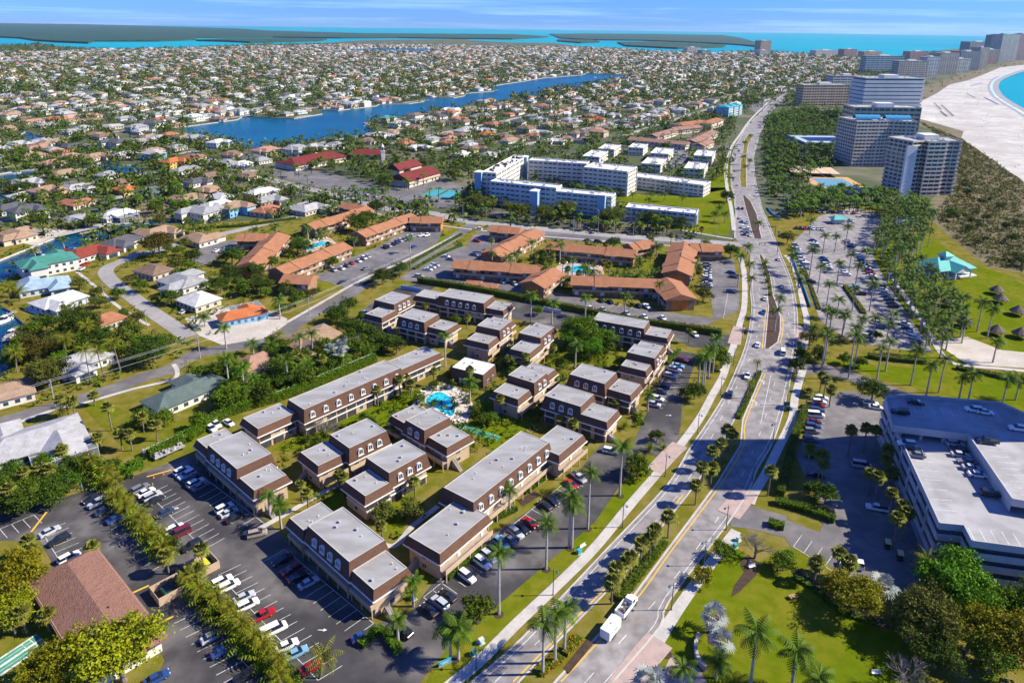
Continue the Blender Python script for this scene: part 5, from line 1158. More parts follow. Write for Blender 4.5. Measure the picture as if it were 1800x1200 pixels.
def make_palm(kind, pos, h, s, label, group, i):
    nm, _ = DESC[kind]; rnd = random.Random(i * 13 + 5); rz = rnd.uniform(0, 6.28)
    root = thing(nm, label, 'palm tree', pos, rz, group)
    bow = {'coconut': .9, 'sabal': .15}.get(kind, 0)
    if kind != 'areca':
        t = obj('trunk', PT[kind], root); t.scale = (1, 1, h); zc = h
    else: zc = .2
    v = i % 3; cs = s * (rnd.uniform(.9, 1.12) if kind != 'areca' else rnd.uniform(.65, 1.3))
    if pos.y < SPLIT_D and kind != 'areca':
        c = obj('crown', SHAFT if kind == 'royal' else STUB, root, loc=(bow, 0, zc)); c.scale = (cs,) * 3
        for lv, az, fs in FSETS[kind][v]:
            f = obj('frond' if kind in ('royal', 'coconut') else 'fan_leaf', FR[kind][lv], c, rz=az); f.scale = (fs,) * 3
    else:
        c = obj('crown', PCROWN[kind][v], root, loc=(bow, 0, zc)); c.scale = (cs,) * 3
        if kind == 'royal': obj('crownshaft', SHAFT, root, loc=(0, 0, zc))
    return root
TREES = []      # (zone, type, pos, radius, height of crown centre)
TDESC = {'dark': 'dark green broadleaf tree', 'bright': 'bright green leafy tree', 'olive': 'grey-green open tree', 'yellow': 'yellow-green leafy tree', 'mid': 'green rounded tree', 'brown': 'brownish green spreading tree', 'bare': 'nearly leafless grey tree'}
def tree_c(zone, kind, s):
    """x y radius triples, the pixel being the crown's middle"""
    q = [float(t) for t in s.split()]
    for k in range(0, len(q), 3): TREES.append((zone, kind, G(q[k], q[k + 1], q[k + 2] * .95), q[k + 2]))
def make_tree(kind, pos, r, label, group, i):
    root = thing('broadleaf_tree' if kind != 'bare' else 'bare_tree', label, 'tree', (pos[0], pos[1], 0), (i * 2.4) % 6.28, group); h = r * .95
    t = obj('trunk', TRUNKS[i % 3], root); t.scale = (r * .9, r * .9, h * .75)
    me = BIGCR[kind] if r > 4.9 and kind in BIGCR else CR[kind]; c = obj('crown', me[i % len(me)], root, loc=(0, 0, h)); c.scale = (r, r, r * (1 + .15 * math.sin(i)))
    return root

# --- palms read off the photograph
Z1 = 'along the front lot'
palm_b(Z1, 'royal', '1089 871 785 1033 929 829 1000 962 869 1005 963 884 960 1000 919 877 1079 969 806 1158 1102 792 1158 1106 1227 678 628 1234 683 626 1238 674 622 1245 664 612 1253 655 594')
Z2 = 'in the median near the trailer'
palm_b(Z2, 'royal', '954 1185 1098 975 1165 1079 992 1145 1070')
palm_b(Z2, 'sabal', '1174 946 908 1150 972 932 1141 982 944 1125 990 955 1108 1015 980 1097 1025 988 1082 1040 1001 1075 1062 1021')
Z3 = 'in the upper long median'
palm_b(Z3, 'sabal', '1222 888 853 1233 858 821 1249 853 821 1251 828 792 1266 812 779 1274 788 754 1284 800 762')
palm_b(Z3, 'coconut', '1311 700 672 1328 662 638', .6)
Z4 = 'in the lower corner park'
palm_b(Z4, 'royal', '1319 1200 1112 1392 1203 1142', 1.15); palm_c(Z4, 'royal', '1262 1160 1200 1175 1440 1190', 5); palm_c(Z4, 'silver', '1254 1083 1267 1125 1140 1195 1554 1029', 4.5)
palm_b(Z4, 'sabal', '1431 1023 988 1470 1010 973 1490 1020 988 1349 871 827'); palm_b(Z4, 'coconut', '1610 1035 983')
Z5 = 'beside the garage yard'
palm_b(Z5, 'sabal', '1416 842 788 1437 848 800 1444 852 815'); palm_c(Z5, 'sabal', '1498 756 1525 752 1542 756 1558 808 1566 830 1533 833 1545 838 1587 888 1597 900 1571 867 1580 910 1560 790', 8); palm_c(Z5, 'sabal', '1420 690 1452 668 1462 685 1445 660', 6)
Z6 = 'in the beach parking lot'
palm_b(Z6, 'royal', '1423 485 438 1437 514 468 1453 537 498 1446 446 413 1467 443 415 1471 498 462 1492 479 448 1504 500 467 1528 547 499 1498 545 508 1423 412 386 1533 599 558 1389 470 436 1391 479 449 1402 505 479 1402 511 492 1444 649 585 1448 640 588 1491 665 588 1501 648 597 1541 667 611 1556 652 600 1470 560 526 1480 590 552 1452 572 543 1485 440 398 1519 470 440')
palm_c(Z6, 'royal', '1516 560 1564 568 1572 551 1487 556 1463 549 1506 575 1430 575', 7)
Z7 = 'in the beachside park'
palm_b(Z7, 'royal', '1601 677 613 1628 695 640 1650 690 630 1685 702 663 1702 703 657 1762 710 663 1785 703 667 1717 583 530 1735 595 543 1745 637 600')
rnd = random.Random(3)
def scatter(poly, n, mind, fn, rnd, avoid=True):
    P = g2(pairs(poly)); xs = [p.x for p in P]; ys = [p.y for p in P]; pts = []; tries = 0
    while len(pts) < n and tries < n * 40:
        tries += 1; x, y = rnd.uniform(min(xs), max(xs)), rnd.uniform(min(ys), max(ys))
        if not inpoly(x, y, P) or any((x - a) ** 2 + (y - b) ** 2 < mind * mind for a, b in pts): continue
        if avoid and on_road(x, y, 1): continue
        if avoid and any(abs(f[0][0] - x) < 80 and inpoly(x, y, f) for f in FOOT): continue
        pts.append((x, y))
    for p in pts: fn(p)
    return pts
scatter('1555 470 1590 455 1640 500 1690 560 1700 600 1640 640 1590 600 1560 540', 64, 4, lambda p: palm(Z7, 'royal', p, rnd.uniform(8, 11)), rnd)
scatter('1500 400 1560 370 1640 390 1630 440 1590 470 1545 460 1500 440', 84, 4, lambda p: palm(Z7, 'royal', p, rnd.uniform(8, 11)), rnd)
Z8 = 'in the grove by the tower hotels'
scatter('1350 250 1440 215 1490 235 1490 280 1440 300 1400 330 1360 345 1345 300', 46, 5, lambda p: palm(Z8, 'royal', p, rnd.uniform(8, 12)), rnd)
scatter('1375 345 1500 345 1560 350 1600 360 1640 375 1560 395 1480 372 1400 385', 46, 5, lambda p: palm(Z8, 'royal', p, rnd.uniform(8, 11)), rnd)
Z9 = 'by the avenue traffic lights'
palm_b(Z9, 'royal', '1312 462 433 1297 504 450 1317 484 463 1318 512 488 1361 583 545 1366 560 523 1332 408 391 1316 300 282 1306 290 275 1309 312 292 1318 255 238 1308 262 250'); palm_c(Z9, 'areca', '1343 468 1346 478 1349 490 1352 500 1354 512 1345 460', 2)
Z10 = 'between the brown condominiums'
palm_c(Z10, 'royal', '471 871 490 886 698 1088 725 1022 896 860', 6.5, .8); palm_b(Z10, 'royal', '783 644 590 933 567 518 970 570 532 826 710 670 1011 648 606'); palm_c(Z10, 'royal', '1140 692', 6, .8)
palm_c(Z10, 'sabal', '529 852 540 866 596 833 603 838 729 846 673 775 694 752 878 700 973 610 984 736 1009 744 748 537 821 558 798 648 826 650 702 666 715 662 722 674 663 684 762 652 894 632 905 636 924 627 1213 582 671 924 1084 706 600 755', 5, .85)
palm_c(Z10, 'areca', '720 1035 1098 742 1098 778 1142 784 1166 780 535 790 548 775 770 735 850 720 1120 740 430 775 545 868 1125 725 640 700 1060 640 1010 700', 2, .7)
Z11 = 'by the vacant lot street'
palm_b(Z11, 'sabal', '112 738 700 122 738 702 132 733 705 167 713 694 197 757 715 177 790 768 215 790 762 233 792 762 253 760 733 277 775 747 113 815 790 75 850 820 92 852 824 50 860 828 21 890 858')
palm_b(Z11, 'coconut', '160 676 612 185 669 616 213 655 600 117 636 596 158 610 573 30 655 620'); palm_c(Z11, 'coconut', '327 645 100 722 487 588 40 600 15 505 30 510', 5.5)
palm_b(Z11, 'royal', '398 613 575 360 575 556 493 560 526 530 640 592 507 680 632 403 680 630 430 690 647 550 620 585')
palm_c(Z11, 'silver', '580 612 595 620 600 606 440 250', 6, .85); palm_c(Z11, 'coconut', '558 1152', 6.5)
Z12 = 'in the strip between lots'
palm_c(Z12, 'areca', ' '.join('%g %g' % (158 + (290 - 158) * t + 6 * math.sin(k * 2.1), 815 + (972 - 815) * t + 5 * math.cos(k * 1.7)) for k, t in ((k, k / 25) for k in range(26))), 2.2, 1.1)
palm_c(Z12, 'areca', ' '.join('%g %g' % (322 + (512 - 322) * t + 6 * math.sin(k * 2.1), 1012 + (1200 - 1012) * t + 5 * math.cos(k * 1.7)) for k, t in ((k, k / 25) for k in range(26))), 2.2, 1.1)
palm_c(Z12, 'coconut', ' '.join('%g %g' % (165 + 118 * t + 7 * math.sin(k * 3.1), 806 + 152 * t) for k, t in ((k, k / 8) for k in range(9))), 4.6, .75); palm_c(Z12, 'coconut', ' '.join('%g %g' % (330 + 170 * t + 7 * math.sin(k * 3.1), 1005 + 175 * t) for k, t in ((k, k / 8) for k in range(9))), 4.6, .75)
palm_c(Z12, 'sabal', '292 976 352 965 346 1000 330 1005 48 950 160 960', 5); palm_c(Z12, 'sabal', '80 1080 55 965 20 1085 38 1075 100 1085', 5)
Z13 = 'behind the long fence'
scatter('380 650 480 605 560 600 650 590 690 610 640 635 520 690 430 722 390 710', 60, 2.4, lambda p: palm(Z13, rnd.choice(['areca', 'areca', 'royal', 'sabal']), p, rnd.uniform(3, 7)), rnd)
Z14 = 'among the terracotta apartments'
palm_c(Z14, 'royal', '975 424 985 430 966 432 1007 455 1030 470 1083 480 1100 485 1125 480 1118 487 1140 485 1160 498 1100 520 1030 522 905 447 865 445 935 425 720 420 540 400 1240 425 1217 448', 8, .9)
scatter('800 440 930 440 1180 430 1250 440 1240 500 1100 535 900 500', 40, 5, lambda p: palm(Z14, rnd.choice(['sabal', 'royal', 'areca']), p, rnd.uniform(4, 7)), rnd)
scatter('420 420 560 390 700 380 800 390 770 420 640 480 560 500 470 480', 26, 5, lambda p: palm(Z14, rnd.choice(['sabal', 'royal', 'areca']), p, rnd.uniform(4, 7)), rnd)
Z15 = 'by white condominium or church'
palm_c(Z15, 'royal', '1112 340 1140 350 1168 340 1200 345 1230 300 1245 305 1190 310 1215 312 1160 308 1265 365 1257 375 1275 375', 7, .95)
scatter('520 290 660 300 700 330 660 350 560 325', 26, 5, lambda p: palm(Z15, 'royal', p, rnd.uniform(6, 9)), rnd); scatter('900 385 1100 405 1240 415 1240 424 1080 412 900 394', 22, 6, lambda p: palm(Z15, 'sabal', p, rnd.uniform(4, 6)), rnd)
Z16 = 'among the canal-side houses'
palm_c(Z16, 'royal', '93 310 85 325 130 290 100 345 128 340 75 335 70 340 165 295 215 330 240 345 285 330 270 312 205 280 225 260 300 240 320 235 365 265 372 270 360 285 385 262 395 330 405 315 425 245 440 250 480 250 530 240 560 235 600 232 625 230 110 420 130 410 150 425 60 440 340 395 355 390 370 400 250 400 320 400', 8)
# broadleaf trees
tree_c('beside the brown tile-roofed building', 'yellow', '205 1130 8.5 120 1150 6 25 1005 6.5 15 1070 5 70 1185 5'); tree_c('near the left parking lots', 'bright', '231 822 3.4 350 740 3.2 335 762 2'); tree_c('near the left parking lots', 'dark', '190 820 3 40 880 4 90 870 3.4 300 960 2.6')
tree_c('along the front lot', 'mid', '838 1070 3.8 1121 817 4 1257 620 4.6 1268 632 3.6'); tree_c('along the front lot', 'dark', '1222 685 3.8 1205 690 2.6 1155 765 2.4')
tree_c('between the brown condominiums', 'olive', '725 892 3.2 676 897 3'); tree_c('between the brown condominiums', 'bright', '1020 578 7.5 1000 590 5.5 1062 592 6 1040 610 5'); tree_c('between the brown condominiums', 'bare', '570 745 4.2 590 752 3'); tree_c('between the brown condominiums', 'mid', '560 780 2.6 640 735 2.4 985 640 3 930 640 2.4 1100 650 2.6 850 735 2.2 800 560 2.6 945 545 2.6 1070 610 2.6')
tree_c('behind the back fence', 'dark', '607 570 4 622 578 4 640 585 4.2 660 592 4.2 680 598 4.2 697 606 3.8 590 555 4 640 560 3.6 690 545 3 460 690 4 500 665 4 540 650 4'); tree_c('behind the back fence', 'bare', '622 600 4.6 467 640 4.4 440 650 3.6'); tree_c('behind the back fence', 'bright', '402 697 4.6 385 700 3.6 415 690 3.6'); tree_c('behind the back fence', 'mid', '350 655 3.6 380 660 4 480 640 4 520 630 4 570 640 3.6 250 735 3.4 285 720 3.6')
tree_c('along the residential street', 'brown', '277 425 8.5 60 612 6'); tree_c('along the residential street', 'dark', '340 447 5 407 448 6 300 520 4.4 387 498 5 402 478 5 447 465 5 450 498 5.5 133 562 8 155 580 6 267 608 7 245 625 5 180 588 5 593 548 5 610 535 4'); tree_c('along the residential street', 'olive', '83 652 7 50 665 5 100 600 5 290 600 4'); tree_c('along the residential street', 'mid', '477 455 4.4 520 525 4 430 505 4.4 30 555 4 20 620 3.6 230 580 4.5 200 610 4.6')
tree_c('around the terracotta apartments', 'dark', '673 482 5.6 702 472 4.4 661 362 6 628 388 7 645 380 5.6 522 430 6 1285 440 5 1078 425 4'); tree_c('around the terracotta apartments', 'olive', '1237 515 4.6 797 305 6'); tree_c('around the terracotta apartments', 'mid', '505 505 4 470 500 4 545 455 4 585 460 3.6 960 455 3.4 1030 440 3.4')
tree_c('before the white condominium', 'olive', '835 352 7 855 358 7 897 364 7 915 368 6 956 372 6.5 992 366 7 1078 377 8 1060 385 5'); tree_c('before the white condominium', 'dark', '1147 383 8 1170 388 6 1278 344 5.4 1195 390 4 678 318 7'); 
tree_c('by the beach parking lot', 'olive', '1385 416 4.6 1424 592 4'); tree_c('by the beach parking lot', 'dark', '1536 683 5.4 1541 588 2.6 1400 640 3 1410 622 3.4 1440 620 3.4'); tree_c('by the beach parking lot', 'bright', '1485 630 2.6 1512 635 2.6 1440 630 2')
tree_c('by garage and corner park', 'yellow', '1508 1042 6.2 1480 1030 4 1708 1108 6 1775 1117 7 1235 1010 2.6'); tree_c('by garage and corner park', 'bright', '1679 1010 8 1660 1035 5.4 1700 1045 6 1754 1058 5.4'); tree_c('by garage and corner park', 'olive', '1629 1079 6.6 1600 1095 5'); tree_c('by garage and corner park', 'mid', '1379 985 3 1271 967 2.8 1820 1060 6 1745 1150 5'); tree_c('by garage and corner park', 'dark', '1452 868 3.4 1435 860 3 1650 1140 5'); tree_c('by garage and corner park', 'bare', '1330 954 4.6 1592 1178 4.4')
rnd = random.Random(9)
def scatter_trees(zone, poly, n, mind, kinds, lo, hi): scatter(poly, n, mind, lambda p: TREES.append((zone, rnd.choice(kinds), Vector((p[0], p[1], 0)), rnd.uniform(lo, hi))), rnd)
scatter_trees('in the hotel palm grove', '1350 240 1440 205 1490 225 1490 262 1420 300 1370 330 1352 290', 34, 6, ['dark', 'mid', 'olive'], 3.5, 6)
scatter_trees('in the hotel palm grove', '1380 345 1560 350 1700 385 1640 400 1450 380', 18, 7, ['dark', 'mid'], 2.5, 4)
scatter_trees('on the dunes', '1640 350 1700 320 1800 400 1800 480 1720 440', 22, 9, ['olive', 'dark'], 2, 4)
scatter_trees('among the canal-side houses', '20 260 330 240 480 330 520 370 350 400 120 430 20 420', 34, 11, ['dark', 'mid', 'olive'], 3.5, 6)
scatter_trees('behind the back fence', '350 665 420 640 480 605 560 600 650 590 690 610 640 632 520 688 430 720 390 712', 34, 4, ['dark', 'mid', 'bright', 'mid'], 2.4, 4.4)
scatter_trees('along the residential street', '30 560 110 580 250 590 300 620 200 660 60 690 20 660', 22, 5, ['dark', 'mid', 'olive', 'bright'], 2.4, 5)
scatter_trees('along the residential street', '20 470 130 500 200 480 330 430 480 500 560 520 500 560 330 500 230 600 120 560', 30, 7, ['dark', 'mid', 'olive'], 2, 4)
scatter_trees('among the canal-side houses', '-20 270 330 240 480 330 520 370 350 400 120 430 -20 440', 60, 9, ['dark', 'mid', 'olive', 'bright'], 2.6, 5)
scatter_trees('beside the church and lagoon houses', '460 260 660 240 830 260 840 300 760 300 660 340 520 290', 40, 9, ['dark', 'mid', 'olive'], 2.6, 5)
scatter_trees('between the brown condominiums', '500 790 620 700 760 670 900 600 1100 600 1090 650 960 740 860 800 740 800 690 930 600 850', 34, 4, ['mid', 'dark', 'bright'], 1.2, 2.4)
scatter_trees('near the left parking lots', '-20 830 110 800 160 830 120 880 -20 910', 14, 4, ['mid', 'dark'], 2, 3.6)

# ------------------------------------------------------------------ plants: build the queues
def blocked(x, y): return any(abs(f[0][0] - x) < 90 and abs(f[0][1] - y) < 90 and inpoly(x, y, f) for f in FOOT)
def clear_spot(pos, h):
    """slide along the sight line until the foot stands outside every building"""
    if not blocked(pos[0], pos[1]): return pos, h
    px = PX((pos[0], pos[1], h))
    for f in (.85, 1.15, .7, 1.3, .55, 1.5, .4, 1.7, .25):
        q = G(px[0], px[1], h * f)
        if not blocked(q.x, q.y): return Vector((q.x, q.y, 0)), h * f
    return None, h
def ground_ok(p): return not any(inpoly(p[0], p[1], w) for w in SHORES)
def mass_join(name, label, cat, items, mat):
    """items: (mesh, location, scale xyz, turn) joined into one mesh for what is too far down the count to stand alone"""
    VV, FF, o = [], [], 0
    for me, loc, sc, az in items:
        v = np.empty(len(me.vertices) * 3); me.vertices.foreach_get('co', v); v = v.reshape(-1, 3) * sc; c, sn = math.cos(az), math.sin(az)
        v = np.stack([v[:, 0] * c - v[:, 1] * sn + loc[0], v[:, 0] * sn + v[:, 1] * c + loc[1], v[:, 2] + loc[2]], 1)
        f = np.empty(len(me.loops), np.int32); me.loops.foreach_get('vertex_index', f); VV.append(v); FF.append(f.reshape(-1, 4) + o); o += len(v)
    if VV: tag(obj(name, np_mesh(name, np.concatenate(VV), np.concatenate(FF), [mat])), label, cat, None, 'stuff')
def in_frame(p, h):
    x, y = PX((p[0], p[1], h)); return -40 < x < 1840 and -20 < y < 1260
zones = {}; ready = []
for z, kind, pos, h, s in QUEUE:
    pos, h = clear_spot(pos, h)
    if pos is None or not ground_ok(pos) or not in_frame(pos, h): continue
    ready.append((z, kind, pos, h, s))
royals = sorted((t for t in ready if t[1] == 'royal'), key=lambda t: t[2].length / t[3]); rest = royals[290:]
for z, kind, pos, h, s in [t for t in ready if t[1] != 'royal'] + royals[:290]: zones.setdefault((z, kind), []).append((PX((pos.x, pos.y, h))[0], pos, h, s))
npalm = 0
for (z, kind), lst in zones.items():
    lst.sort(key=lambda t: t[0])
    for k, (_, pos, h, s) in enumerate(lst):
        lb = DESC[kind][1] + ' ' + z + (', %s from left' % ordinal(k) if len(lst) > 1 else '')
        make_palm(kind, pos, h, s, lb, 'palms ' + z, npalm); npalm += 1
TK = np_mesh('tk', np.array([[-.22, 0, 0], [.22, 0, 0], [.2, 0, 1], [-.2, 0, 1], [0, -.22, 0], [0, .22, 0], [0, .2, 1], [0, -.2, 1]]), np.array([[0, 1, 2, 3], [4, 5, 6, 7]]), [royal_bark])
mass_join('smaller_royal_palms', 'crowns of the farther royal palms in park and grove', 'palms', [(PCROWN['royal'][k % 3], (t[2].x, t[2].y, t[3]), 1.05, k * 1.3) for k, t in enumerate(rest)], LM['royal'])
mass_join('smaller_palm_trunks', 'grey trunks of the farther royal palms in park and grove', 'palms', [(TK, (t[2].x, t[2].y, 0), np.array([1, 1, t[3]]), k) for k, t in enumerate(rest)], royal_bark)
ready = []
for z, kind, pos, r in TREES:
    p, h = clear_spot(Vector((pos[0], pos[1], 0)), r * .95)
    if p is None or not ground_ok(p) or not in_frame(p, h): continue
    ready.append((z, kind, p, r))
ready.sort(key=lambda t: t[2].length / t[3]); zones = {}
for z, kind, p, r in ready[:295]: zones.setdefault((z, kind), []).append((PX((p.x, p.y, r))[0], p, r))
ntree = 0
for (z, kind), lst in zones.items():
    lst.sort(key=lambda t: t[0])
    for k, (_, pos, r) in enumerate(lst):
        make_tree(kind, pos, r, TDESC[kind] + ' ' + z + (', %s from left' % ordinal(k) if len(lst) > 1 else ''), 'trees ' + z, ntree); ntree += 1
for kd in ('dark', 'mid', 'olive', 'bright'):
    thin = crown_mesh(77, LM[kd], (1, 1, .75), 34, 30, .11, .17)
    mass_join('smaller_trees', 'the smaller %s trees filling the gardens between houses' % {'mid': 'green', 'dark': 'dark green', 'olive': 'grey-green', 'bright': 'light green'}[kd], 'trees', [(thin, (t[2].x, t[2].y, t[3] * .9), t[3], k) for k, t in enumerate(ready[295:]) if t[1] == kd], LM[kd])
print('PALMS', npalm, 'TREES', ntree)

# hedges: rows of leaves round a dark core
def hedge(label, px, w, h, kind='mid', dens=26, name='hedge'):
    P = smooth(W(px), 4); c0 = P[0]; rs = np.random.RandomState(len(label)); root = thing(name, label, 'hedge', (c0.x, c0.y, 0)); pts = []
    L_ = 0
    for k in range(len(P) - 1):
        a, b = P[k], P[k + 1]; d = (b - a).length; L_ += d; n = max(1, int(d * dens * (w + h) / 3)); t = rs.uniform(0, 1, n); nn = Vector((-(b - a).y, (b - a).x)).normalized()
        u = rs.uniform(-1, 1, n); v = rs.uniform(0, 1, n); edge = rs.uniform(0, 1, n)
        u = np.where(edge < .5, np.sign(u) * rs.uniform(.85, 1.08, n), u); v = np.where(edge >= .5, rs.uniform(.88, 1.1, n), v)
        pts.append(np.stack([a.x - c0.x + (b.x - a.x) * t + nn.x * u * w / 2, a.y - c0.y + (b.y - a.y) * t + nn.y * u * w / 2, v * h], 1))
    C = np.concatenate(pts); V, F = leaf_cloud(rs, C, 1, .05, .26)
    obj('foliage', np_mesh('foliage', V, F, [LM[kind]]), root)
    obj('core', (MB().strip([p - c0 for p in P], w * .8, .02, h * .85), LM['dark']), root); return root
for a in (('clipped bright hedge along the garage drive', '1362 884 1410 896 1467 917', 2.4, 1.8, 'bright'), ('short clipped hedge at the garage entrance corner', '1350 921 1378 929', 2.6, 1.6, 'bright'),
          ('leafy hedge beside the sidewalk left of the parked row', '1371 872 1385 815 1400 762 1417 722', 2.4, 2.2, 'mid'), ('low clipped hedge in the median nose', '1297 737 1315 700 1335 655', 1.7, 1.1, 'mid'),
          ('green shrubs in the median beside the truck', '1087 1058 1120 1015 1167 956', 2.4, 1.5, 'mid'), ('rust-orange low shrubs at the foot of the median', '946 1186 985 1155', 2.4, 1.0, 'croton'), ('rust-orange low shrubs behind the white trailer', '990 1150 1018 1122', 2.2, 1.0, 'croton'),
          ('tall green hedge along the back fence', '262 806 340 768 400 731 500 700 580 668 660 634', 2.6, 3.2, 'bright'), ('long brown-green hedge between the two apartment complexes', '735 496 800 506 900 525 1040 553 1100 566 1210 581 1268 590', 2.6, 3.0, 'brown'),
          ('low hedge along the nearest condominium front', '787 1019 820 990 854 964', 1.5, 1.2, 'mid'), ('low hedge below the long front condominium', '864 917 908 896', 1.5, 1.2, 'mid'), ('low hedge by the front lawn square', '921 868 956 842', 1.5, 1.2, 'bright'),
          ('clipped hedge along the upper parking row', '1172 641 1183 628 1194 617', 1.6, 1.2, 'bright'), ('square planter hedge at the bottom parking island', '633 1138 667 1110 702 1148', 2, 1.4, 'bright'),
          ('low hedge on the left verge by the terracotta lot', '640 500 706 472 780 430 812 413', 1.8, 1.2, 'mid'), ('low hedge on the right verge by the terracotta lot', '728 474 770 450 812 432', 1.8, 1.2, 'mid'),
          ('yellow-green hedge strip beside the blue barrier', '1404 452 1420 490 1440 545', 1.6, .8, 'yellow'), ('planted island strip in the beach lot', '1485 504 1500 525 1519 552', 2.2, 1.2, 'yellow'), ('brown-green hedge closing the beach lot', '1525 628 1575 634 1626 638', 3, 1.8, 'brown'),
          ('clipped hedge by the condominium entrance', '1118 730 1128 748', 2, 1.2, 'bright'), ('hedge strip on the park edge beside the walkway', '1680 648 1740 660 1800 672', 2.5, 1.5, 'brown'), ('dark mulch border shrubs in the corner park', '1395 1015 1430 1035 1480 1075 1540 1095', 1.6, .8, 'dark'), ('hedge between canal street and terracotta wing', '310 410 360 402 430 398 520 385', 2, 1.6, 'mid')):
    hedge(*a)

# far trees: one mass of leaves over the suburb
rs = np.random.RandomState(5); prn = random.Random(17)
NOTREE = [W('1080 338 1180 343 1290 325 1295 365 1285 418 1190 412 1100 385'), W('560 296 690 322 640 350 540 325'), W('740 332 815 335 800 352 738 348'), W('1105 262 1140 258 1150 300 1100 296')]
def far_mass(label, pts, rad, leaves, size, mat, name):
    C = np.array(pts); r = np.array(rad); V, F = leaf_cloud(rs, C, leaves, r * .5, 1.0, .8)
    s = np.repeat(r, leaves * 4)[:, None] * size; ctr = V.reshape(-1, 4, 3).mean(1, keepdims=True); V = (ctr + (V.reshape(-1, 4, 3) - ctr) * s.reshape(-1, 4, 1)).reshape(-1, 3)
    V[:, 2] = np.maximum(V[:, 2], .1)
    tag(obj(name, np_mesh(name, V, F, [mat])), label, 'trees', None, 'stuff')
pts, rad = {0: [], 1: []}, {0: [], 1: []}
k = 0
while k < 27000:
    y = 380 + 3900 * prn.random() ** 1.25; x0, x1 = G(-60, PX((0, y, 0))[1]).x, G(1700, PX((0, y, 0))[1]).x; x = prn.uniform(x0 * 1.3, x1); k += 1
    if not inpoly(x, y, MAIN) or near_shore(Vector((x, y)), 0) or any(inpoly(x, y, e) for e in EXCL[2:3]) or any((Vector((x, y)) - q).length < 16 for q in AVEP): continue
    vv_ = ((Vector((x, y)) - Vector((-300, 700))).dot(SV) - 15.5) % 62
    if min(vv_, 62 - vv_) < 7 and k % 4: continue
    if y < 900 and (blocked(x, y) or any(inpoly(x, y, q) for q in NOTREE) or on_road(x, y)): continue
    pp = PX((x, y, 0))
    if pp[0] > 1580 + max(0, 150 - pp[1]) * 3 or (pp[0] > 1290 and pp[1] > 190): continue
    r = prn.uniform(3.0, 6.2) * (1 if y < 1200 else 1.45); g_ = k % 2; pts[g_].append((x, y, r * .8)); rad[g_].append(r)
far_mass('mass of dark green trees spread through the distant suburb', pts[0], rad[0], 26, .30, LM['dark'], 'distant_trees')
far_mass('mass of olive green trees spread through the distant suburb', pts[1], rad[1], 26, .30, LM['olive'], 'distant_trees')
# far palms
def far_palms(label, n, poly=None):
    V, F = [], []; k = 0
    P = g2(pairs(poly)) if poly else None; bx = [p.x for p in P] if P else None; by = [p.y for p in P] if P else None
    while k < n:
        k += 1
        if P:
            x, y = prn.uniform(min(bx), max(bx)), prn.uniform(min(by), max(by))
            if not inpoly(x, y, P) or blocked(x, y): continue
        else:
            y = 420 + 1900 * prn.random() ** 1.2; x0, x1 = G(-60, PX((0, y, 0))[1]).x, G(1500, PX((0, y, 0))[1]).x; x = prn.uniform(x0, x1); pp = PX((x, y, 0))
            if not inpoly(x, y, MAIN) or near_shore(Vector((x, y)), 0) or inpoly(x, y, EXCL[2]) or (pp[0] > 1290 and pp[1] > 190) or (y < 1000 and (blocked(x, y) or any(inpoly(x, y, q) for q in NOTREE))): continue
        h = prn.uniform(6, 11); i = len(V); w = .2
        V += [(x - w, y, 0), (x + w, y, 0), (x + w, y, h), (x - w, y, h)]; F.append((i, i + 1, i + 2, i + 3))
        for q in range(10):
            t = q * .7 + prn.random(); c, s = math.cos(t), math.sin(t); l_ = prn.uniform(2.6, 3.8); e = prn.uniform(-.6, .9); i = len(V)
            V += [(x, y, h), (x + c * l_ * .55 - s * .65, y + s * l_ * .55 + c * .65, h + e * .9), (x + c * l_, y + s * l_, h + e * .4 - 1.1), (x + c * l_ * .55 + s * .65, y + s * l_ * .55 - c * .65, h + e * .9 - .2)]; F.append((i, i + 1, i + 2, i + 3))
    tag(obj('distant_palms', np_mesh('distant_palms', np.array(V), np.array(F), [LM['royal']])), label, 'palms', None, 'stuff')
far_palms('scattered distant palms standing through the canal suburb', 3400)
far_palms('dense grove of palms between the avenue and the tower hotels', 2600, '1345 205 1420 190 1500 205 1488 235 1488 285 1440 305 1400 335 1352 350 1340 290')
far_palms('palm rows at the back of the beach parking lot', 420, '1370 350 1500 345 1560 352 1640 375 1600 395 1480 372 1385 390')
# dune scrub
def scrub(label, poly, n, kinds, lo, hi, mind=0):
    P = g2(pairs(poly)); xs = [p.x for p in P]; ys = [p.y for p in P]; C, r = [], []
    for _ in range(n * 6):
        if len(C) >= n: break
        x, y = prn.uniform(min(xs), max(xs)), prn.uniform(min(ys), max(ys))
        if inpoly(x, y, P) and not blocked(x, y) and not on_road(x, y): q = prn.uniform(lo, hi); C.append((x, y, q * .4)); r.append(q)
    far_mass(label, C, r, 12, .4, kinds, 'scrub')
scrub('low brown scrub covering the dunes behind the beach', '1610 212 1690 245 1760 292 1800 322 1900 440 1800 478 1740 468 1690 430 1640 380 1680 330 1685 262', 5200, LM['brown'], .5, 1.7)
scrub('olive bushes dotted over the dunes', '1610 212 1690 245 1760 292 1800 322 1900 440 1800 478 1740 468 1690 430 1640 380 1680 330 1685 262', 1500, LM['olive'], .8, 2.2)
scrub('olive trees and scrub along the far beach behind the towers', '1605 200 1614 181 1647 164 1669 149 1717 136 1758 119 1800 114 1900 102 1890 96 1800 105 1700 128 1640 148 1560 180', 700, LM['olive'], 2, 5)
scrub('dense dark trees around the far hotels', '1330 180 1400 150 1520 125 1640 100 1700 88 1640 140 1610 175 1500 200 1420 210 1360 220', 800, LM['dark'], 3, 6)
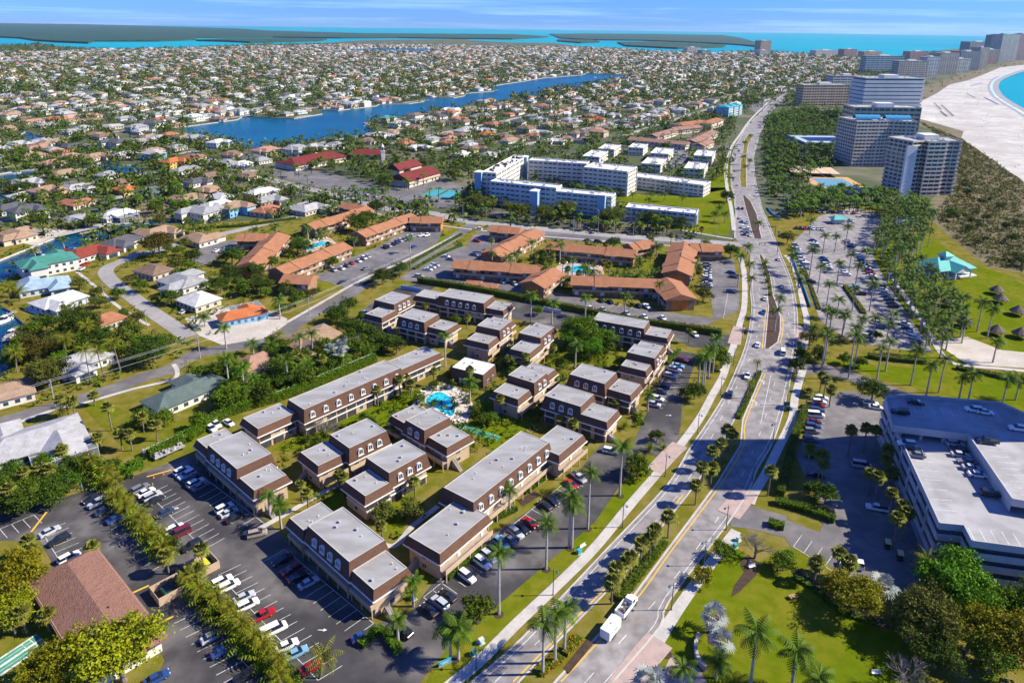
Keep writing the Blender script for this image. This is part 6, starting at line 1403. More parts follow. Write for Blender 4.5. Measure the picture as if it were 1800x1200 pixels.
scrub('dense dark undergrowth of the hotel palm grove', '1345 205 1420 190 1500 205 1488 235 1488 285 1440 305 1400 335 1352 350 1340 290', 1300, LM['dark'], 2, 4.5)
scrub('dark trees along the left side of the far avenue', '1230 230 1290 215 1330 185 1400 152 1380 150 1300 175 1240 205 1150 215 1180 235', 420, LM['dark'], 2.5, 5)
scrub('leafy shrubs along the foot of the brown condominiums', '480 800 560 740 680 690 780 680 900 610 1100 600 1100 640 1000 700 900 800 760 790 700 960 640 880 560 880', 900, LM['mid'], .5, 1.5)
scrub('garden bushes around the canal-side houses', '0 440 330 395 560 380 480 500 330 640 200 690 0 740', 500, LM['mid'], .8, 2.4)
scrub('garden bushes between the terracotta apartments', '420 420 800 388 1260 430 1250 500 1100 540 800 500 560 500', 420, LM['mid'], .6, 1.8)

# ------------------------------------------------------------------ vehicles
paint = M('car_paint', (.5, .5, .5), .28, objcol=1, spec=.6); tyre = M('tyre', (.02, .02, .022), .85); rim = M('wheel_rim', (.4, .4, .42), .35, metal=.6)
carglass = M('car_glass', (.012, .018, .024), .06, spec=.9); lampw = M('headlamp', (.75, .75, .72), .15); lampr = M('tail_lamp', (.35, .015, .012), .2); trimk = M('black_trim', (.03, .03, .032), .5)
CCOL = {'w': (.72, .72, .71), 's': (.42, .44, .46), 'g': (.16, .17, .19), 'k': (.018, .018, .021), 'b': (.02, .06, .20), 'l': (.16, .34, .48), 'r': (.36, .012, .015), 'm': (.14, .015, .03), 't': (.32, .26, .20), 'n': (.03, .045, .08)}
CNAME = {'w': 'white', 's': 'silver', 'g': 'grey', 'k': 'black', 'b': 'blue', 'l': 'light blue', 'r': 'red', 'm': 'maroon', 't': 'tan', 'n': 'navy'}
def loft(mb, secs, m=0, capm=None):
    """secs: (x, half width, z0, z1, inset of the top edge)"""
    rings = []
    for x, w, z0, z1, t in secs:
        i = len(mb.v); mb.v += [(x, -w, z0), (x, -w * 1.0, (z0 + z1) / 2), (x, -w + t, z1), (x, w - t, z1), (x, w, (z0 + z1) / 2), (x, w, z0)]; rings.append(i)
    for a, b in zip(rings, rings[1:]):
        for k in range(6): mb.f.append((a + k, a + (k + 1) % 6, b + (k + 1) % 6, b + k)); mb.m.append(m)
    for i, rev in ((rings[0], False), (rings[-1], True)):
        f = tuple(range(i, i + 6)); mb.f.append(f if rev else f[::-1]); mb.m.append(m)
    return mb
CARS = {   # length, body sections, glasshouse sections, roof sections
 'sedan': (4.7, [(-2.35, .8, .35, .78, .1), (-2.2, .88, .3, .95, .08), (-1.2, .9, .28, .98, .06), (1.0, .9, .28, .95, .06), (2.1, .87, .3, .8, .1), (2.35, .76, .35, .68, .12)], [(-1.75, .74, .95, .97, .02), (-1.05, .78, .94, 1.42, .16), (.25, .78, .94, 1.45, .16), (1.15, .74, .94, .96, .02)], (-1.1, .3, .62, 1.44)),
 'suv': (4.8, [(-2.4, .84, .4, 1.0, .05), (-2.3, .93, .35, 1.08, .06), (1.0, .95, .34, 1.08, .06), (2.15, .92, .36, 1.0, .1), (2.4, .82, .4, .85, .12)], [(-2.25, .82, 1.06, 1.12, .04), (-1.95, .84, 1.06, 1.68, .13), (.3, .84, 1.06, 1.72, .13), (1.2, .8, 1.05, 1.09, .03)], (-2.0, .35, .7, 1.7)),
 'van': (5.5, [(-2.75, .95, .4, 1.2, .03), (-2.7, .99, .35, 1.25, .03), (1.6, .99, .35, 1.22, .04), (2.5, .94, .38, 1.05, .12), (2.75, .84, .42, .9, .14)], [(-2.68, .93, 1.24, 1.3, .02), (-2.55, .94, 1.22, 2.05, .1), (1.0, .94, 1.22, 2.1, .1), (1.9, .88, 1.2, 1.25, .03)], (-2.6, 1.05, .8, 2.08)),
 'pickup': (5.6, [(-2.8, .92, .5, 1.05, .02), (-.5, .95, .42, 1.08, .03), (1.1, .96, .4, 1.1, .06), (2.5, .93, .42, 1.05, .1), (2.8, .84, .46, .9, .12)], [(-.55, .8, 1.08, 1.14, .03), (-.4, .82, 1.06, 1.72, .12), (.8, .82, 1.06, 1.76, .12), (1.5, .78, 1.06, 1.1, .03)], (-.45, .85, .7, 1.74))}
WHEEL = MB().tube((0, -.11, 0), (0, .11, 0), .33, n=12).quad(*[(.33 * math.cos(t * .5236), -.112, .33 * math.sin(t * .5236)) for t in range(12)]).mesh('wheel', [tyre])
RIM = MB().quad(*[(.2 * math.cos(t * .7854), -.12, .2 * math.sin(t * .7854)) for t in range(8)]).quad(*[(.2 * math.cos(-t * .7854), .12, .2 * math.sin(-t * .7854)) for t in range(8)]).mesh('rim', [rim])
CM = {}
for k, (L_, body, gl, rf) in CARS.items():
    b = loft(MB(), body); b.box(rf[0], rf[1], -rf[2] + .02, rf[2] - .02, rf[3] + .004, rf[3] + .03)
    for t in (-1, 1):    # pillars
        for x in ((gl[1][0] + gl[2][0]) / 2,): b.box(x - .05, x + .05, t * (gl[1][1] - .03) - .03, t * (gl[1][1] - .03) + .03, gl[0][2], gl[1][3] - .2)
    if k == 'pickup': bed = MB().box(-2.7, -.6, -.8, .8, 1.085, 1.095).mesh('bed_liner', [trimk])
    g_ = loft(MB(), gl)
    hl = MB().box(L_ / 2 - .12, L_ / 2 - .0, -.76, -.42, .62, .8).mesh('headlight', [lampw]); tl = MB().box(-L_ / 2 - .02, -L_ / 2 + .08, -.8, -.5, .72, .95).mesh('taillight', [lampr])
    far = MB(); far.v = list(b.v); far.f = list(b.f); far.m = [0] * len(b.f); n = len(far.v)
    far.v += g_.v; far.f += [tuple(n + t for t in f) for f in g_.f]; far.m += [1] * len(g_.f)
    for x in (-L_ * .3, L_ * .31):
        for y in (-.82, .82): far.tube((x, y - .1, .33), (x, y + .1, .33), .33, n=8, m=2)
    CM[k] = (b.mesh('body', [paint], True) if 0 else b.mesh('body', [paint]), g_.mesh('window_glass', [carglass]), hl, tl, far.mesh('car', [paint, carglass, tyre]))
NCAR = [0]
TW = {'sedan': 'sedan', 'suv': 'SUV', 'van': 'van', 'pickup': 'pickup truck'}
def car(kind, col, pos, a, label, group):
    NCAR[0] += 1; nm = {'sedan': 'car', 'suv': 'suv', 'van': 'van', 'pickup': 'pickup_truck'}[kind]; cat = {'pickup': 'truck', 'van': 'van'}.get(kind, 'car')
    z = pos.z + .07
    if pos.y > 235:
        o = obj(nm, CM[kind][4], None, CCOL[col], (pos.x, pos.y, z), a); return tag(o, label, cat, group)
    root = thing(nm, label, cat, (pos.x, pos.y, z), a, group); L_ = CARS[kind][0]
    obj('body', CM[kind][0], root, CCOL[col]); obj('window_glass', CM[kind][1], root)
    for sx in (-.3, .31):
        for sy in (-.83, .83): w = obj('wheel', WHEEL, root, loc=(sx * L_, sy, .33)); obj('rim', RIM, w)
    for t in (0, 1):
        obj('headlight', CM[kind][2], root, loc=(0, 1.18 * t, 0)); obj('taillight', CM[kind][3], root, loc=(0, 1.3 * t, 0))
    if kind == 'pickup': obj('bed_liner', bpy.data.meshes['bed_liner'], root)
    return root
crn = random.Random(77)
def rcol(): return crn.choice('wwwwwssssggkkbbnlrt')
def rkind(): return crn.choice(['suv', 'suv', 'suv', 'sedan', 'sedan', 'sedan', 'van', 'pickup'] if crn.random() < .6 else ['suv', 'sedan'])
KIND = {'S': 'suv', 'c': 'sedan', 'v': 'van', 'p': 'pickup'}
def cars(where, items, head, z=0, group=None):
    """items: 'x y Kc' triples: pixel of the car's middle, kind letter and colour letter"""
    q = items.split(); lst = []
    for k in range(0, len(q), 3):
        s = q[k + 2]; lst.append((float(q[k]), float(q[k + 1]), KIND[s[0]] if s[0] != '?' else rkind(), s[1] if s[1] != '?' else rcol()))
    seen = {}
    for t in lst: seen.setdefault((t[2], t[3]), []).append(t)
    for (kd, cl), v in seen.items():
        for k, (x, y, _, _) in enumerate(v):
            p = G(x, y, z + .75); p.z = z; a = ang_px((x, y), (x + head[0], y + head[1])) + crn.uniform(-.04, .04) + (math.pi if crn.random() < .25 and len(lst) > 3 else 0)
            lb = '%s %s %s' % (CNAME[cl], TW[kd], where) + (', %s such in the listing order' % ordinal(k) if 0 else (', %s from near end' % ordinal(k) if len(v) > 1 else ''))
            car(kd, cl, p, a, lb, group or 'cars ' + where)
def row(where, x1, y1, x2, y2, n, head, z=0):
    it = ' '.join('%g %g ??' % (x1 + (x2 - x1) * k / max(1, n - 1), y1 + (y2 - y1) * k / max(1, n - 1)) for k in range(n)); cars(where, it, head, z)
UR, DR = (30, -15), (26, 19)
cars('parked against the palm strip facing the left condominium', '546 1171 cr 521 1146 cl 504 1133 cw 481 1106 vw 460 1081 pr 435 1062 Sw 429 1048 cs 402 1029 Sw 390 1021 Sw 337 958 Sk 315 937 vm 306 929 Sw 290 900 cn 273 878 ck 267 871 Ss 256 864 cw 246 858 Sg', UR)
cars('in the shaded row below the condominium dormers', '542 1023 cs 523 1013 ck 512 1000 Sm 496 983 ck 412 909 ck 402 900 cs 394 892 Sw 352 854 cg 344 848 Sw 338 841 ck 328 834 Sw 320 827 Sw', UR)
cars('stopped by the walk between the left condominiums', '452 937 St', (30, -6))
cars('on the left lot beside the palm strip', '433 1187 Sk 392 1142 cb 373 1117 cs 204 910 cb 183 896 cn 171 883 Ss 162 875 ck', UR)
cars('on the left lot by the tile-roofed building', '275 1190 cb 121 979 Sw 104 948 Sk 87 933 cs', UR)
cars('in the front row before the long condominium', '708 1108 Sk 754 1071 ck 773 1058 Ss 787 1046 ck 821 1012 Sw 848 988 Sw 859 977 Ss 881 954 Sl 895 947 cg 907 936 Ss 918 928 ck 932 918 cr 958 887 ck 970 879 ck 1004 850 cr 1017 838 ps', DR)
cars('beside the square planter hedge', '637 1117 cb', (30, -14)); cars('alone under the front palms near the entrance', '1073 792 Sw', (30, 6))
cars('in the upper condominium row by the clipped hedge', '1149 710 Ss 1155 700 Sw 1162 687 cn 1166 678 ck 1179 660 Ss 1186 649 Sw 1192 642 cl 1199 632 Sm', (30, 7)); cars('in the small corner lot by the hedge', '1222 587 cw 1253 583 cw', (10, 12))
cars('in the sunny row beside the garage yard', '1425 771 Sg 1427 757 Sg 1429 748 Sb 1431 740 cm 1434 729 vw 1436 720 Sb 1438 712 cr 1440 706 Sw 1443 699 Sw', (30, 3))
cars('in the shade of the garage yard', '1431 801 Sk 1433 834 Sk 1450 894 Sk 1515 817 vs 1542 892 pw 1531 708 Sw 1540 715 cw 1496 992 vw', (30, 5))
cars('on the upper garage deck', '1583 723 Sk 1610 706 ck 1712 719 Sw 1731 723 cw 1735 774 pk 1790 752 Sw', (30, 4), 15.2)
cars('on the lower garage deck', '1594 779 Sw 1604 788 ck 1610 798 cg 1679 779 Ss 1685 789 ck 1688 798 cs 1700 810 cg 1708 821 cs 1719 833 cw 1742 867 Sk', (30, 4), 12.2)
cars('driving on the avenue', '1283 692 Sn 1314 660 Sw 1332 605 cw 1342 548 cb 1345 524 cw', (10, -28)); cars('driving away on the right carriageway', '1376 618 vw 1375 503 cs 1369 455 cw', (-2, -20))
cars('waiting in the queue at the traffic lights', '1319 413 cw 1317 407 cs 1315 401 Sw 1313 391 cl 1309 411 Sn 1308 405 cw 1306 399 Sw 1304 389 cb 1301 383 cw', (-2, -12)); cars('on the far avenue', '1297 325 cw 1298 366 cn 1305 366 ck 1296 257 cw 1299 265 ck 1293 300 cs 1320 215 cb 1332 202 ck 1340 196 cw', (0, -12))
cars('by the small left terracotta wing', '587 474 Ss 601 471 cw 611 466 Sg 618 462 cr 631 458 cw 640 453 Sw 647 450 cs', (14, 8)); row('in the upper row of the left terracotta lot', 678, 434, 724, 414, 8, (12, 8)); cars('in the left terracotta lot by the verge', '727 433 cb 740 413 cw 750 413 Sw 643 471 cg 602 495 cn 548 477 cs', (20, -8))
cars('in the right terracotta lot by the hedge', '737 485 Ss 753 473 cw 759 469 cw 765 466 Ss 784 450 cw 792 455 cg 833 447 cb 838 423 Sr 845 450 cs', (20, 3)); row('in the column beside the right terracotta wing', 1243, 502, 1243, 464, 9, (20, 2)); cars('by the palms at the terracotta lot exit', '1285 478 cb 1289 486 cn 1285 512 Sb', (20, 2))
cars('behind the long hedge', '1057 527 ck 1073 530 ck 1123 537 ck 1137 538 pw 1038 541 cw 1060 543 cs 1102 550 cs 1133 556 cw 1165 558 cw 884 494 cw 905 498 cs', (14, 12)); cars('along the cross street strip', '1033 422 cb 1051 424 Sk 1066 426 cs 1076 425 Sw 841 402 Sw 461 309 cn', (20, 2))
row('in the first beach lot row by the barrier', 1416, 471, 1408, 453, 4, (24, 2)); row('in the shaded beach lot corner row', 1400, 446, 1398, 430, 3, (20, 2)); row('in the second beach lot row', 1457, 472, 1447, 453, 6, (24, 2)); row('in the back beach lot row', 1434, 432, 1429, 422, 3, (20, 2)); row('in the third beach lot row', 1496, 433, 1488, 423, 4, (20, 2))
row('in the long beach lot row by the walkway', 1536, 489, 1509, 448, 10, (24, 2)); cars('by the beach lot island', '1483 477 cw 1488 482 Sw 1425 494 Sk 1503 503 cl 1514 516 Sk', (24, 2)); row('in the lower row by the park walkway', 1570, 538, 1548, 503, 7, (24, 3)); row('in the last beach lot row', 1613, 600, 1588, 568, 5, (24, 4)); cars('under palms at the beach lot exit', '1545 567 Sw 1547 574 Sb 1525 590 Ss 1532 583 cb', (24, 3))
row('in the far beach lot row', 1470, 385, 1500, 388, 5, (4, 10)); row('in the grove lot', 1420, 318, 1424, 300, 4, (20, 0)); row('in the second far beach row', 1400, 400, 1445, 402, 7, (4, 10)); row('at the back of the beach lot', 1440, 372, 1500, 374, 8, (4, 10))
row('by the tennis court', 732, 353, 768, 353, 5, (6, 8)); row('between the white flats', 1172, 298, 1203, 272, 8, (12, 2)); row('in the second line between the white flats', 1158, 296, 1190, 268, 7, (12, 2)); row('before the white condominium', 850, 378, 1060, 402, 9, (10, 8)); row('in the church lot', 600, 330, 660, 345, 5, (8, 6))
row('in the crowded far lot', 1330, 168, 1395, 155, 14, (5, 5)); row('in the second line of the crowded far lot', 1326, 176, 1380, 166, 10, (5, 5))
cars('on the curving street and its driveways', '145 466 cr 152 463 cr 143 472 cw 322 547 cs 395 437 cl 380 440 cw 158 338 cw 183 322 cs', (14, -8)); cars('behind the back condominium wing', '371 752 Sw 380 745 Sw 402 742 cw 640 548 cl 650 553 cb', (14, 10))
print('CARS', NCAR[0])

# pickup-bodied work truck with its white box trailer
a = ang_px((1069, 1116), (1112, 1060)); p = G(1101, 1072)
tr = thing('work_truck', 'white stake-bed work truck pulling a trailer on the avenue', 'truck', (p.x, p.y, .09), a)
wht = M('truck_white', (.75, .75, .74), .35)
obj('cab', (loft(MB(), [(.9, 1.0, .6, 2.3, .12), (2.1, 1.02, .55, 2.35, .14), (2.7, 1.0, .55, 1.5, .1), (3.5, .95, .6, 1.35, .15)]), wht), tr); obj('windscreen', (MB().quad((2.16, -.8, 2.2), (2.16, .8, 2.2), (2.68, .85, 1.55), (2.68, -.85, 1.55)), carglass), tr); obj('side_window', (MB().box(1.15, 2.0, -1.06, 1.06, 1.5, 2.05), carglass), tr)
mb = MB().box(-3.4, .8, -1.15, 1.15, .85, 1.0)
for y in (-1.15, 1.08): mb.box(-3.4, .8, y, y + .07, 1.0, 2.0)
mb.box(-3.4, -3.33, -1.15, 1.15, 1.0, 2.0).box(.73, .8, -1.15, 1.15, 1.0, 2.0); obj('stake_bed', (mb, wht), tr)
mb = MB(); q = random.Random(2)
for _ in range(14): x, y = q.uniform(-3, .4), q.uniform(-.8, .8); mb.box(x - .3, x + .3, y - .25, y + .25, 1.0, 1.0 + q.uniform(.2, .8))
obj('load', (mb, M('junk_load', (.09, .085, .085), .8, (.2, .18, .17), 1.5)), tr)
for x in (-2.2, 2.5):
    for y in (-1.0, 1.0): w = obj('wheel', WHEEL, tr, loc=(x, y, .42)); w.scale = (1.25, 1.25, 1.25); obj('rim', RIM, w)
p = G(1073, 1113); tl = thing('box_trailer', 'white enclosed box trailer behind the work truck', 'trailer', (p.x, p.y, .09), a)
obj('box', (MB().box(-2.5, 2.4, -1.15, 1.15, .5, 2.7).box(2.4, 2.75, -.7, .7, .5, 2.5), wht), tl); obj('rear_door', (MB().box(-2.54, -2.5, -1.0, 1.0, .6, 2.55), M('door_white', (.66, .67, .68), .4)), tl); obj('side_logo', (MB().box(-.6, .9, -1.158, -1.15, 1.6, 2.1), M('green_print', (.12, .38, .32), .5)), tl); obj('tow_bar', (MB().box(2.7, 4.0, -.08, .08, .45, .58), trimk), tl); obj('roof_vent', (MB().box(-.2, .2, -.2, .2, 2.7, 2.82), vent_mat), tl)
for x in (-.75, .1):
    for y in (-1.12, 1.12): w = obj('wheel', WHEEL, tl, loc=(x, y, .33)); obj('rim', RIM, w)
# golf carts in the yard
for k, (x, y, rc) in enumerate(((1559, 962, 'first'), (1581, 982, 'second'))):
    p = G(x, y); r_ = thing('golf_cart', '%s yellow-roofed golf cart in the garage yard' % rc, 'golf cart', (p.x, p.y, .06), 1.2, 'golf carts')
    obj('body', (loft(MB(), [(-1.2, .6, .3, .75, .05), (.4, .62, .28, .7, .05), (1.2, .5, .3, .6, .1)]), trimk), r_); obj('roof', (MB().box(-1.2, .9, -.65, .65, 1.85, 1.95), M('cart_roof', (.6, .52, .22), .5)), r_); obj('seat', (MB().box(-.5, .1, -.5, .5, .75, .95).box(-.6, -.45, -.5, .5, .9, 1.3), trimk), r_)
    for sx in (-1.0, .7):
        for sy in (-.58, .58): obj('roof_post', (MB().box(-.03, .03, -.03, .03, .6, 1.85), trimk), r_, loc=(sx, sy, 0))
    for sx in (-.8, .8):
        for sy in (-.55, .55): w = obj('wheel', WHEEL, r_, loc=(sx, sy, .22)); w.scale = (.65,) * 3

# ------------------------------------------------------------------ pools and courts
def pool(label, pts, deck, dlabel, deckmat):
    D = W(deck) if isinstance(deck, str) else deck; P = smooth(W(pts), 5, True) if isinstance(pts, str) else pts; c = sum(P, Vector((0, 0))) / len(P)
    r_ = thing('swimming_pool', label, 'pool', (c.x, c.y, 0)); rl = lambda q: [(p.x - c.x, p.y - c.y) for p in q]
    obj('deck', (MB().prism(rl(D), .03, .16), deckmat), r_); obj('rim', (MB().strip(rl(P) + rl(P)[:1], .5, .1, .22), white_trim), r_); obj('water_surface', (MB().sheet(rl(P), .19), pool_w), r_); return r_
deck_m = M('pool_deck', (.55, .48, .42), .85, (.45, .39, .34), .6); deck_p = M('pink_deck', (.50, .33, .27), .85, (.42, .28, .23), .6)
pool('D-shaped blue swimming pool between the brown condominiums', '748 708 752 697 770 689 787 694 799 709 801 722 793 733 780 727 764 718', '720 720 738 690 762 678 800 680 826 692 832 715 822 742 800 745 770 735 740 728', '', deck_m)
pool('oval pool in the terracotta courtyard', '988 472 1000 468 1020 467 1040 472 1046 479 1030 482 1005 480', '972 474 985 464 1030 462 1060 470 1062 482 1030 488 990 484', '', deck_p)
pool('small blue pool of the left terracotta wing', '537 434 550 428 575 424 580 429 560 434 542 441', '528 438 540 424 580 418 592 428 560 440 540 446', '', deck_p)
pool('rectangular pool beside the white-roofed canal house', '52 543 66 534 78 540 64 548', '42 545 64 528 90 538 66 554', '', white_trim)
c, a, L_, D = quad_rect(pairs('802 751 872 776 881 766 812 744'), .1); r_ = thing('shuffleboard_court', 'green shuffleboard court with white lines below the pool', 'court', c, a)
for k in (-1, 1):
    obj('lane', (MB().box(-L_ / 2, L_ / 2, k * D / 4 - D * .21, k * D / 4 + D * .21, .05, .15), M('lane_green', (.05, .22, .13), .7, (.07, .28, .17), .4)), r_)
    obj('lane_line', (MB().box(-L_ / 2 + 2, -L_ / 2 + 2.2, k * D / 4 - D * .2, k * D / 4 + D * .2, .155, .16).box(L_ / 2 - 2.2, L_ / 2 - 2, k * D / 4 - D * .2, k * D / 4 + D * .2, .155, .16), white_paint), r_)
c = G(18, 1160); r_ = thing('shuffleboard_court', 'small green shuffleboard court in the lower left corner', 'court', c, ang_px((0, 1172), (55, 1135))); obj('lane', (MB().box(-7, 6, -1.9, -.3, .04, .12).box(-7, 6, .3, 1.9, .04, .12), MATS['lane_green']), r_); obj('lane_line', (MB().box(-7, 6, -.3, .3, .05, .13).box(-7, 6, 1.9, 2.3, .05, .13).box(-7, 6, -2.3, -1.9, .05, .13).box(3, 3.15, -1.9, 1.9, .125, .135).box(4.5, 4.65, -1.9, 1.9, .125, .135).box(-7, 4.5, -1.15, -1.05, .125, .135).box(-7, 4.5, 1.05, 1.15, .125, .135), white_paint), r_)
LOUNGE = MB().box(-.95, .35, -.3, .3, .28, .34).quad((.35, -.3, .31), (.9, -.3, .75), (.9, .3, .75), (.35, .3, .31))
for x in (-.8, .25):
    for y in (-.26, .26): LOUNGE.box(x - .03, x + .03, y - .03, y + .03, 0, .28)
LOUNGE = LOUNGE.mesh('sun_lounger', [M('lounger_white', (.7, .7, .7), .6)])
ln = 0
for ring, n, where in (('735 702 748 686 770 680 795 684 815 697', 11, 'at the D-shaped pool'), ('823 716 815 738 800 742', 5, 'on the near side of the D-shaped pool'), ('985 466 1000 463 1030 463 1055 470', 14, 'behind the oval pool'), ('532 432 545 424 575 420', 9, 'by the small terracotta pool')):
    P = smooth(W(ring), 8)
    for k in range(n):
        p = P[int(k * (len(P) - 1) / (n - 1))]; t = (P[min(len(P) - 1, int(k * (len(P) - 1) / (n - 1)) + 1)] - P[max(0, int(k * (len(P) - 1) / (n - 1)) - 1)])
        tag(obj('sun_lounger', LOUNGE, None, loc=(p.x, p.y, .16), rz=math.atan2(t.x, -t.y) + .3 * math.sin(k)), 'white sun lounger %s, %s along the row' % (where, ordinal(k)), 'lounger', 'pool loungers ' + where)
def umbrella(label, pos, col, open_=False, name='patio_umbrella'):
    r_ = thing(name, label, 'umbrella', pos); obj('pole', (MB().tube((0, 0, 0), (0, 0, 2.5), .04, n=5), vent_mat), r_)
    m = MB(); n = 8
    for k in range(n):
        a0, a1 = 2 * math.pi * k / n, 2 * math.pi * (k + 1) / n; rr, z = (1.5, 2.1) if open_ else (.2, 1.2); m.quad((0, 0, 2.65), (rr * math.cos(a0), rr * math.sin(a0), z), (rr * math.cos(a1), rr * math.sin(a1), z))
    obj('canopy', (m, M('umbrella_' + col, {'blue': (.02, .08, .35), 'teal': (.03, .35, .38), 'white': (.7, .7, .7)}[col], .7)), r_)
for k, (x, y) in enumerate(((757, 686), (778, 680), (735, 715), (690, 735))): p = G(x, y); umbrella('closed blue umbrella %s by the pool deck' % ordinal(k), (p.x, p.y, .16), 'blue')
p = G(145, 862); umbrella('teal closed umbrella beside the left lot', (p.x, p.y, 0), 'teal')

# ------------------------------------------------------------------ people, small in the picture
def person_mesh(name, shirt, trousers, skin=(.45, .28, .2), hair=(.05, .035, .025), sit=False):
    me = bpy.data.meshes.new(name); V = []; E_ = []; Rr = []
    def add(p, r, to=None):
        V.append(p); Rr.append(r)
        if to is not None: E_.append((to, len(V) - 1))
        return len(V) - 1
    hip = add((0, 0, .95), .15); ch = add((0, 0, 1.28), .17, hip); nk = add((0, 0, 1.48), .06, ch); hd = add((.02, 0, 1.6), .095, nk); add((.02, 0, 1.7), .08, hd)
    for s in (-1, 1):
        kn = add((.05 * s, .1 * s, .5), .075, hip); ft = add((-.02 * s, .11 * s, .06), .05, kn); add((.14 - .02 * s, .11 * s, .03), .04, ft)
        sh = add((0, .19 * s, 1.4), .06, ch); el = add((.03, .26 * s, 1.12), .045, sh); hn = add((.1, .27 * s, .88), .04, el)
    me.from_pydata(V, E_, []); o = bpy.data.objects.new(name, me); COL.objects.link(o)
    sk = o.modifiers.new('skin', 'SKIN')
    for k, v in enumerate(me.skin_vertices[0].data): v.radius = (Rr[k], Rr[k]); v.use_root = k == 0
    o.modifiers.new('sub', 'SUBSURF').levels = 1
    dg = bpy.context.evaluated_depsgraph_get(); m2 = bpy.data.meshes.new_from_object(o.evaluated_get(dg)); bpy.data.objects.remove(o); m2.name = name
    m2.materials.clear()
    for q in (M('shirt_' + name, shirt, .8), M('trousers_' + name, trousers, .8), M('skin', skin, .6), M('hair', hair, .8)): m2.materials.append(q)
    for f in m2.polygons:
        c = f.center; f.material_index = 3 if c.z > 1.68 or (c.z > 1.56 and c.x < -.02) else 2 if c.z > 1.46 or (abs(c.y) > .2 and c.z < 1.2) else 0 if c.z > .93 else 1
    return m2
PM = [person_mesh('body_a', (.55, .65, .05), (.03, .04, .08)), person_mesh('body_b', (.5, .08, .08), (.5, .5, .5)), person_mesh('body_c', (.08, .2, .5), (.4, .33, .25)), person_mesh('body_d', (.65, .65, .65), (.1, .1, .12))]
for lb, x, y, v, rz in (('worker in a bright yellow vest by the parked motorcycle', 269, 858, 0, 1), ('person in red standing on the pool deck', 805, 690, 1, 2), ('person in blue standing on the pool deck', 812, 696, 2, 4), ('person in white beside the pool loungers', 790, 686, 3, 1), ('person in blue near the closed umbrella', 765, 684, 2, 3), ('person in white walking at the poolside', 820, 706, 3, 5), ('person in red on the near pool deck', 815, 730, 1, 0), ('pedestrian in white on the cross street corner', 1320, 445, 3, 0), ('person in blue by the corner park bench', 1318, 995, 2, 2), ('pedestrian in red crossing the beach lot', 1581, 622, 1, 1), ('person in white near the bottom walkway by the planter', 435, 930, 3, 2)):
    p = G(x, y); r_ = thing('person', lb, 'person', (p.x, p.y, .16), rz); obj('body', PM[v], r_)
# ------------------------------------------------------------------ lamps, poles, wires
teal = M('teal_metal', (.02, .20, .24), .4); pole_m = M('lamp_pole', (.05, .09, .11), .5); wood = M('pole_wood', (.33, .30, .28), .9); galv = M('galvanised', (.42, .43, .44), .4, metal=.4)
LP = MB().path([(0, 0, 0), (0, 0, 7.2)], [.12, .08], 6).tube((-.9, 0, 6.7), (.55, 0, 6.7), .045, n=5).tube((0, 0, 7.2), (0, 0, 7.5), .06, .01, 5).mesh('pole', [pole_m])
LH = MB().tube((-.85, 0, 6.3), (-.85, 0, 6.65), .34, .1, 8).tube((-.85, 0, 6.18), (-.85, 0, 6.3), .22, .34, 8).mesh('lamp_head', [teal]); LB = MB().tube((0, 0, 0), (0, 0, .5), .2, .14, 8).mesh('base', [pole_m])
for k, (x, y) in enumerate(pairs('837 1175 972 1046 1094 927 1169 837 1226 762 1266 695 1289 642 1304 598 1320 565 1180 1072 1237 994 1276 931 1322 846 1358 779 1382 712 1400 655')):
    p = G(x, y); side = 'left' if k < 9 else 'right'; n = k if k < 9 else k - 9
    r_ = thing('street_lamp', 'teal street lamp on the %s side of the avenue, %s from the bottom' % (side, ordinal(n)), 'street lamp', (p.x, p.y, 0), 0 if side == 'right' else math.pi, 'teal street lamps')
    obj('pole', LP, r_); obj('lamp_head', LH, r_); obj('base', LB, r_)
for k, (x, y, yt, d) in enumerate(((532, 344, 312, 1), (814, 392, 356, 1), (1051, 414, 368, -1), (933, 404, 372, 1), (1258, 418, 386, 1), (696, 368, 326, 1), (1113, 418, 390, -1))):
    h = top_height(x, y, yt); p = G(x, y); r_ = thing('tall_lamp_post', 'tall pale lamp post by the cross street, %s from the left' % ordinal([0, 3, 4, 2, 6, 1, 5][k] if 0 else sorted([532, 814, 1051, 933, 1258, 696, 1113]).index(x)), 'street lamp', (p.x, p.y, 0), 0, 'tall pale lamp posts')
    obj('pole', (MB().path([(0, 0, 0), (0, 0, h - 1), (d * .8, 0, h), (d * 2.6, 0, h + .1)], [.14, .1, .07, .06], 6), galv), r_); obj('lamp_head', (MB().box(min(d * 2.4, d * 3.3), max(d * 2.4, d * 3.3), -.18, .18, h, h + .18), galv), r_)
UP_ = [(-150, 790, 740), (97, 713, 667), (352, 630, 590), (544, 553, 531), (722, 470, 447)]; tops = []
for k, (x, y, yt) in enumerate(UP_):
    h = max(8, top_height(x, y, yt)); h = min(h, 13); p = G(x, y); r_ = thing('utility_pole', 'grey utility pole with wires beside the back street, %s from the left' % ordinal(k), 'utility pole', (p.x, p.y, 0), ang_px((97, 713), (352, 630)) + math.pi / 2, 'utility poles')
    obj('pole', (MB().path([(0, 0, 0), (0, 0, h)], [.19, .13], 7), wood), r_); obj('crossarm', (MB().box(-1.1, 1.1, -.06, .06, h - .7, h - .55), wood), r_); obj('transformer', (MB().tube((.35, .3, h - 2.6), (.35, .3, h - 1.6), .26, n=8), galv), r_); tops.append((p, h))
wm_ = M('wire', (.55, .55, .56), .5)
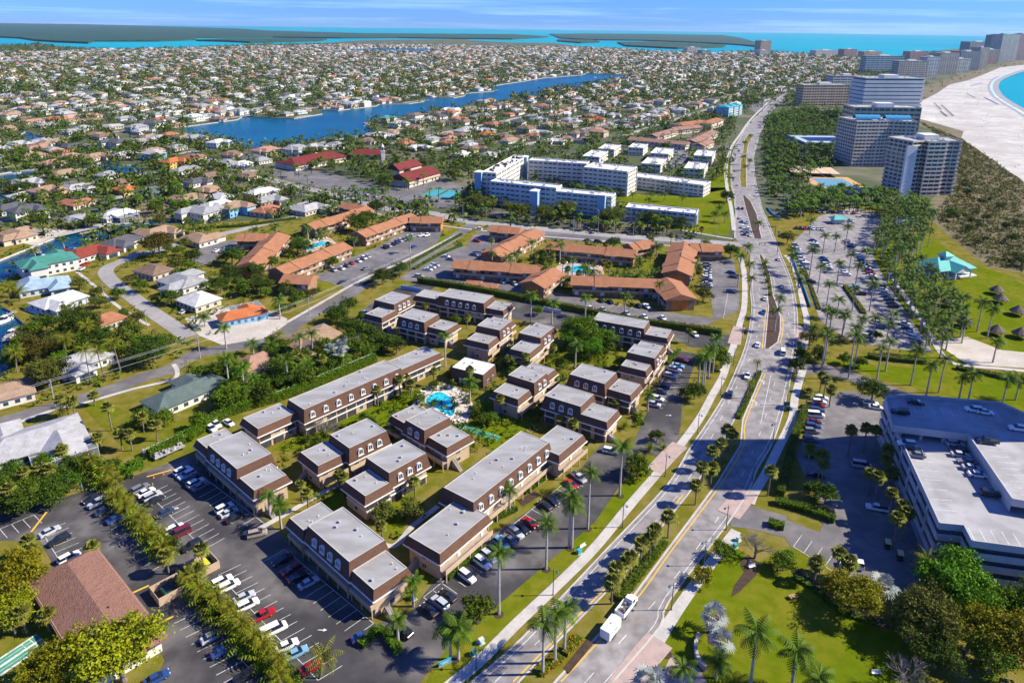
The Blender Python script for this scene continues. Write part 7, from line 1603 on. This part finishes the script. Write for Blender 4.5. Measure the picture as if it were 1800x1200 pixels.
for k in range(len(tops) - 1):
    (pa, ha), (pb, hb) = tops[k], tops[k + 1]
    for w, dz in enumerate((0, -.6, -2.8)):
        pts = [(pa.x + (pb.x - pa.x) * t, pa.y + (pb.y - pa.y) * t, ha + dz + (hb - ha) * t - 2.0 * t * (1 - t)) for t in [q / 10 for q in range(11)]]
        o = obj('power_line', (MB().path(pts, [.035] * 11, 4), wm_)); tag(o, '%s power line in the span from the %s utility pole' % (('upper', 'middle', 'lower')[w], ordinal(k)), 'power line', 'power lines')
for k, (x, y, yt) in enumerate(((258, 573, 543), (185, 533, 497), (493, 561, 530), (630, 495, 462), (1008, 414, 380), (605, 380, 350))):
    h = min(13, max(6, top_height(x, y, yt))); p = G(x, y); r_ = thing('light_pole', 'plain grey pole %s' % ('beside the curving street', 'at the top of the street bend', 'at the gravel yard corner', 'beside the left terracotta lot', 'on the cross street verge', 'near the upper left terracotta wing')[k], 'pole', (p.x, p.y, 0)); obj('pole', (MB().path([(0, 0, 0), (0, 0, h)], [.17, .12], 6), wood), r_); obj('bracket', (MB().box(0, 1.3, -.05, .05, h - .5, h - .38), galv), r_)
# traffic signals
black = M('signal_black', (.02, .02, .02), .5)
for k, (x, y, dx, lb) in enumerate(((1288, 424, 1, 'traffic signal mast arm on the left corner of the junction'), (1366, 446, -1, 'traffic signal mast arm on the right corner of the junction'), (1362, 414, -1, 'traffic signal mast arm beyond the junction'))):
    p = G(x, y); r_ = thing('traffic_signal', lb, 'traffic light', (p.x, p.y, 0)); obj('pole', (MB().path([(0, 0, 0), (0, 0, 6.4)], [.18, .13], 6), black), r_); obj('mast_arm', (MB().tube((0, 0, 6), (dx * 11, 0, 6.4), .1, .06, 5), black), r_)
    for q in (4, 7.5, 10.5):
        s_ = obj('signal_head', (MB().box(dx * q - .2, dx * q + .2, -.16, .16, 5.1, 6.2), black), r_)
        for z, cl in ((5.9, (.5, .02, .02)), (5.6, (.5, .3, .02)), (5.35, (.02, .4, .08))): obj('lens', (MB().box(dx * q - .1, dx * q + .1, -.2, -.165, z - .1, z + .1), M('lens_%g' % z, cl, .3)), s_)
    if k == 2: obj('street_sign', (MB().box(-3.2, -.8, -.05, .05, 5.0, 5.7), M('sign_blue', (.02, .15, .5), .5)), r_)
# signs
def sign(label, x, y, w, h, zc, col, rz=0, name='road_sign', diamond=False, lines=None):
    p = G(x, y); r_ = thing(name, label, 'sign', (p.x, p.y, 0), rz); obj('post', (MB().box(-.06, .06, .02, .12, 0, zc), galv), r_)
    mb = MB()
    if diamond: mb.quad((0, 0, zc - w), (w, 0, zc), (0, 0, zc + w), (-w, 0, zc)); mb.quad((0, .02, zc - w), (-w, .02, zc), (0, .02, zc + w), (w, .02, zc))
    else: mb.box(-w, w, -.03, .02, zc - h, zc + h)
    pl = obj('panel', (mb, M('sign_' + '_'.join('%g' % c for c in col), col, .5)), r_)
    if lines:
        m = MB()
        for (x0, x1, z) in lines: m.box(x0, x1, -.045, -.032, z - .06, z + .06)
        obj('lettering', (m, white_paint), pl)
sign('green guide sign beside the right lane of the avenue', 1381, 722, 1.0, .75, 2.7, (.01, .14, .11), lines=None)
for k, (x, y) in enumerate(((899, 386), (936, 392))): sign('yellow diamond warning sign on the condominium verge, %s from the left' % ordinal(k), x, y, .7, .7, 2.6, (.65, .5, .02), diamond=True)
sign('yellow diamond sign beyond the junction', 861, 378, .6, .6, 2.4, (.6, .46, .02), diamond=True); sign('small blue sign at the beach lot sidewalk', 1404, 512, .5, .5, 2.2, (.02, .2, .6)); sign('blue and green sign near the junction tree', 1368, 415, .8, .5, 2.6, (.03, .3, .5))
sign('small red stop sign beside the back street', 562, 560, .4, .4, 2.1, (.5, .02, .02))
p = G(782, 1168); r_ = thing('entrance_sign', 'low teal blue entrance sign among shrubs by the sidewalk', 'sign', (p.x, p.y, 0), .5); obj('panel', (MB().box(-1.3, 1.3, -.12, .12, .3, 1.3), M('sign_teal', (.03, .33, .45), .5)), r_); obj('lettering', (MB().box(-1.0, 1.0, -.14, -.122, .85, 1.0).box(-.7, .7, -.14, -.122, .55, .68), white_paint), r_); obj('footing', (MB().box(-1.4, 1.4, -.2, .2, 0, .3), grey_conc), r_)
# street furniture
def bench(label, x, y, rz):
    p = G(x, y); r_ = thing('park_bench', label, 'bench', (p.x, p.y, .05), rz)
    obj('seat', (MB().box(-.9, .9, -.25, .25, .42, .48), white_trim), r_); obj('backrest', (MB().box(-.9, .9, .22, .28, .5, .95), white_trim), r_)
    for sx in (-.75, .75): obj('leg', (MB().box(sx - .05, sx + .05, -.22, .25, 0, .42), galv), r_)
bench('white bench with bin beside the left sidewalk', 1025, 962, .7); bench('white bench on the sidewalk by the upper lot', 1267, 652, .9); bench('pale bench by the corner park path', 1322, 998, .3); bench('pale bench at the lower right lawn', 1540, 1185, 0)
for lb, x, y in (('teal and white bin beside the sidewalk bench', 1018, 972), ('green utility box by the condominium end wall', 727, 1053), ('white utility cabinet by the lower sidewalk', 846, 1130), ('green utility box next to the lower sidewalk', 833, 1150), ('white utility cabinet near the corner park tree', 1298, 950), ('teal utility box near the corner park tree', 1292, 962)):
    p = G(x, y); r_ = thing('utility_box', lb, 'box', (p.x, p.y, .05), .6); cl = (.06, .22, .15) if 'green' in lb else (.05, .4, .42) if lb.startswith('teal') else (.6, .62, .6)
    obj('cabinet', (MB().box(-.5, .5, -.4, .4, .08, 1.1), M('box_%g' % cl[0], cl, .6)), r_); obj('lid', (MB().box(-.55, .55, -.45, .45, 1.1, 1.2), M('boxlid_%g' % cl[0], tuple(v * .85 for v in cl), .6)), r_); obj('pad', (MB().box(-.7, .7, -.6, .6, 0, .08), concrete), r_)
p = G(1192, 922); r_ = thing('fire_hydrant', 'yellow fire hydrant on the median grass', 'hydrant', (p.x, p.y, .2)); obj('barrel', (MB().tube((0, 0, 0), (0, 0, .65), .16, .14, 8).tube((-.25, 0, .45), (.25, 0, .45), .07, n=6), M('hydrant_yellow', (.65, .45, .03), .5)), r_); obj('bonnet', (MB().tube((0, 0, .65), (0, 0, .85), .15, .04, 8), MATS['hydrant_yellow']), r_)
p = G(1393, 1051); r_ = thing('picnic_table', 'wooden pallet-like table on the corner park lawn', 'table', (p.x, p.y, 0), .3); obj('table_top', (MB().box(-.9, .9, -.5, .5, .6, .7), M('plank_wood', (.36, .22, .11), .8)), r_)
for sx in (-.7, .7):
    for sy in (-.4, .4): obj('leg', (MB().box(sx - .06, sx + .06, sy - .06, sy + .06, 0, .6), MATS['plank_wood']), r_)
# curved low wall and beds in the corner park
P = smooth(W('1228 1120 1222 1140 1226 1162 1240 1180'), 6); r_ = thing('garden_wall', 'low curved pinkish garden wall in the corner park', 'wall', (*P[0], 0)); obj('wall_body', (MB().strip([p - P[0] for p in P], .5, 0, 1.3), paver), r_); obj('cap', (MB().strip([p - P[0] for p in P], .7, 1.3, 1.42), concrete), r_)
for s, lb in (('1300 985 1315 975 1335 990 1330 1010 1300 1040 1285 1050 1290 1030 1308 1005', 'dark mulch bed along the corner park path'), ('1390 1005 1400 1000 1480 1055 1540 1085 1640 1110 1640 1122 1540 1100 1470 1072', 'dark mulch border at the back of the corner lawn'), ('1240 1085 1262 1080 1272 1110 1265 1140 1245 1130', 'mulch bed under the silver palms'), ('990 1175 1030 1125 1045 1130 1000 1185', 'mulch bed in the lower median'), ('910 880 940 862 950 870 920 890', 'mulch patch by the front lawn')):
    sheet('mulch_bed', s, mulch, .24 if 'median' in lb else .06, lb)
for k, (x, y) in enumerate(pairs('1090 872 1033 930 1002 964 960 1001 877 1080 799 1159 838 1090 1121 835 1229 680 1236 684 1245 664 1172 1150')):
    p = G(x, y); sheet('mulch_ring', [p.to_2d() + Vector((1.1 * math.cos(t * .6283), 1.1 * math.sin(t * .6283))) for t in range(10)], mulch, .075, 'round mulch ring under front lot palm, %s listed from lower lot upward' % ordinal(k) if 0 else 'mulch ring at a palm foot along the front lot', True)
# walls, fences, enclosures
def wall_line(label, px, h, w, mat, name='fence', cat='fence', posts=0, z=0):
    P = W(px); o = Vector((*P[0], 0)); r_ = thing(name, label, cat, (P[0].x, P[0].y, z)); Q = [p - P[0] for p in smooth(P, 4)]
    obj('panel', (MB().strip(Q, w, 0, h), mat), r_)
    if posts:
        for k in range(len(Q)): obj('post', (MB().box(-.12, .12, -.12, .12, 0, h + .15), mat), r_, loc=(Q[k].x, Q[k].y, 0))
    return r_
wall_line('pale boundary wall behind the tall hedge', '252 800 335 762 396 726 498 693 578 661 655 628', 1.9, .25, concrete, 'boundary_wall', 'wall', 1)
wall_line('blue barrier fence beside the beach lot sidewalk', '1393 453 1402 478 1412 505 1419 525 1424 540', 1.2, .25, M('barrier_blue', (.10, .32, .55), .5), 'barrier_fence', 'fence', 1); wall_line('blue barrier fence at the far end of the beach lot', '1349 366 1353 372 1362 380 1372 384', 1.2, .25, MATS['barrier_blue'], 'barrier_fence', 'fence', 1)
wall_line('white service fence at the hedge corner', '956 546 970 549 985 552', 2, .2, white_trim, 'service_fence', 'fence', 1); wall_line('pale blue service fence behind the rear condominium', '705 508 725 511 740 514', 2, .2, M('fence_blue', (.3, .48, .6), .6), 'service_fence', 'fence', 1)
for lb, x, y, a in (('tan dumpster enclosure with yellow lid beside the palm strip', 356, 1000, 'y'), ('open tan dumpster enclosure on the left lot', 297, 1042, 'g')):
    p = G(x, y); an = ang_px((540, 924), (602, 890)); r_ = thing('dumpster_enclosure', lb, 'enclosure', (p.x, p.y, .06), an)
    for nm, b in (('side_wall', (-3, 3, -2.6, -2.4)), ('side_wall', (-3, 3, 2.4, 2.6)), ('back_wall', (2.8, 3, -2.4, 2.4)), ('gate', (-3, -2.9, -2.4, 2.4))): obj(nm, (MB().box(*b, 0, 2.0), stucco), r_)
    d = thing('dumpster', 'green dumpster inside the %s enclosure' % ('yellow-lidded' if a == 'y' else 'open left'), 'dumpster', (p.x, p.y, .06), an); obj('bin', (MB().box(-1.2, 1.4, -1.4, 1.4, .15, 1.4), M('dumpster_green', (.03, .15, .07), .6)), d); obj('lid', (MB().quad((-1.25, -1.45, 1.35), (1.45, -1.45, 1.6), (1.45, 1.45, 1.6), (-1.25, 1.45, 1.35)), M('lid_' + a, (.65, .55, .03) if a == 'y' else (.03, .03, .03), .6)), d)
for k, (x, y) in enumerate(((270, 840), (287, 834))): p = G(x, y); r_ = thing('traffic_cone', '%s orange traffic cone at the top of the lot' % ('left', 'right')[k], 'cone', (p.x, p.y, .06)); obj('cone', (MB().tube((0, 0, .05), (0, 0, .75), .2, .03, 8), M('cone_orange', (.7, .14, .02), .6)), r_); obj('base', (MB().box(-.25, .25, -.25, .25, 0, .05), MATS['cone_orange']), r_)
p = G(300, 796); r_ = thing('flatbed_trailer', 'flatbed trailer piled with scrap at the top of the left lot', 'trailer', (p.x, p.y, .06), ang_px((262, 810), (318, 785)))
obj('bed', (MB().box(-5, 4, -1.2, 1.2, .7, .9), galv), r_); mb = MB(); q = random.Random(8)
for _ in range(40): x, y, s_ = q.uniform(-4.6, 3.6), q.uniform(-.9, .9), q.uniform(.2, .5); mb.box(x - s_, x + s_, y - s_ * .6, y + s_ * .6, .9, .9 + q.uniform(.2, 1.0))
obj('scrap_load', (mb, M('scrap', (.12, .11, .11), .7, (.5, .48, .46), 1.2)), r_)
for x in (-3, -2, 2.8):
    for y in (-1.1, 1.1): obj('wheel', WHEEL, r_, loc=(x, y, .38))
# parking stall paint
def stalls(label, x1, y1, x2, y2, n, dx, dy, ln, bar=True):
    A, B = G(x1, y1).to_2d(), G(x2, y2).to_2d(); d = (G(x1 + dx, y1 + dy).to_2d() - A).normalized() * ln; mb = MB(); n = max(2, round((B - A).length / 2.75))
    for k in range(n + 1): p = A.lerp(B, k / n); mb.strip([p, p + d], .12, .082)
    if bar: mb.strip([A - d * .02, B - d * .02], .12, .084)
    tag(struct('stall_marking', mb, [white_paint]), label, None, None, 'structure')
stalls('white stall lines before the front left condominium', 338, 824, 470, 925, 17, -30, 15, 5.2); stalls('white stall lines before the nearest condominium', 500, 966, 656, 1096, 20, -30, 17, 5.2); stalls('white stall lines beside the palm strip', 262, 868, 360, 965, 15, 30, -14, 5); stalls('white stall lines by the lower palm strip', 385, 1010, 560, 1195, 22, 30, -14, 5)
stalls('white stall lines on the left lot', 225, 905, 300, 985, 10, -30, 14, 5); stalls('white stall lines by the tile building', 75, 935, 115, 1000, 4, 30, -12, 5); stalls('white stall lines left lot bottom', 350, 1075, 450, 1190, 12, -30, 14, 5); stalls('white stall lines along the front row', 745, 1050, 1000, 843, 26, 26, 19, 5); stalls('white stall lines along the upper row', 1140, 712, 1186, 632, 11, 30, 7, 5)
stalls('white stall lines beside the garage yard', 1412, 780, 1430, 700, 9, 30, 3, 5.2); stalls('white stall lines at the bottom of the garage yard', 1395, 960, 1490, 1020, 5, 16, -22, 5.5); stalls('white stall lines of the right terracotta lot', 1272, 560, 1280, 515, 12, 20, 2, 5); stalls('white stall lines behind the long hedge', 1075, 538, 1120, 545, 5, 8, -7, 5, False)
stalls('yellow-white stall lines on the left edge lot', 0, 930, 60, 905, 5, 12, 14, 5)
for s, lb in (('222 1047 262 1029', 'upper yellow bar across the left lot lane'), ('265 1103 305 1083', 'lower yellow bar across the left lot lane'), ('55 935 82 900', 'yellow kerb line on the left lot'), ('258 838 302 826', 'yellow hatch line at the top of the lot')): strip('yellow_bar', s, .5, yellow_paint, .085, lb)
for lb, x, y in (('white lane arrow near the nearest condominium', 566, 1107), ('white lane arrow on the upper front lot', 1175, 730), ('white lane arrow in the left front lot', 308, 893)): 
    p = G(x, y); mb = MB(); mb.quad((p.x - .9, p.y - .1, .09), (p.x + .3, p.y - .1, .09), (p.x + .3, p.y + .1, .09), (p.x - .9, p.y + .1, .09)); mb.quad((p.x + .3, p.y - .45, .09), (p.x + 1.1, p.y, .09), (p.x + .3, p.y + .45, .09)); tag(struct('lane_arrow', mb, [white_paint]), lb, None, None, 'structure')
# ------------------------------------------------------------------ park buildings, huts, beach
tealroof = M('teal_metal_roof', (.10, .42, .36), .5, (.08, .36, .31), .3, stretch=(3, .3, 1))
p = G(1657, 478); a = ang_px((1622, 470), (1692, 470)) + .25; r_ = thing('beach_pavilion', 'white park pavilion with teal metal roof and cupola', 'pavilion', (p.x, p.y, 0), a)
obj('deck', (MB().box(-12, 12, -10, 10, 0, .6), white_trim), r_); obj('wall', (MB().box(-7, 7, -2, 7, .6, 4.2), M('pavilion_wall', (.6, .5, .32), .8)), r_)
obj('roof', (hip_roof(MB(), 22, 16, 4.3, 8.6, 7, 1.2), tealroof), r_); obj('porch_roof', (MB().quad((-5.5, -13, 4.0), (0, -13, 7.4), (0, 0, 7.4), (-5.5, 0, 4.0)).quad((0, -13, 7.4), (5.5, -13, 4.0), (5.5, 0, 4.0), (0, 0, 7.4)), tealroof), r_); obj('porch_gable', (MB().quad((-5.2, -12.6, 4.0), (5.2, -12.6, 4.0), (0, -12.6, 7.2)), white_trim), r_)
obj('cupola', (MB().box(-2.2, 2.2, -2.2, 2.2, 7.6, 9.6), white_trim), r_); obj('cupola_roof', (hip_roof(MB(), 4.6, 4.6, 9.6, 11.4, 2.6, .7), tealroof), r_)
for sx in (-10.5, -4.8, 4.8, 10.5):
    for sy in (-12.2, -7.5): 
        if abs(sx) < 6 or sy > -8: obj('column', (MB().box(-.3, .3, -.3, .3, .6, 4.2), white_trim), r_, loc=(sx, sy, 0))
FOOT.append([(p.x - 12, p.y - 12), (p.x + 12, p.y - 12), (p.x + 12, p.y + 10), (p.x - 12, p.y + 10)])
thatch = M('thatch', (.17, .14, .11), .95, (.11, .09, .07), .8, bump=.8, bscale=3)
for k, (x, y) in enumerate(pairs('1697 563 1753 577 1760 522 1753 507 1790 543 1795 582 1668 528')):
    p = G(x, y, 3); r_ = thing('thatched_hut', 'thatched park hut, %s from the left' % ordinal(sorted([1697, 1753, 1760, 1752, 1790, 1795, 1668]).index(x if k != 3 else 1752)), 'hut', (p.x, p.y, 0), k, 'thatched huts')
    m = MB(); n = 10
    for q in range(n): a0, a1 = 2 * math.pi * q / n, 2 * math.pi * (q + 1) / n; m.quad((0, 0, 5), (3.4 * math.cos(a0), 3.4 * math.sin(a0), 2.2), (3.4 * math.cos(a1), 3.4 * math.sin(a1), 2.2)); m.quad((3.4 * math.cos(a0), 3.4 * math.sin(a0), 2.2), (3.4 * math.cos(a0), 3.4 * math.sin(a0), 1.9), (3.4 * math.cos(a1), 3.4 * math.sin(a1), 1.9), (3.4 * math.cos(a1), 3.4 * math.sin(a1), 2.2))
    obj('thatch_roof', (m, thatch), r_)
    for q in range(4): obj('post', (MB().tube((0, 0, 0), (0, 0, 2.6), .12, n=6), bark), r_, loc=(2.4 * math.cos(q * 1.57 + .8), 2.4 * math.sin(q * 1.57 + .8), 0))
for lb, x, y, L_, D in (('teal-roofed restroom hut at the back of the beach lot', 1472, 392, 8, 6), ('blue-roofed shelter among the park palms', 1589, 397, 9, 7)):
    p = G(x, y); r_ = thing('park_shelter', lb, 'shelter', (p.x, p.y, 0), .1); obj('roof', (hip_roof(MB(), L_, D, 3.2, 5, 2.6, .9), tealroof if 'teal' in lb else blue_wall), r_); obj('wall', (MB().box(-L_ / 2 + .5, L_ / 2 - .5, -D / 2 + .5, D / 2 - .5, 0, 3.1), white_wall), r_)
CAB = MB().box(-.8, .8, -.7, .7, .9, 1.0)
for x in (-.75, .75):
    for y in (-.65, .65): CAB.box(x - .05, x + .05, y - .05, y + .05, 0, .9)
CAB.box(-.7, .7, -1.9, -.8, .2, .35); CABD = CAB.mesh('beach_cabana', [M('cabana_dark', (.05, .055, .075), .8)]); CABB = CAB.mesh('beach_cabana', [M('cabana_blue', (.02, .12, .45), .8)])
for (x1, y1, x2, y2, n, me, wh) in ((1642, 182, 1653, 193, 9, CABD, 'dark beach cabana in the short upper row'), (1655, 186, 1674, 204, 14, CABD, 'dark beach cabana in the long row'), (1653, 197, 1663, 205, 8, CABD, 'dark beach cabana in the lower short row'), (1706, 152, 1724, 147, 8, CABB, 'blue beach cabana in the far row'), (1730, 172, 1753, 184, 14, CABB, 'blue beach cabana in the waterline row'), (1741, 141, 1755, 135, 7, CABB, 'blue beach cabana nearest the far towers'), (1700, 166, 1712, 172, 6, CABD, 'dark beach cabana on the open sand')):
    for k in range(n):
        p = G(x1 + (x2 - x1) * k / (n - 1), y1 + (y2 - y1) * k / (n - 1)); o = obj('beach_cabana', me, None, loc=(p.x, p.y, .04), rz=.4); o.scale = (1.5, 1.5, 1.6); tag(o, '%s, %s from the left' % (wh, ordinal(k)), 'cabana', 'beach cabanas')
V, F = [], []
q = random.Random(4); BP = g2(pairs('1620 205 1660 218 1700 232 1760 285 1800 315 1840 300 1800 205 1770 188 1748 168 1740 150 1700 145 1650 170'))
for _ in range(420):
    x, y = q.uniform(min(p.x for p in BP), max(p.x for p in BP)), q.uniform(min(p.y for p in BP), max(p.y for p in BP))
    if not inpoly(x, y, BP): continue
    i = len(V); w, h = .25, q.uniform(1.0, 1.7); V += [(x - w, y, .03), (x + w, y, .03), (x + w * .7, y, h), (x - w * .7, y, h), (x, y - w, .03), (x, y + w, .03), (x, y + w * .7, h), (x, y - w * .7, h)]; F += [(i, i + 1, i + 2, i + 3), (i + 4, i + 5, i + 6, i + 7)]
tag(obj('beach_crowd', np_mesh('beach_crowd', np.array(V), np.array(F), [M('crowd', (.12, .08, .07), .8, (.3, .2, .25), .8)])), 'scattered crowd of tiny beachgoers on the white sand', 'people', None, 'stuff')
# ------------------------------------------------------------------ boats and docks
HULL = loft(MB(), [(-3.6, 1.15, .1, 1.0, 0), (-1, 1.25, 0, 1.05, 0), (2, 1.0, .05, 1.15, .0), (3.8, .1, .5, 1.35, .0)]).mesh('hull', [M('boat_white', (.72, .73, .74), .3)])
for k, (x, y, a_, tp) in enumerate(((164, 400, .2, 'b'), (260, 397, .5, 'w'), (356, 381, .4, 'w'), (300, 305, -.6, 'w'), (311, 312, -.6, 't'), (255, 306, .9, 'w'), (28, 303, .3, 'w'), (80, 452, .3, 'w'), (10, 560, 1.3, 'w'), (163, 418, .3, 't'), (645, 220, .4, 'w'), (658, 225, .2, 'w'), (22, 585, 1.5, 'w'), (205, 412, .3, 'w'), (120, 437, .3, 'b'), (1046, 136, .3, 'w'))):
    p = G(x, y); r_ = thing('motor_boat', 'white %smotor boat moored %s' % ({'b': 'blue-covered ', 't': 'grey-topped ', 'w': ''}[tp], ('at the long canal dock below the screened houses', 'in the middle of the long canal', 'at the right end of the long canal', 'upper of the pair in the inner canal', 'lower of the pair in the inner canal', 'at the inner canal bend', 'in the left edge canal', 'behind the teal-roofed house', 'at the bottom left dock', 'by the slate-roofed house', 'at the lagoon point', 'off the lagoon point shore', 'below the bottom left dock', 'between canal docks', 'before the red-roofed house', 'far out on the lagoon')[k]), 'boat', (p.x, p.y, -1.2), a_)
    obj('hull', HULL, r_); obj('console', (MB().box(-.8, .6, -.5, .5, .9, 1.7), carglass), r_); obj('top', (MB().box(-1.5, .8, -.9, .9, 2.6, 2.7) if tp != 'b' else MB().box(-3.4, 3, -1.1, 1.1, 1.1, 1.5), M('boat_top_' + tp, {'b': (.02, .07, .38), 'w': (.7, .7, .7), 't': (.3, .3, .32)}[tp], .6)), r_)
    if tp != 'b':
        for sx in (-1.3, .6):
            for sy in (-.8, .8): obj('top_post', (MB().box(-.03, .03, -.03, .03, .9, 2.6), galv), r_, loc=(sx, sy, 0))
dockm = M('dock_wood', (.36, .32, .28), .9, (.27, .24, .21), 1.0)
for k, (x1, y1, x2, y2) in enumerate(((60, 437, 70, 445), (140, 412, 178, 404), (188, 402, 200, 410), (285, 318, 270, 313), (0, 560, 28, 548), (8, 600, 30, 575), (165, 290, 180, 296), (410, 250, 425, 252), (560, 246, 575, 242), (640, 216, 655, 222), (745, 178, 755, 176), (869, 160, 878, 158))):
    a_, b_ = G(x1, y1), G(x2, y2); d = b_ - a_; r_ = thing('boat_dock', 'grey wooden boat dock, %s counted from the lower left waters' % ordinal(k), 'dock', (a_.x, a_.y, 0), math.atan2(d.y, d.x), 'boat docks'); L_ = max(6, min(d.length, 22))
    obj('planking', (MB().box(0, L_, -1.1, 1.1, .15, .3), dockm), r_)
    for q in range(4):
        for sy in (-1, 1): obj('piling', (MB().tube((0, 0, -2), (0, 0, 1.2), .14, n=6), dockm), r_, loc=(L_ * (q + .3) / 4, sy, 0))

# ------------------------------------------------------------------ haze
hz = bpy.data.materials.new('haze'); hz.use_nodes = True; n = hz.node_tree.nodes; n.clear(); pv = n.new('ShaderNodeVolumePrincipled'); mo = n.new('ShaderNodeOutputMaterial'); hz.node_tree.links.new(pv.outputs[0], mo.inputs['Volume'])
pv.inputs['Color'].default_value = (.55, .82, 1, 1); pv.inputs['Density'].default_value = 2.0e-5; pv.inputs['Anisotropy'].default_value = .2
o = obj('haze', (MB().box(-SEA_R - 50, SEA_R + 50, -SEA_R - 50, SEA_R + 50, -4, 130), hz)); tag(o, 'pale bluish sea haze filling the air', 'haze', None, 'stuff')
